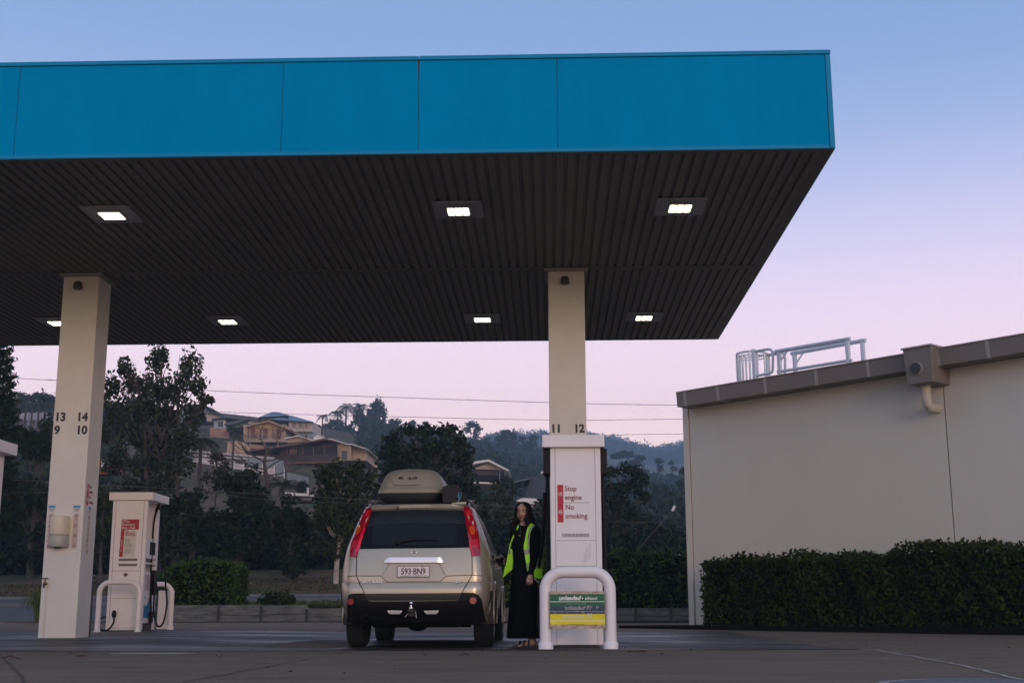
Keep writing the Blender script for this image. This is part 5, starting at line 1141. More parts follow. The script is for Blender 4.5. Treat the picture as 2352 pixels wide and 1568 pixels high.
# strands falling forward on each side
def strand(P, r):
    b = MB(); b.tube(bez(P, 4), list(np.interp(np.linspace(0, 1, 4*(len(P)-1)+1), np.linspace(0, 1, len(r)), r)), 7); autosmooth(b.build('hair_strand', Mhair, per), 60)
strand([wp(1188, 1166, -.10), wp(1184, 1180, -.11), wp(1183, 1196, -.11), wp(1179, 1208, -.11), wp(1183, 1222, -.12), wp(1186, 1234, -.12)], [.010, .022, .030, .042, .034, .008])
strand([wp(1210, 1166, -.10), wp(1213.5, 1180, -.11), wp(1212, 1192, -.11), wp(1215, 1204, -.12), wp(1213, 1216, -.13), wp(1209, 1226, -.13)], [.010, .022, .030, .036, .026, .006])
strand([wp(1218, 1180, -.03), wp(1222, 1194, -.04), wp(1225, 1206, -.05), wp(1223, 1220, -.06)], [.03, .036, .03, .008])
strand([wp(1181, 1196, -.02), wp(1177, 1208, -.03), wp(1181, 1224, -.04), wp(1184, 1238, -.04)], [.02, .034, .03, .008])
# --- dress
DR = [(1207, 1194, 1207, .055), (1211, 1190.5, 1210, .065), (1215, 1186, 1222, .085), (1221, 1182, 1232, .10), (1230, 1180, 1232, .115), (1245, 1178, 1228, .13), (1262, 1178, 1224, .125), (1280, 1178, 1222, .12), (1300, 1177, 1227, .135), (1325, 1175, 1232, .15),
      (1355, 1173, 1236, .165), (1390, 1170.5, 1238.5, .18), (1425, 1168, 1240.5, .195), (1450, 1166.3, 1241.5, .205), (1464, 1165.5, 1242, .21)]
rs = []; N = 48
def dring(py):
    ys_ = [d[0] for d in DR]; return [float(np.interp(py, ys_, [d[i] for d in DR])) for i in (1, 2, 3)]
for py, xl, xr, dp_ in DR:
    c = wp((xl+xr)/2, py, 0); rx = (xr-xl)/2/FPX*WY; f_ = max(0, (py-1290)/180)*.055
    rs.append([Vector((c.x+math.cos(a)*rx*(1+f_*math.sin(11*a+.5*math.sin(3*a))), WY+math.sin(a)*dp_*(1+f_*math.sin(11*a+1)), c.z+(0 if py < 1463 else .006*math.sin(11*a)))) for a in lin(0, 2*math.pi, N)[:-1]])
dr = MB(); dr.loft(rs[::-1]); dress = dr.build('dress', Mdress, per); autosmooth(dress, 60)
b = MB(); b.tube(bez([wp(1221, 1214, -.02), wp(1229, 1219, -.03), wp(1232, 1236, -.05), wp(1229.5, 1266, -.07), wp(1224, 1295, -.11), wp(1219.5, 1320, -.135)], 4), list(np.interp(np.linspace(0, 1, 21), [0, .2, .4, .6, .8, 1], [.05, .062, .062, .055, .046, .038])), 14); autosmooth(b.build('sleeve', Mdress, per), 60)
b = MB(); b.tube(bez([wp(1190, 1216, 0), wp(1184, 1226, .02), wp(1178, 1260, .09), wp(1168, 1286, .21)], 4), list(np.interp(np.linspace(0, 1, 13), [0, .33, .66, 1], [.05, .06, .052, .036])), 14); autosmooth(b.build('sleeve', Mdress, per), 60)
b = MB(); 
for k in range(8): b.ball(wp(1195+k*.0, 1211+k*1.9, -dring(1211+k*1.9)[2]-.004), .0022, n=6, m=4)
b.ball(wp(1193.8, 1229.3, -.135), .007, n=8, m=6); b.build('necklace', mat('pendant', (.75, .72, .68), .3, metal=.6), per)
# --- vest: cloth panels following the body
vest = MB().tube([wp(1190, 1212, .08), wp(1200, 1207, .10), wp(1219, 1204, .06)], .012, 8).build('vest', Mvest, per)
def cloth(name, poly, m, base_off=.012, th=.012, flare=None, par=vest, dfun=None):
    bm = bmesh.new(); bm.faces.new([bm.verts.new((x, y, 0)) for x, y in poly])
    xs = [p[0] for p in poly]; ys_ = [p[1] for p in poly]; st = 2.5
    x = min(xs)+st
    while x < max(xs): bmesh.ops.bisect_plane(bm, geom=bm.verts[:]+bm.edges[:]+bm.faces[:], plane_co=(x, 0, 0), plane_no=(1, 0, 0)); x += st
    y = min(ys_)+st*2
    while y < max(ys_): bmesh.ops.bisect_plane(bm, geom=bm.verts[:]+bm.edges[:]+bm.faces[:], plane_co=(0, y, 0), plane_no=(0, 1, 0)); y += st*2
    for v in bm.verts:
        px, py = v.co.x, v.co.y
        if dfun: d = dfun(px, py)
        else:
            xl, xr, dp_ = dring(py); u_ = max(-.97, min(.97, (px-(xl+xr)/2)/((xr-xl)/2))); d = -dp_*math.sqrt(1-u_*u_)
        v.co = wp(px, py, d-base_off-.006*math.sin(py*.35+px*.6))
    r = bmesh.ops.extrude_face_region(bm, geom=bm.faces[:])
    for v in [g for g in r['geom'] if isinstance(g, bmesh.types.BMVert)]: v.co.y += th
    bmesh.ops.recalc_face_normals(bm, faces=bm.faces); bm.verts.ensure_lookup_table()
    V = [v.co.copy() for v in bm.verts]; F = [[v.index for v in f.verts] for f in bm.faces]; bm.free()
    o = link_mesh(name, V, F, m, par); autosmooth(o, 50); return o
fr_ = lambda px, py: -.155-.0006*(py-1200)+.0022*max(0, px-1212)
cloth('front_panel', [(1219, 1200.5), (1224.5, 1203), (1229, 1206.5), (1222, 1213), (1218, 1224), (1215.5, 1240), (1216, 1262), (1217, 1285), (1215, 1300), (1212.6, 1312), (1210, 1305), (1207.5, 1287), (1203, 1262), (1202.7, 1252), (1206, 1238), (1208.5, 1222), (1212, 1210)], Mvest, dfun=fr_)
cloth('reflective_stripe', [(1223, 1204.5), (1228, 1206.8), (1220.5, 1214), (1216.5, 1226), (1214.3, 1242), (1214.6, 1262), (1212.2, 1262), (1211.3, 1242), (1212.8, 1226), (1217, 1212)], Mrefl, .019, .005, dfun=fr_)
cloth('reflective_stripe', [(1203.5, 1262), (1216, 1260.5), (1216.5, 1271), (1205.5, 1273)], Mrefl, .02, .005, dfun=fr_)
cloth('reflective_stripe', [(1209.3, 1293), (1215.6, 1291), (1214, 1303), (1210.5, 1306)], Mrefl, .02, .005, dfun=fr_)
bk = lambda px, py: -.035+.004*(px-1238)-.0012*(py-1250)
cloth('side_panel', [(1229, 1206.5), (1235, 1211), (1240, 1223), (1241.2, 1235), (1243, 1262), (1244.5, 1290), (1246.5, 1326), (1240, 1328.5), (1228, 1326), (1226, 1318), (1230, 1285), (1236, 1255), (1239, 1238), (1237, 1222), (1231, 1211)], Mvest, .0, dfun=bk)
cloth('reflective_stripe', [(1236.5, 1261.5), (1243.2, 1260.5), (1243.7, 1270.5), (1234.5, 1272)], Mrefl, .008, .006, dfun=bk)
cloth('reflective_stripe', [(1230.6, 1293), (1244.8, 1288.5), (1245.4, 1299), (1228.5, 1303.5)], Mrefl, .008, .006, dfun=bk)
lf = lambda px, py: -.12+.0011*(py-1215)+.006*(1180-px)*0
cloth('front_panel', [(1192, 1204), (1190.5, 1212), (1180, 1232), (1174.5, 1246), (1172, 1258), (1176.5, 1262), (1178, 1285), (1177, 1306), (1155, 1326), (1157.5, 1310), (1163, 1291), (1166.5, 1270), (1171, 1248), (1177, 1232), (1184, 1216), (1189, 1206)], Mvest, dfun=lf)
cloth('reflective_stripe', [(1168.6, 1261), (1172, 1259), (1172.5, 1271), (1166.8, 1272)], Mrefl, .019, .005, dfun=lf)
b = MB(); b.tube([wp(1226.2, 1327.4, -.14), wp(1232, 1332, -.15), wp(1237.5, 1338.7, -.15)], .006, 6); b.build('vest_tie', mat('tie_pale', (.5, .42, .34), .6), vest)
b = MB(); b.tube([wp(1211.8, 1333, -.188), wp(1213.6, 1333.6, -.19)], .008, 6); b.build('ring', MT['pendant'], per)
# --- sandals
Msan = mat('sandal_brown', (.055, .03, .02), .7)
for s, dy in ((0, -.10), (1, .09)):
    xa_, xb_ = 1178.5+s*4, 1238+s*2; b = MB(); P = []
    top = []
    for f, w in ((0, .018), (.05, .034), (.15, .046), (.3, .050), (.5, .040), (.7, .036), (.88, .038), (.97, .03), (1, .012)):
        c = wp(xa_+(xb_-xa_)*f, 1486, dy); top.append((c.x, c.y, w))
    out = [Vector((x, y-w, gw)) for x, y, w in top]+[Vector((x, y+w, gw)) for x, y, w in reversed(top)]
    b.prism(out, (0, 0, .026)); san = b.build('sandal', Msan, per)
    b = MB()
    for x_, r_ in ((1193, .036), (1203, .042), (1214, .048)):
        c = wp(x_+s*3, 1482, dy); P = [Vector((c.x, dy+WY+math.cos(a)*.046, gw+.02+math.sin(a)*r_*1.35)) for a in lin(0, math.pi, 8)]
        b.tube(P, .010, 6)
    autosmooth(b.build('strap', mat('strap_dark', (.02, .012, .01), .6), san), 60)
# --- nozzle in the filler
nz = thing('fuel_nozzle', 'metal fuel nozzle with black grip held in the side of the champagne car', 'nozzle', wp(1150, 1285, .3))
b = MB(); b.tube([wp(1121, 1291, .55), wp(1130, 1286.5, .45), wp(1143, 1281.5, .36), wp(1153, 1279, .30)], [.014, .02, .028, .03], 10); autosmooth(b.build('spout', mat('nozzle_metal', (.55, .5, .44), .3, metal=.8), nz), 50)
b = MB(); b.tube([wp(1143, 1284, .36), wp(1154, 1285, .30), wp(1163, 1289, .24), wp(1170, 1296, .22)], [.03, .034, .026, .024], 10); b.tube([wp(1140, 1288, .36), wp(1150, 1298, .3), wp(1162, 1298, .26), wp(1168, 1293, .23)], .010, 6); autosmooth(b.build('grip', Mhose, nz), 50)
b = MB(); b.tube(bez([wp(1153, 1279, .30), wp(1158, 1285, .30), wp(1158, 1292, .30)], 3), .006, 6); b.build('guard', MT['nozzle_metal'], nz)
b = MB(); b.tube(bez([wp(1170, 1296, .22), wp(1186, 1325, .3), wp(1200, 1380, .4), wp(1222, 1360, .2), wp(1238, 1300, -.1), wp(1247, 1230, -.4), wp(1251, 1130, -.5)]), .02, 8); autosmooth(b.build('hose', Mhose, nz), 60)
# ================================================================ planting
def leafmesh(C, size, asp=2.0, jit=.35, up=0):
    n = len(C); s = size*(1+jit*(RNG.random(n)*2-1))
    a = RNG.normal(size=(n, 3)); a /= np.linalg.norm(a, axis=1)[:, None]
    b = RNG.normal(size=(n, 3)); b -= a*(a*b).sum(1)[:, None]; b /= np.linalg.norm(b, axis=1)[:, None]
    A = a*(s*asp/2)[:, None]; B = b*(s/2)[:, None]
    V = np.stack([C-A, C+B-A*.1, C+A, C-B-A*.1], 1).reshape(-1, 3)
    F = np.arange(4*n, dtype=np.int32).reshape(n, 4); return V, F
def blob(c, r, n, sub=9, shell=.75):
    """points in leafy sub-clumps filling an ellipsoid"""
    c = np.array(c); r = np.array(r, float)
    d = RNG.normal(size=(sub, 3)); d /= np.linalg.norm(d, axis=1)[:, None]; d *= (RNG.random(sub)**.5*.72)[:, None]
    k = RNG.integers(0, sub, n); rr = .36+.26*RNG.random(sub)
    q = RNG.normal(size=(n, 3)); q /= np.linalg.norm(q, axis=1)[:, None]; q *= (rr[k]*(shell+(1-shell)*RNG.random(n))*(1+.15*RNG.normal(size=n)))[:, None]
    return c+(d[k]+q)*r
GREENS = {
 'dark': ((.003, .007, .002), (.018, .029, .008)), 'mid': ((.005, .010, .004), (.030, .043, .013)), 'euc': ((.007, .012, .005), (.048, .058, .024)),
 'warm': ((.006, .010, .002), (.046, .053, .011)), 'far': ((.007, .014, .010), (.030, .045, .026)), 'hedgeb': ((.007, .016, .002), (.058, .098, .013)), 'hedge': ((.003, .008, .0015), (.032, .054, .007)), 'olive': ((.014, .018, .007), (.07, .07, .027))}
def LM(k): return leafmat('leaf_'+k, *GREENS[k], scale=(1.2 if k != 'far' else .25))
Mbark = mat('bark', (.06, .048, .04), .9, var=.4, scale=4, bump=.4, bscale=20); Mbarkp = mat('bark_pale', (.42, .34, .29), .8, var=.35, scale=3); Mbarkd = mat('bark_dark', (.07, .055, .045), .9, var=.3, scale=5)
def tree(name, lab, cat, px, Y, clumps, kind='dark', dens=1.0, leaf=.16, bark=None, trunk=.16, grp='trees beyond the road', base=None, asp=2.0, tx=None, sub=9, multi=1):
    """clumps: list of (px, py, rx, ry) seen in the photo, given depth and volume at distance Y"""
    if Y >= 185: f_ = 1.6; Y *= f_; leaf *= f_*.8; trunk *= f_
    if Y < 100: leaf *= .72
    mpp = Y/FPX; b0 = at(px, 1300, Y); zb = tz(b0.x, Y) if base is None else base
    t = thing(name, lab, cat, Vector((b0.x, Y, zb)), grp)
    pts = []; cen = []
    for (cx, cy, rx, ry) in clumps:
        dy = random.uniform(-.5, .5)*rx*mpp*1.2; c = at(cx, cy, Y+dy); r = (rx*mpp, max(rx, ry)*mpp*.95, ry*mpp); cen.append((c, ry*mpp))
        nn = int(dens*5.6*(r[0]*r[2]+r[0]*r[1]*.5)/(leaf*leaf)); pts.append(blob(c, r, max(60, nn), sub=max(5, int(sub*max(1, r[0]*r[2]/4)))))
    C = np.concatenate(pts); V, F = leafmesh(C, leaf, asp); link_mesh('crown', V, F, LM(kind), t)
    mb = MB(); top = max(c.z for c, _ in cen); low = min(c.z for c, _ in cen); xm = sum(c.x for c, _ in cen)/len(cen)
    for m_ in range(multi):
        ox = (m_-(multi-1)/2)*trunk*3; P = []
        for f in lin(0, 1, 7): P.append(Vector((b0.x+ox*(1+f*2)+(xm-b0.x)*f+random.uniform(-1, 1)*trunk*.8*f, Y+random.uniform(-1, 1)*trunk*.6*f, zb-.2+(top-zb)*.93*f)))
        mb.tube(P, [trunk*(1-.85*f) for f in lin(0, 1, 7)], 7)
    for c, rz_ in cen:
        f = max(.15, min(.85, (c.z-zb)/(max(top-zb, .1))-.18)); s = Vector((b0.x+(xm-b0.x)*f, Y, zb+(top-zb)*f*.93)); mid = (s+c)/2+Vector((0, 0, -.08*(c-s).length))
        mb.tube([s, mid, c], [trunk*.30*(1-f*.4), trunk*.17, trunk*.06], 5)
        for _ in range(3):
            e = c+Vector((random.uniform(-1, 1), random.uniform(-1, 1), random.uniform(-.4, 1)))*rz_*.7; mb.tube([mid, (mid+e)/2+Vector((0, 0, .05)), e], [trunk*.12, trunk*.07, trunk*.03], 4)
    o = mb.build('trunk', bark or Mbark, t); autosmooth(o, 60); return t
def hedge(name, lab, poly, depth, h0, h1, kind='hedge', leaf=.06, dens=420, grp=None, soft=.06):
    """poly: base line points (x, y); height follows h(s)"""
    P = [Vector((p[0], p[1], 0)) for p in poly]; Ls = [0]
    for a, b in zip(P, P[1:]): Ls.append(Ls[-1]+(b-a).length)
    T = Ls[-1]; pts = []; core = []
    def pos(s): 
        i = max(0, min(len(P)-2, int(np.searchsorted(Ls, s))-1)); d = (P[i+1]-P[i]).normalized(); return P[i]+d*(s-Ls[i]), Vector((-d.y, d.x, 0))
    zb = poly[0][2]
    t = thing(name, lab, 'hedge', (P[0].x, P[0].y, zb), grp)
    def lump(s, q): return .05*math.sin(s*5.1+q*2)+.035*math.sin(s*11+q*7+1)+.03*math.sin(s*2.3+3*q)
    H = lambda s: float(np.interp(s/T, h0, h1))
    N = int(T*dens*1.6)
    for _ in range(N):
        s = random.uniform(0, T); p, n = pos(s); h = H(s)
        k = random.random()
        if k < .62: z = random.random()**.85*h; o = -depth/2-lump(s, z)-random.gauss(0, .03)+.10*max(0, z/h-.8)
        elif k < .94: z = h+lump(s, 5)+random.gauss(0, .035)+(random.random() < .06)*random.uniform(0, .09); o = random.uniform(-.52, .5)*depth
        else: z = random.random()*h; o = depth/2+random.gauss(0, .03)
        pts.append(p+n*o*-1*-1+Vector((0, 0, zb+z)) if True else p)
    for e in (0, T):
        p, n = pos(e); d = (P[1]-P[0]).normalized() if e == 0 else (P[-1]-P[-2]).normalized()
        for _ in range(int(depth*H(e)*dens*1.6)): pts.append(p+n*random.uniform(-.5, .5)*depth+d*(random.gauss(0, .04)+(.05*math.sin(random.random()*9)))+Vector((0, 0, zb+random.random()*H(e))))
    C = np.array([tuple(p) for p in pts]); V, F = leafmesh(C, leaf, 2.2); link_mesh('foliage', V, F, LM(kind), t)
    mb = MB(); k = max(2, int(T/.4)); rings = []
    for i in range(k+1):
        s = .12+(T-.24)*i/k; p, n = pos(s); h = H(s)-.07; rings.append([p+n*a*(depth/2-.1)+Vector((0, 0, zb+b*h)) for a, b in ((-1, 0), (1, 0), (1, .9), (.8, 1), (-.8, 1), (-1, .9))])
    mb.loft(rings); mb.build('inner_core', mat('core_dark', (.005, .007, .003), 1, spec=0), t); return t  # solid near-black core standing in for the shaded inside of the hedge
# long hedge in front of the building
HS = sW(1632, 1340, 1.3)
hb0, hb1 = W3(HS, 0, .95), W3(sj+8.5, 0, .95)
SS = (hb1-hb0).length
def hgt(px, py, off=1.35): 
    q = atpl(px, py, WO+nw_*off, nw_); return ((q-WO).dot(dw)-HS)/SS, q.z-.05-.13
hh_ = [hgt(*a) for a in ((1625, 1272), (1680, 1269), (1760, 1266), (1900, 1264), (1990, 1262), (2060, 1245), (2130, 1238), (2240, 1237), (2340, 1240), (2352, 1240))]
hedge('clipped_hedge', 'long dark clipped hedge along the foot of the beige building', [(hb0.x, hb0.y, .05), (hb1.x, hb1.y, .05)], 1.1, [0]+[max(0, h[0]) for h in hh_]+[1], [hh_[0][1]]+[h[1] for h in hh_]+[hh_[-1][1]], leaf=.042, dens=1250)
# hedge on the retaining wall between pump and building, and its leftward end
def wallhedge(name, lab, xl, xr, ytop, Y=34.95, depth=.9, kind='hedgeb', leaf=.06, dens=520, zb=None, tops=None):
    a, c = at(xl, 1390, Y), at(xr, 1390, Y); zb = typ and (tz(a.x, Y)-.05 if zb is None else zb); z1 = at((xl+xr)/2, ytop, Y-depth/2).z
    hs = [z1-zb]*3 if not tops else [at(xl, q, Y-depth/2).z-zb for q in tops]
    return hedge(name, lab, [(a.x, Y, zb), (c.x, Y, zb)], depth, list(np.linspace(0, 1, len(hs))), hs, kind, leaf, dens)
wallhedge('clipped_hedge', 'clipped hedge on the low wall between the pump and the building', 1150, 1583, 1268, tops=(1275, 1268, 1264, 1266, 1270, 1266, 1268, 1270), depth=1.2)
wallhedge('clipped_hedge', 'square clipped hedge just right of the gas pump', 396, 546, 1288, tops=(1300, 1293, 1291, 1286, 1285, 1287, 1292), depth=1.5, Y=35.2)
wallhedge('clipped_hedge', 'low bright green hedge glimpsed behind the gas pump', 372, 402, 1312, Y=36.5, depth=.8)
def shrub(name, lab, px, py, rx, ry, Y, kind='hedge', leaf=.09, dens=1.3, base=None):
    return tree(name, lab, 'shrub', px, Y, [(px, py, rx, ry), (px-rx*.5, py+ry*.2, rx*.55, ry*.7), (px+rx*.5, py+ry*.25, rx*.55, ry*.7)], kind, dens, leaf, trunk=.03, grp='shrubs on the garden bed', base=base)
shrub('round_shrub', 'small round shrub on the retaining wall between the gas pump and the car', 637, 1372, 40, 19, 34.9)
shrub('low_shrub', 'flat ground hugging shrub on the wall just left of the car', 748, 1392, 42, 8, 34.6, 'olive', .07)
shrub('low_shrub', 'wispy seedling shrub behind the square hedge by the gas pump', 418, 1282, 12, 14, 37, 'hedge', .08, .5)
# tufted grass at the foot of the left column
def tuft(name, lab, px, py, Y, R, Hh, n=420):
    b0 = at(px, py, Y); t = thing(name, lab, 'grass clump', (b0.x, Y, b0.z)); b0 = ORG[t.name]; V = []; F = []
    for i in range(n):
        a = random.uniform(0, 2*math.pi); l = random.uniform(.6, 1.05); d = Vector((math.cos(a), math.sin(a), 0)); o = b0+d*random.uniform(0, .12); w = Vector((-d.y, d.x, 0))*.011
        sp = random.uniform(.25, 1)*R*l; h = Hh*l; P = [o, o+d*sp*.35+Vector((0, 0, h*.75)), o+d*sp*.75+Vector((0, 0, h*(.95-.25*sp/R))), o+d*sp+Vector((0, 0, h*(.8-.6*sp/R)))]
        k = len(V)
        for j, p in enumerate(P): ww = w*(1-j*.28); V += [p-ww, p+ww]
        F += [(k+2*j, k+2*j+1, k+2*j+3, k+2*j+2) for j in range(3)]
    link_mesh('grass_blades', V, F, leafmat('leaf_tuft', (.03, .04, .014), (.14, .16, .06)), t)
tuft('tufted_grass', 'fountain of long green grass behind the foot of the left column', 92, 1428, 31.5, .62, .95)

# --- near trees beyond the road
def rc(pxc, pyc, rx, ry, n, r0, r1, seed):     # random clumps inside an ellipse
    rr = random.Random(seed); out = []
    for i in range(n):
        a = rr.uniform(0, 2*math.pi); q = math.sqrt(rr.random()); r = rr.uniform(r0, r1); out.append((pxc+math.cos(a)*q*(rx-r*.6), pyc+math.sin(a)*q*(ry-r*.6), r, r*rr.uniform(.7, 1.0)))
    return out
tree('gum_tree', 'tall loose-crowned gum tree rising behind the left column, its top against the sky', 'tree', 385, 52,
  [(357, 830, 30, 40), (375, 812, 14, 20), (440, 835, 26, 42), (455, 880, 22, 34), (470, 920, 20, 22), (288, 850, 24, 38), (262, 880, 26, 36), (310, 880, 30, 34), (350, 890, 40, 40), (400, 900, 34, 44), (425, 870, 26, 30), (330, 940, 44, 42), (270, 945, 34, 42), (390, 960, 42, 44),
   (440, 955, 30, 34), (300, 1000, 50, 44), (360, 1020, 56, 46), (420, 1015, 40, 40), (265, 1060, 36, 44), (330, 1070, 52, 42), (400, 1070, 46, 40), (300, 1120, 40, 30), (370, 1115, 44, 26), (482, 918, 10, 12), (245, 910, 14, 24), (240, 990, 20, 40)],
  'euc', 1.3, .15, trunk=.2, sub=14, multi=2)
tree('broad_tree', 'dark tree at the left between the cut-off pump and the left column', 'tree', 70, 56, rc(75, 1130, 70, 170, 22, 24, 42, 1)+[(100, 1000, 26, 30), (60, 1030, 30, 30), (110, 970, 16, 22)], 'dark', .9, .17)
tree('bushy_tree', 'dense green bush filling the gap between the left column and the gas pump', 'tree', 235, 48, rc(232, 1220, 34, 110, 12, 20, 30, 2)+[(240, 1150, 26, 28)], 'warm', .9, .15, trunk=.1)
tree('broad_tree', 'dark broad tree behind the gas pump', 'tree', 330, 50, rc(345, 1220, 110, 100, 18, 28, 46, 3), 'dark', .9, .17)
tree('broad_tree', 'dark rounded tree between the gas pump and the car, below the bare tree', 'tree', 540, 52, rc(545, 1200, 85, 120, 22, 28, 46, 4)+[(560, 1090, 40, 30), (520, 1105, 36, 30)], 'dark', 1, .17)
tree('broad_tree', 'dark tree left of the pale trunked tree', 'tree', 668, 52, rc(665, 1225, 60, 95, 14, 26, 38, 5), 'dark', .95, .17)
tree('broad_tree', 'dark tree filling the gap under the near palm, right of the gas pump', 'tree', 440, 54, rc(445, 1195, 55, 95, 16, 22, 34, 44), 'dark', 1, .17)
tree('scrub_tree', 'sparse reddish brown scrub tree in front of the white terrace fence', 'tree', 482, 58, rc(492, 1075, 40, 45, 9, 14, 24, 6), 'olive', .45, .13, trunk=.08, sub=7)
tree('paperbark', 'green tree with a pale leaning trunk just left of the car', 'tree', 772, 50, rc(788, 1150, 76, 95, 30, 26, 38, 7)+[(735, 1090, 24, 26), (770, 1075, 28, 22), (815, 1072, 28, 20), (848, 1095, 20, 26), (800, 1200, 50, 40), (740, 1190, 34, 44), (842, 1170, 24, 50), (760, 1250, 50, 36)], 'warm', .85, .15, bark=Mbarkp, trunk=.12)
tree('broad_tree', 'large dark tree standing behind the roof box of the car', 'tree', 985, 55, [(905, 1010, 30, 28), (935, 990, 34, 24), (980, 1000, 40, 30), (1030, 995, 36, 26), (1058, 1020, 26, 30), (885, 1040, 34, 36), (950, 1040, 50, 40), (1020, 1050, 50, 40), (1070, 1070, 24, 30), (900, 1090, 46, 40), (980, 1100, 60, 44), (1060, 1120, 44, 46), (1090, 1160, 40, 46), (1110, 1210, 34, 40), (1030, 1180, 50, 50), (1040, 1240, 60, 40), (1100, 1255, 40, 34), (1000, 1030, 60, 40), (920, 1060, 50, 40), (1065, 1045, 34, 34), (1075, 1120, 40, 50), (950, 1160, 60, 50), (880, 1150, 40, 50)], 'dark', .95, .17, trunk=.22)
tree('bushy_tree', 'lighter green bush to the right of the large dark tree, left of the woman', 'tree', 1150, 62, rc(1150, 1170, 36, 60, 10, 14, 24, 8)+[(1142, 1120, 18, 20)], 'warm', .8, .15, trunk=.08)
tree('bushy_tree', 'dark bush behind the woman, left of the right hand pump', 'tree', 1215, 60, rc(1210, 1225, 50, 50, 12, 18, 30, 9)+[(1240, 1185, 22, 50)], 'dark', .95, .16, trunk=.08)
tree('broad_tree', 'dark open-crowned tree between the right hand pump and the building', 'tree', 1415, 60, [(1420, 1078, 30, 20), (1450, 1085, 30, 22), (1395, 1090, 24, 26), (1480, 1105, 26, 20), (1440, 1115, 50, 30), (1400, 1130, 36, 34), (1475, 1140, 28, 24), (1430, 1160, 46, 30), (1395, 1180, 34, 34), (1460, 1185, 34, 24), (1420, 1210, 40, 30), (1480, 1205, 24, 14), (1395, 1240, 30, 30), (1440, 1240, 40, 26), (1360, 1150, 30, 60), (1365, 1220, 30, 50), (1350, 1100, 26, 34)], 'dark', .62, .17, trunk=.18, sub=10)
# the bare tree
t = thing('bare_tree', 'leafless crooked tree standing in front of the brown house', 'tree', tpt(612, 60), 'trees beyond the road')
random.seed(21); mb = MB(); C4 = lambda cx, cy, d=0: at(428.7+.2083*cx, 906.5+.2083*cy, 60+d)
mb.tube(bez([tpt(635, 60)-Vector((0, 0, .2)), C4(905, 1050), C4(890, 930), C4(865, 820), C4(860, 730), C4(880, 640), C4(905, 570)], 4), list(np.linspace(.15, .03, 25)), 7)
def twig(p, d, l, r, dep):
    P = [p]; q = p; dd = Vector(d)
    for _ in range(4): dd = (dd+Vector((random.uniform(-.35, .35), random.uniform(-.3, .3), random.uniform(-.25, .35)))).normalized(); q = q+dd*l/4; P.append(q)
    mb.tube(P, [r, r*.85, r*.7, r*.55, r*.4], 4)
    if dep: 
        for k in (2, 3, 4): twig(P[k], (dd+Vector((random.uniform(-1, 1), random.uniform(-.5, .5), random.uniform(-.4, .8)))).normalized(), l*.55, r*.5, dep-1)
for (cx, cy, dx, dz, l) in ((865, 820, -1, .15, 2.9), (862, 740, -1, .45, 2.2), (870, 830, 1, .55, 2.4), (868, 760, -.8, .8, 1.8), (880, 650, -.6, .9, 1.2), (885, 640, .8, .5, 1.5), (890, 900, 1, .35, 1.6), (860, 730, .9, .2, 1.7), (880, 860, -1, .1, 2.2)): twig(C4(cx, cy), (dx, random.uniform(-.3, .3), dz), l*.8, .036, 3)
mb.build('trunk', Mbarkd, t)
# palms
def palm(name, lab, px, pyc, Y, R, tr=.12, nf=17, kind='dark', droop=1.0, lean=0, basepy=None, grp='palms on the hillside'):
    c = at(px, pyc, Y); base = Vector((c.x-lean, Y, tz(c.x, Y) if basepy is None else at(px, basepy, Y).z))
    t = thing(name, lab, 'palm', base, grp); mb = MB(); mb.tube(bez([base-Vector((0, 0, .3)), (base+c)/2+Vector((lean*.3, 0, 0)), c], 4), list(np.linspace(tr*1.2, tr*.7, 9)), 7); autosmooth(mb.build('trunk', Mbark, t), 60)
    V = []; F = []
    for k in range(nf):
        a = 2*math.pi*k/nf+random.uniform(-.15, .15); el = random.uniform(-.1, 1.1); d = Vector((math.cos(a), math.sin(a), 0)); P = []
        for f in lin(0, 1, 9): P.append(c+d*R*f*(.55+.5*math.cos(el))*(1-.12*f)+Vector((0, 0, R*(f*math.sin(el)*.9-droop*f*f*(.55+.3*math.cos(el))))))
        for i in range(1, 10):
            for s in (-1, 1):
                for h in (0, .5):
                    p = P[i] if h == 0 else (P[i]+P[i-1])/2; tg = (P[i]-P[i-1]).normalized(); n = Vector((-d.y, d.x, 0))*s; ll = R*.34*(1-.45*abs(i/9-.4)); e = p+n*ll*.75+tg*ll*.5-Vector((0, 0, ll*random.uniform(.3, .7))); w = tg*R*.022
                    k0 = len(V); V += [p-w, p+w, e]; F += [(k0, k0+1, k0+2)]
    link_mesh('fronds', V, F, LM(kind), t); return t
palm('palm_tree', 'near dark palm beside the gum tree, in front of the terraces', 462, 1012, 66, 1.15, .12, 20, 'dark', 1.0)
palm('palm_tree', 'small palm with hazy crown left of the tan balcony house', 537.5, 985, 110, 1.0, .10, 16, 'far')
palm('fern_palm', 'low feathery palm right of the bare tree, above the white roof', 650, 1112, 58, .75, .07, 16, 'dark', .6)
for i, (px, py, r) in enumerate(((795, 934, 2.2), (826, 932, 1.9), (776, 948, 2.0))): palm('palm_tree', ['tallest hilltop palm left of the round hilltop tree', 'hilltop palm closest to the round hilltop tree', 'drooping hilltop palm at the left of the palm trio'][i], px, py, 330+i*5, r*1.55, .26, 16, 'far')
palm('palm_tree', 'small palm on the ridge right of the blue roofed house', 741, 955, 200, 1.3, .14, 14, 'far')
for i, px in enumerate((46, 62, 76, 92, 106, 122)): palm('palm_tree', ['leftmost palm of the ridge row behind the pine', 'second palm of the ridge row from the left', 'third palm of the ridge row from the left', 'fourth palm of the ridge row from the left', 'fifth palm of the ridge row from the left', 'palm of the ridge row touching the left column'][i], px, 905+(i % 3)*4, 150+i*2, 1.5, .13, 16, 'far', 1.3, basepy=985, grp='row of palms on the left ridge')
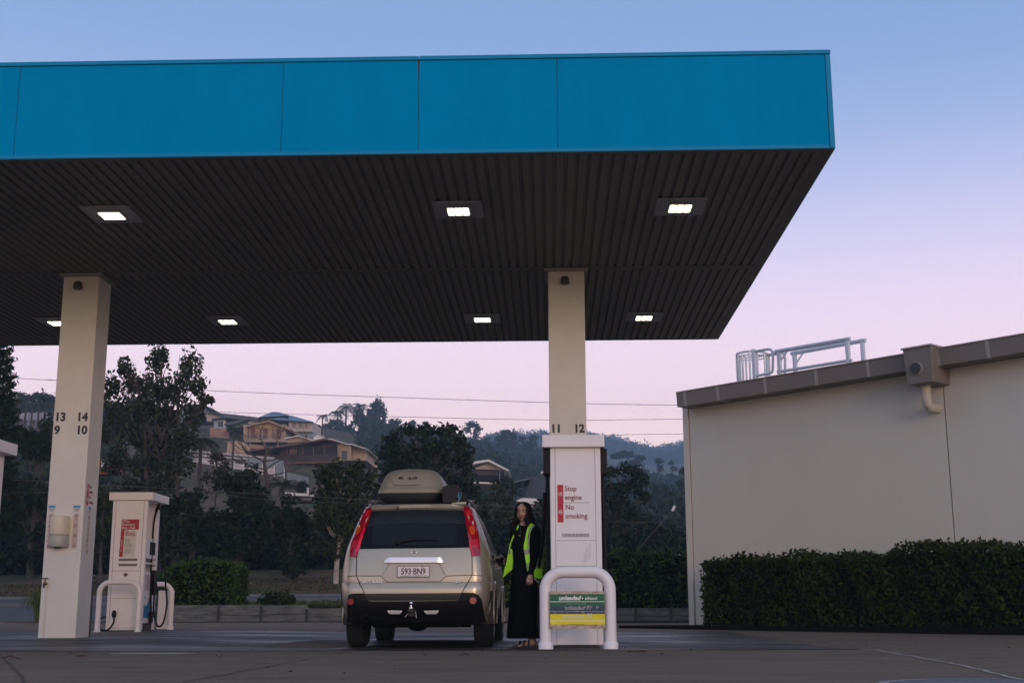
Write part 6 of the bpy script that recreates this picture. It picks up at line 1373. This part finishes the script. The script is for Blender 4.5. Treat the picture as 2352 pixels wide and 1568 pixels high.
# the pine cut by the left edge
def pine():
    px = -58; Y = 46; b0 = at(px, 1300, Y); zb = tz(b0.x, Y); zt_ = at(px, 700, Y).z; t = thing('norfolk_pine', 'dark tiered pine cut off by the left edge of the picture', 'tree', Vector((b0.x, Y, zb)), 'trees beyond the road')
    mb = MB(); mb.tube([Vector((b0.x, Y, zb-.2)), Vector((b0.x, Y, zt_))], [.22, .04], 7); pts = []; z = zb+2.0; k = 0
    while z < zt_-.2:
        f = (z-zb)/(zt_-zb); Rr = 1.55*(1-f)+.25
        if f > .45: Rr = .30+1.9*(1-f)
        for j in range(7):
            a = 2*math.pi*(j+.5*(k % 2))/7; d = Vector((math.cos(a), math.sin(a), 0)); P = [Vector((b0.x, Y, z))+d*Rr*q+Vector((0, 0, Rr*(.10*q+.28*q*q))) for q in lin(0, 1, 5)]
            mb.tube(P, [.035, .03, .02, .015, .012, .01], 4)
            for _ in range(int(260*Rr)):
                q = random.random()**.6; c = Vector((b0.x, Y, z))+d*Rr*q+Vector((0, 0, Rr*(.10*q+.28*q*q))); pts.append(tuple(c+Vector((random.gauss(0, .07), random.gauss(0, .07), random.gauss(.03, .045)))+Vector((-d.y, d.x, 0))*random.gauss(0, .10*q+.03)))
        z += .34; k += 1
    autosmooth(mb.build('trunk', Mbarkd, t), 60); V, F = leafmesh(np.array(pts), .05, 3.2); link_mesh('crown', V, F, LM('dark'), t)
pine()
# --- hilltop and mid-distance trees that can be told apart
random.seed(5)
HT = [('round hilltop tree standing tallest above the palms', 865, 215, [(866, 932, 17, 20), (858, 948, 17, 20), (875, 950, 14, 22), (866, 972, 20, 18), (862, 990, 22, 16)], .3),
 ('hilltop tree mass between the palms and the round tree', 842, 218, rc(836, 970, 32, 34, 16, 10, 16, 31), .3),
 ('low hilltop tree mass right of the blue roofed house', 765, 205, rc(765, 988, 50, 34, 18, 11, 17, 32), .3),
 ('hillside tree mass below the round hilltop tree', 830, 185, rc(820, 1035, 60, 32, 14, 12, 20, 33), .3),
 ('small ridge tree right of the round hilltop tree', 910, 230, rc(908, 972, 16, 14, 5, 7, 10, 34), .3),
 ('small ridge tree behind the top of the large dark tree', 948, 230, rc(948, 978, 14, 14, 5, 6, 10, 35), .3),
 ('lone round ridge tree with bare stem', 977, 240, [(977, 975, 10, 9), (972, 984, 6, 6)], .28),
 ('umbrella shaped tree on the ridge above the gabled house', 1088, 240, [(1085, 975, 20, 8), (1098, 984, 12, 9), (1072, 985, 12, 8), (1092, 1000, 12, 14), (1090, 1020, 16, 14)], .3),
 ('ridge tree with ragged top left of the right hand pump', 1160, 260, [(1165, 996, 22, 11), (1150, 1006, 16, 10), (1182, 1005, 14, 12), (1165, 1020, 30, 14)], .34),
 ('two-lobed ridge tree right of the ragged one', 1205, 262, [(1200, 1008, 10, 9), (1226, 1006, 13, 9), (1214, 1020, 24, 12)], .34),
 ('flat topped hazy pine behind the right hand tree', 1440, 240, [(1440, 1042, 26, 9), (1415, 1050, 14, 8), (1470, 1052, 16, 8), (1450, 1068, 30, 14), (1470, 1090, 26, 14)], .3),
 ('tall hazy pine near the building with layered crown', 1514, 225, [(1513, 1058, 13, 9), (1517, 1075, 11, 9), (1508, 1092, 12, 8), (1518, 1110, 14, 12)], .3),
 ('slim hazy pine closest to the building corner', 1544, 235, [(1542, 1062, 7, 7), (1546, 1076, 12, 7), (1540, 1092, 9, 8), (1550, 1104, 14, 10)], .28),
 ('dark tree showing at the building corner', 1572, 150, rc(1570, 1120, 16, 50, 8, 10, 16, 36), .24),
 ('dense hillside tree right of the right hand tree', 1515, 160, rc(1515, 1150, 40, 45, 12, 14, 22, 37), .26),
 ('hillside tree above the pale far roof', 1550, 120, rc(1548, 1200, 34, 34, 9, 12, 18, 38), .22),
 ('dark bush beside the pale far roof near the building', 1560, 85, rc(1562, 1250, 24, 20, 7, 9, 13, 39), .16),
 ('olive tree on the slope below the gabled far house', 1110, 90, rc(1115, 1160, 30, 40, 9, 11, 17, 40), .17),
 ('green tree right of the pale posts of the gabled far house', 1165, 95, rc(1165, 1120, 26, 28, 9, 9, 14, 41), .18),
 ('leafy bush under the brown house beside the paperbark', 700, 95, rc(690, 1120, 26, 18, 7, 8, 12, 42), .18),
 ('dark tree on the left slope above the cut-off pump', 118, 85, rc(108, 1010, 26, 50, 9, 12, 18, 43), .2)]
for i, (lab, px, Y, cl, lf_) in enumerate(HT):
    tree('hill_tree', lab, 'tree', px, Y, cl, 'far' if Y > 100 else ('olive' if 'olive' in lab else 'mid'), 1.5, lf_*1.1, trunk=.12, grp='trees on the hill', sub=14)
# --- wooded slopes that read as one mass
def woods(name, us_, Ys, n, r0, r1, leaf, kind, per=150, dz=.3, seed=1, cond=None):
    g = np.random.default_rng(seed); P = []
    for _ in range(n):
        u = g.uniform(*us_); Y = g.uniform(*Ys)
        if cond and not cond(u, Y): continue
        p = tpt(u, Y); r = g.uniform(r0, r1); P.append(blob((p.x, p.y, p.z+r*dz), (r*g.uniform(.8, 1.2), r, r*g.uniform(.8, 1.5)), per, 6))
    C = np.concatenate(P); V, F = leafmesh(C, leaf, 1.8); o = link_mesh(name, V, F, LM(kind), org=Vector((0, sum(Ys)/2, 0))); tag(o, kind='stuff'); return o
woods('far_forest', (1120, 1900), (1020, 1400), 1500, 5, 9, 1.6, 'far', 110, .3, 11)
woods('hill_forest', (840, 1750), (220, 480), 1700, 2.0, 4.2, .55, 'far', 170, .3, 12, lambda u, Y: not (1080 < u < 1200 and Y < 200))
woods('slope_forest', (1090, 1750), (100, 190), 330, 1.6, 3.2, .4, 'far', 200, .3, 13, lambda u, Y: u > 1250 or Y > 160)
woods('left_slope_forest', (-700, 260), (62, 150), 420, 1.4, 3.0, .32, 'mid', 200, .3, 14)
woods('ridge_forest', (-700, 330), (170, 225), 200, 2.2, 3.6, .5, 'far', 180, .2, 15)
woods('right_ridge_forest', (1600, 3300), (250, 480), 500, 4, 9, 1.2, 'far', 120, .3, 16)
woods('undergrowth', (-500, 1650), (57.5, 67), 1100, .6, 1.35, .17, 'dark', 260, .5, 17)
woods('slope_scrub', (560, 900), (66, 90), 60, .4, .9, .16, 'olive', 120, .3, 18)
# rough grass on the verge, as tufts
g = np.random.default_rng(3); P = []
for _ in range(5000):
    u = g.uniform(-300, 1600); Y = g.uniform(44.9, 52.5); p = tpt(u, Y); P.append((p.x, p.y, p.z+.03))
V, F = leafmesh(np.array(P), .06, 2.6); o = link_mesh('verge_grass', V, F, leafmat('leaf_grass', (.035, .03, .013), (.11, .085, .04)), org=Vector((0, 48, 0))); tag(o, kind='stuff')
P = []
for _ in range(5200):
    u = g.uniform(405, 1640); Y = g.uniform(34.6, 39.5); p = tpt(u, Y); P.append((p.x, p.y, p.z+.03))
V, F = leafmesh(np.array(P), .07, 2.2); o = link_mesh('bed_ground_cover', V, F, leafmat('leaf_grass2', (.03, .045, .012), (.12, .13, .045)), org=Vector((0, 36, 0))); tag(o, kind='stuff')
# fallen twigs and leaves on the concrete
Mtw = mat('twig_red', (.09, .016, .012), .8)
for lab, pts in (('thin red twig on the concrete in the lower left corner', [(8, 1510), (25, 1506), (45, 1511)]), ('short red twig on the concrete right of the crack at the left', [(176, 1505), (196, 1506)]), ('curled red twig on the concrete below the left of the pump rail', [(1056, 1503), (1068, 1501), (1078, 1503)]), ('wavy red twig on the concrete in front of the guard rail', [(1442, 1494.8), (1455, 1496), (1470, 1494.5), (1485, 1495.5)])):
    P = [atz(a, b_, .006)+Vector((0, 0, .004*(i % 2))) for i, (a, b_) in enumerate(pts)]; o = MB().tube(bez(P, 4), .005, 5).build('fallen_twig', Mtw); tag(o, lab, 'twig', 'red twigs lying on the concrete')
P = []
for _ in range(240):
    p = Vector((random.uniform(-9, 9), random.uniform(7.3, 33), 0)); P.append((p.x, p.y, gz(p.x, p.y)+.012))
V, F = leafmesh(np.array(P), .022, 1.8); V[:, 2] = np.array([q[2] for q in P]).repeat(4)+(V[:, 2]-np.array([q[2] for q in P]).repeat(4))*.3
o = link_mesh('leaf_litter', V, F, mat('litter', (.05, .03, .02), .9), org=Vector((0, 12, 0))); tag(o, kind='stuff')
# ================================================================ houses on the hill
def H4(cx, cy): return (428.7+.2083*cx, 906.5+.2083*cy)
def fp(mb, pts, Y, d, conv=H4): return mb.prism([at(*conv(*p), Y) for p in pts], (0, d, 0))
def house(name, lab, px, Y): 
    return thing(name, lab, 'house', tpt(px, Y), 'houses on the hillside')
def part(h, nm, pts, Y, d, m, conv=H4, par=None): return fp(MB(), pts, Y, d, conv).build(nm, m, par or h)
def rect(x0, y0, x1, y1): return [(x0, y1), (x1, y1), (x1, y0), (x0, y0)]
ID = lambda a, b: (a, b)
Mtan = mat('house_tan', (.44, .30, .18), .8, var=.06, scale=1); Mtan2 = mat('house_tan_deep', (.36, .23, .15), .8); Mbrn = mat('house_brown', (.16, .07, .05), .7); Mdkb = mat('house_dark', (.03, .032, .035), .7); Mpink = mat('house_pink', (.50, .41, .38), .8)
Mroofb = mat('roof_blue', (.10, .19, .27), .5, metal=.1); Mroofd = mat('roof_dark', (.07, .085, .09), .6); Mroofg = mat('roof_grey', (.20, .21, .22), .5); Mwht = mat('house_white', (.66, .60, .58), .6); Mgls = mat('house_glass', (.03, .035, .045), .2); Mrailh = mat('house_rail', (.22, .18, .16), .6)
Mwarm = mat('house_warmtan', (.36, .26, .19), .85, var=.06, scale=1)
# tan balcony house
h = house('tan_house', 'tan gabled house with brown doors and a railed balcony, middle of the hillside', 610, 175); Y = 172
part(h, 'wall', rect(625, 330, 1092, 492), Y, 9, Mtan)
part(h, 'gable', [(672, 352), (1080, 384), (925, 292)], Y-.3, 9, mat('gable_ochre', (.46, .32, .16), .8))
part(h, 'roof', [(640, 340), (655, 352), (905, 296), (1140, 392), (1150, 378), (925, 284), (902, 280)], Y-1.3, 11, Mtan2)
for x0, x1 in ((672, 755), (808, 890), (946, 1040)):
    d_ = part(h, 'door', rect(x0, 368, x1, 488), Y-.15, .12, Mbrn); part(h, 'pane', rect(x0+12, 376, x0+(x1-x0)*.45, 482), Y-.2, .04, mat('pane_warm', (.30, .17, .13), .4), par=d_)
part(h, 'balcony_floor', rect(636, 486, 1112, 520), Y-2, 2.2, mat('deck_edge', (.35, .25, .2), .8))
b = MB()
for x in lin(640, 1105, 26): fp(b, rect(x-1, 438, x+1, 488), Y-2.02, .05)
fp(b, rect(636, 432, 1108, 438), Y-2.03, .07); b.build('balcony_rail', Mrailh, h)
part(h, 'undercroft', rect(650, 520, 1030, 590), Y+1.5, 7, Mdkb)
for x in (700, 860, 1010): part(h, 'post', rect(x-5, 520, x+5, 600), Y-1.8, .3, Mrailh)
part(h, 'lower_wall', rect(860, 530, 1000, 590), Y+1.2, .3, mat('lower_red', (.30, .16, .12), .8))
# blue roofed house
h = house('blue_roof_house', 'pale two-storey house with blue hipped roof, highest of the right hand houses', 690, 195); Y = 192
part(h, 'wall', rect(1125, 290, 1382, 405), Y, 10, Mpink); part(h, 'base_wall', rect(1095, 405, 1366, 460), Y+.6, 9, Mroofg)
for x0 in (1166, 1236, 1304): w_ = part(h, 'window', rect(x0, 300, x0+34, 362), Y-.12, .1, mat('win_tan', (.33, .22, .18), .6)); part(h, 'pane', rect(x0+4, 304, x0+30, 358), Y-.16, .03, mat('win_pane', (.2, .17, .15), .3), par=w_)
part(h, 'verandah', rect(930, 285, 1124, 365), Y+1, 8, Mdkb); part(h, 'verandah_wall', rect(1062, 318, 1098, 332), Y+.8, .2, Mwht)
b = MB(); e = [at(*H4(*p), y) for p, y in (((935, 272), Y-1.2), ((1400, 298), Y-1.2), ((1400, 298), Y+11), ((935, 272), Y+11), ((1112, 222), Y+4.5), ((1160, 228), Y+5))]
e[2].z = e[1].z; e[3].z = e[0].z
b.add(e, [(0, 1, 5, 4), (1, 2, 5), (2, 3, 4, 5), (3, 0, 4), (3, 2, 1, 0)]); b.build('roof', Mroofb, h)
part(h, 'tower_wall', rect(862, 218, 1010, 270), Y+3, 5, Mpink); part(h, 'tower_window', rect(910, 226, 932, 242), Y+2.9, .08, Mgls)
part(h, 'tower_porch', rect(820, 238, 862, 285), Y+3.4, 4, mat('porch_grey', (.4, .38, .38), .8))
b = MB(); e = [at(*H4(*p), y) for p, y in (((795, 246), Y+1.5), ((1130, 226), Y+1.5), ((1130, 226), Y+10), ((795, 246), Y+10), ((945, 186), Y+5), ((1020, 190), Y+5))]; e[2].z = e[1].z; e[3].z = e[0].z
b.add(e, [(0, 1, 5, 4), (1, 2, 5), (2, 3, 4, 5), (3, 0, 4), (3, 2, 1, 0)]); b.build('tower_roof', Mroofb, h)
# the big brown house
h = house('brown_house', 'large warm tan house with a long dark roof and screened verandah, lower right', 740, 140); Y = 138
part(h, 'wall', [(1030, 730), (1670, 730), (1670, 560), (1530, 492), (1230, 545), (1030, 575)], Y+2.5, 9, Mwarm)
part(h, 'wall', [(1665, 730), (1815, 720), (1815, 548), (1530, 490), (1665, 560)], Y+1.0, 9, Mwarm); part(h, 'wing_wall', [(1815, 722), (1982, 722), (1982, 604), (1815, 545)], Y+2.2, 9, mat('wing_tan', (.44, .32, .24), .85))
part(h, 'left_wing', [(668, 720), (1030, 720), (1030, 575), (668, 640)], Y+3, 8, mat('wing_grey', (.22, .20, .19), .85)); part(h, 'window', rect(952, 592, 1020, 664), Y+2.9, .08, Mgls); part(h, 'window', rect(1712, 614, 1768, 712), Y+.9, .1, Mgls)
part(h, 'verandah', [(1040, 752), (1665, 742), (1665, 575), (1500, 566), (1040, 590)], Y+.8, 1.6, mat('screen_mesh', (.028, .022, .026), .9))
b = MB()
for x in (1105, 1208, 1280, 1395, 1515, 1665): fp(b, rect(x-3, 566, x+3, 880), Y+.6, .15)
b.build('verandah_post', Mrailh, h); part(h, 'verandah_door', rect(1135, 600, 1200, 700), Y+.7, .08, mat('door_warm', (.20, .12, .10), .7)); part(h, 'table', rect(1282, 680, 1352, 704), Y+.7, .08, Mwht)
part(h, 'balustrade', [(1040, 742), (1665, 735), (1665, 655), (1285, 650), (1040, 640)], Y+.5, .12, mat('baluster', (.05, .03, .03), .8))
part(h, 'deck_edge', [(1040, 762), (1670, 745), (1670, 730), (1040, 745)], Y+.3, 2, Mbrn)
part(h, 'roof', [(618, 622), (640, 628), (1050, 572), (1230, 545), (1530, 492), (1665, 520), (1640, 505), (1528, 480), (1220, 532), (900, 572)], Y-.8, 12, Mbrn)
part(h, 'ridge_roof', [(1530, 482), (1590, 455), (1800, 528), (1775, 545), (1660, 520)], Y+2, 9, Mroofd); part(h, 'white_verge', [(1530, 484), (1600, 482), (1775, 542), (1815, 536), (2005, 598), (2000, 604), (1812, 545), (1774, 551), (1598, 490), (1530, 492)], Y+.3, 10, Mwht)
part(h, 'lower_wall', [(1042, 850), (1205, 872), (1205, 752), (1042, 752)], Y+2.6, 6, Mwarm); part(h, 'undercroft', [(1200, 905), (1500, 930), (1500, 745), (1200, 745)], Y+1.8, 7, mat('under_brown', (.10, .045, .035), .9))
part(h, 'small_gable', [(1112, 530), (1380, 508), (1385, 498), (1225, 455), (1112, 488)], Y+6, 6, Mwarm); part(h, 'small_gable_roof', [(1075, 476), (1222, 444), (1398, 496), (1392, 506), (1224, 456), (1082, 486)], Y+5.5, 8, Mwht)
part(h, 'back_roof', [(1310, 462), (1415, 415), (1545, 462), (1400, 500)], Y+14, 6, Mroofg); part(h, 'back_gable', [(1400, 500), (1530, 470), (1440, 440), (1400, 460)], Y+13.8, .3, Mwht)
# arched-roof terrace houses at the ridge
h = house('arched_roof_house', 'dark curved roof house with pale blue walls left of the tan gabled house', 540, 190); Y = 188
arc = lambda x0, y0, x1, y1, hgt_, t_: [(x0+(x1-x0)*i/12, y0+(y1-y0)*i/12-hgt_*math.sin(math.pi*i/12)) for i in range(13)]+[(x0+(x1-x0)*i/12, y0+(y1-y0)*i/12-(hgt_)*math.sin(math.pi*i/12)+t_) for i in range(12, -1, -1)]
part(h, 'roof', arc(270, 262, 625, 272, 26, 14), Y-1, 12, Mroofd); part(h, 'wall', rect(300, 270, 430, 372), Y, 9, mat('house_bluegrey', (.36, .40, .45), .8)); part(h, 'window', rect(345, 292, 400, 350), Y-.1, .1, Mgls); part(h, 'window', rect(406, 296, 428, 345), Y-.1, .1, Mwht)
h = house('arched_roof_house', 'small house with dark sloping arched roof touching the tan gabled house', 570, 182); Y = 181
part(h, 'roof', [(408, 330), (420, 310), (650, 264), (720, 262), (800, 290), (790, 298), (700, 272), (640, 282), (500, 330)], Y-1, 10, Mroofd); part(h, 'wall', [(470, 362), (680, 352), (680, 285), (640, 284), (480, 325)], Y, 8, mat('house_green', (.10, .13, .12), .8)); part(h, 'gable_wall', [(680, 318), (790, 318), (790, 298), (720, 272), (680, 276)], Y, 8, Mwht)
h = house('curved_roof_house', 'house with pale wall and thin curved roof behind the right edge of the gum tree', 480, 200); Y = 198
part(h, 'roof', arc(215, 195, 418, 242, 16, 8), Y-1, 11, Mroofd); part(h, 'wall', [(222, 290), (400, 290), (400, 240), (330, 205), (222, 190)], Y, 9, Mpink); 
h = house('curved_roof_house', 'topmost house whose curved roof shows through the gum tree', 445, 200); Y = 204
part(h, 'roof', arc(-80, 128, 275, 142, 34, 12), Y-1, 12, Mroofd); part(h, 'wall', rect(-50, 125, 215, 250), Y, 9, mat('house_slate', (.20, .22, .25), .8)); part(h, 'window', rect(50, 140, 130, 200), Y-.1, .1, Mgls)
# garden walls and terraces
def gwall(name, lab, pts, Y, d, m, cat='wall'):
    a = at(*H4(*pts[0]), Y); b = fp(MB(), pts, Y, d); o = b.build(name, m); tag(o, lab, cat, 'terrace walls on the hillside'); return o
gwall('garden_wall', 'terracotta garden wall below the arched roof house', [(255, 465), (460, 478), (460, 372), (255, 362)], 168, .6, mat('terracotta', (.32, .18, .13), .9, var=.1, scale=1))
gwall('garden_wall', 'tan garden wall behind the small palm', [(440, 655), (690, 668), (690, 575), (640, 528), (560, 505), (455, 512)], 150, .6, mat('wall_sand', (.44, .30, .21), .9, var=.06, scale=1))
gwall('garden_wall', 'brown garden wall under the tan gabled house', [(690, 585), (860, 600), (860, 560), (690, 540)], 160, .5, mat('wall_rust', (.33, .18, .12), .9))
gwall('terrace_wall', 'long white terrace wall stepping down below the tan wall', [(40, 735), (960, 880), (960, 810), (640, 770), (200, 695), (60, 690)], 120, .6, mat('terrace_white', (.48, .42, .42), .85, var=.12, scale=1))
gwall('terrace_wall', 'uppermost pale terrace rail wall', [(30, 628), (960, 702), (960, 690), (30, 600)], 130, .4, MT['terrace_white'])
gwall('terrace_wall', 'middle pale terrace rail wall', [(40, 668), (980, 735), (980, 720), (40, 648)], 126, .4, MT['terrace_white'])
gwall('terrace_wall', 'grey block wall below the brown house', [(640, 800), (1060, 910), (1060, 720), (860, 690), (660, 690)], 124, .6, mat('block_grey', (.20, .22, .23), .9, var=.2, scale=1.5))
gwall('paling_fence', 'weathered grey paling fence running down the slope under the brown house', [(1105, 930), (1345, 1020), (1345, 905), (1105, 850)], 112, .15, mat('paling', (.17, .18, .20), .9, var=.3, scale=1, stretch=(12, 1, .3)), 'fence')
fn = thing('wire_fence', 'row of thin posts along the edge of the white terrace wall', 'fence', at(*H4(500, 830), 117), 'fences on the hillside')
for i, x in enumerate((315, 425, 522, 625, 740, 835, 965, 1075)): MB().tube([at(*H4(x, 700+i*14), 117), at(*H4(x, 805+i*16), 117)], .05, 5).build('post', Mwht, fn)
b = MB(); b.tube([at(*H4(315, 702), 117), at(*H4(1075, 812), 117)], .03, 4); b.tube([at(*H4(315, 748), 117), at(*H4(1075, 862), 117)], .02, 4); b.build('wire', Mrailh, fn)
h = house('shed', 'low building of which only the white roof shows right of the bare tree', 690, 75); part(h, 'roof', [(1070, 1092), (1090, 1072), (1380, 1092), (1378, 1116), (1100, 1104)], 74, 3, Mwht); part(h, 'wall', rect(1110, 1104, 1370, 1160), 74.5, 2.5, Mroofg)
MB().tube([at(*H4(1336, 1022), 74), at(*H4(1336, 1092), 74)], .06, 6).build('vent_pipe', Mwht, h)
# far left: pale building behind the palms; orange building through the trees
h = house('ridge_building', 'pale flat building behind the row of ridge palms', 70, 150); part(h, 'wall', rect(36, 948, 108, 964), 160, 8, mat('ridge_wall', (.42, .40, .42), .8), ID); part(h, 'lower_wall', rect(36, 966, 108, 990), 161, 7, mat('ridge_wall2', (.22, .19, .21), .8), ID)
for x in (41, 64, 84, 97): part(h, 'post', rect(x-.8, 945, x+.8, 1000), 158, .4, MT['ridge_wall'], ID)
h = house('orange_building', 'orange and white building glimpsed between the left column and the gum tree', 240, 66); Y = 64
part(h, 'wall', rect(214, 1054, 268, 1088), Y, .8, mat('orange_wall', (.40, .075, .02), .7), ID); part(h, 'white_panel', rect(232, 1052, 240, 1074), Y-.1, .09, Mwht, ID); part(h, 'purple_panel', rect(241, 1052, 247, 1070), Y-.1, .09, mat('violet', (.10, .05, .22), .6), ID); part(h, 'window', rect(222, 1076, 252, 1082), Y-.1, .09, Mgls, ID); part(h, 'window', rect(252, 1054, 262, 1072), Y-.1, .09, Mgls, ID)
# middle: gabled far house on posts
def C2(cx, cy): return (796+.3645*cx, 857.5+.3645*cy)
h = house('gabled_house', 'pale gabled house on posts to the right of the large dark tree', 1110, 115); Y = 112
part(h, 'gable', [(800, 600), (1000, 606), (895, 558)], Y, 7, Mpink, C2); part(h, 'roof', [(752, 575), (760, 560), (895, 540), (1026, 608), (1018, 614), (893, 553), (800, 570), (790, 585)], Y-1, 9, Mwht, C2)
part(h, 'verandah', rect(800, 604, 985, 640), Y+.5, 6, mat('shade_purple', (.07, .055, .07), .9), C2); part(h, 'deck', [(800, 690), (1000, 700), (1000, 690), (800, 680)], Y-.5, 6, Mwht, C2)
for x in (965, 998): part(h, 'post', rect(x-2, 606, x+2, 715), Y-.6, .2, Mrailh, C2)
part(h, 'lower_deck', rect(950, 688, 1002, 706), Y-.8, 1, Mpink, C2)
h = house('dark_house', 'dark slate blue house with flat verandah roof left of the right hand pump', 1210, 110); Y = 108
part(h, 'wall', [(1120, 790), (1270, 790), (1270, 640), (1215, 636), (1160, 655)], Y, 7, mat('slate_wall', (.045, .055, .075), .8), C2); part(h, 'roof', [(1025, 684), (1150, 656), (1160, 664), (1050, 690)], Y-1.5, 5, Mroofd, C2)
for x in (1062, 1110): part(h, 'post', rect(x-2, 682, x+2, 740), Y-1.3, .2, Mdkb, C2)
part(h, 'satellite_dish', [(1222, 628), (1230, 616), (1238, 614), (1238, 624), (1228, 632)], Y-.3, .1, Mwht, C2)
h = house('white_roof_house', 'low house of which the bright pale hipped roof shows above the woman', 1210, 80); Y = 78
part(h, 'roof', [(1066, 800), (1110, 783), (1210, 788), (1205, 826), (1095, 808)], Y, 4, Mwht, C2); part(h, 'wall', rect(1135, 818, 1200, 842), Y+.4, 3, Mpink, C2)
part(h, 'awning', [(1208, 892), (1228, 880), (1226, 896)], Y-3, .5, mat('awning_green', (.08, .35, .28), .7), C2)
h = house('grey_roof_house', 'low house with pale grey roof just left of the building corner', 1530, 95); Y = 92
part(h, 'roof', [(1888, 1068), (1930, 1026), (2060, 1016), (2062, 1034), (1960, 1062)], Y, 5, mat('roof_pale', (.42, .44, .46), .6), C2); part(h, 'wall', rect(1905, 1060, 1990, 1080), Y+.5, 4, mat('house_mauve', (.20, .16, .17), .8), C2)
h = house('mauve_house', 'dusky pink walled house half hidden behind the right hand tree', 1490, 105); Y = 103
part(h, 'wall', [(1840, 1050), (1930, 1060), (1930, 985), (1840, 960)], Y, 5, mat('house_dusk', (.26, .20, .19), .85), C2)
# parked white car whose roof shows over the hedge
t = thing('parked_car', 'pale car of which only the roof shows over the hedge beside the building corner', 'car', at(1565, 1290, 42.5))
c = at(1566, 1271, 42.5); z0 = tz(c.x, 42.5)
rs = []
for f, zz in ((-2.1, .75), (-2.0, .95), (-1.2, 1.02), (-.6, 1.42), (.2, 1.5), (.9, 1.42), (1.6, 1.02), (2.1, .9), (2.2, .7)):
    sc_z = (c.z-z0)/1.5; rs.append([Vector((c.x+f, 42.5+w_, z0+h_*sc_z)) for w_, h_ in ((-.8, .35), (.8, .35), (.8, zz*.75), (.6, zz), (-.6, zz), (-.8, zz*.75))])
autosmooth(MB().loft(rs).build('body', mat('car_white', (.28, .29, .30), .3, coat=.5), t), 30)
b = MB(); 
for f in (-1.3, 1.3): MB().tube([(c.x+f, 41.65, z0+.33), (c.x+f, 41.85, z0+.33)], .33, 16).build('wheel', Mtyre, t)
MB().prism([Vector((c.x+a_, 41.86, z0+h_*(c.z-z0)/1.5)) for a_, h_ in ((-1.05, 1.0), (1.35, 1.0), (.8, 1.33), (-.5, 1.33))], (0, .02, 0)).build('side_window', Mgl, t)
# ---------------------------------------------------------------- overhead wires
Mw = mat('wire_dark', (.10, .08, .09), .7)
def cable(lab, pts, Y, r=.016, sag=0):
    P = [at(a, b_, Y) for a, b_ in pts]; o = MB().tube(bez(P, 6), r*.62, 5).build('overhead_wire', Mw); tag(o, lab, 'wire', 'overhead wires crossing behind the canopy')
cable('topmost overhead wire sloping down from the left above the houses', [(-900, 808), (36, 868), (130, 873), (485, 897), (925, 913), (1260, 924), (1555, 930), (2600, 940)], 62, .022)
cable('second overhead wire, passing just over the blue roofed house', [(-900, 900), (60, 925), (480, 945), (925, 957), (1265, 964), (1575, 962), (2600, 950)], 62, .020)
cable('third overhead wire, crossing the far hill beside the right hand pump', [(-900, 985), (50, 985), (245, 987), (480, 1000), (1180, 1004), (1390, 999), (1580, 996), (2600, 985)], 62, .018)
cable('lower overhead wire in front of the dark trees at the left', [(-900, 1070), (36, 1102), (110, 1108), (330, 1118), (480, 1127), (900, 1150), (1245, 1165)], 46, .012)
cable('lowest overhead wire crossing the trees left of the car', [(-900, 1150), (330, 1128), (600, 1146), (870, 1158), (1260, 1178)], 46, .010)
cable('faint wire crossing the right hand tree', [(1380, 1197), (1480, 1199), (1585, 1200), (2600, 1205)], 47, .010)
st = thing('stay_wire', 'slanting stay wire with a white guard tube at its top near the building corner', 'wire', at(1475, 1250, 50))
MB().tube([at(1465, 1262, 50), at(1546, 1168, 50)], .006, 5).build('wire', Mrailh, st); b = MB(); p, q = at(1544, 1173, 49.95), at(1550, 1161, 49.95); b.tube([p, q], .05, 8); b.build('guard_tube', Mwht, st)
# ---------------------------------------------------------------- the air
hz = bpy.data.materials.new('haze_air'); hz.use_nodes = True; t = hz.node_tree; t.nodes.clear(); oo = t.nodes.new('ShaderNodeOutputMaterial'); pv = t.nodes.new('ShaderNodeVolumePrincipled')
pv.inputs['Color'].default_value = (.52, .75, 1.0, 1); pv.inputs['Density'].default_value = .0006; pv.inputs['Anisotropy'].default_value = .0
t.links.new(pv.outputs[0], oo.inputs['Volume'])
o = MB().box(-1200, 1400, -42, 1600, -60, 260).build('haze', hz); tag(o, kind='stuff')
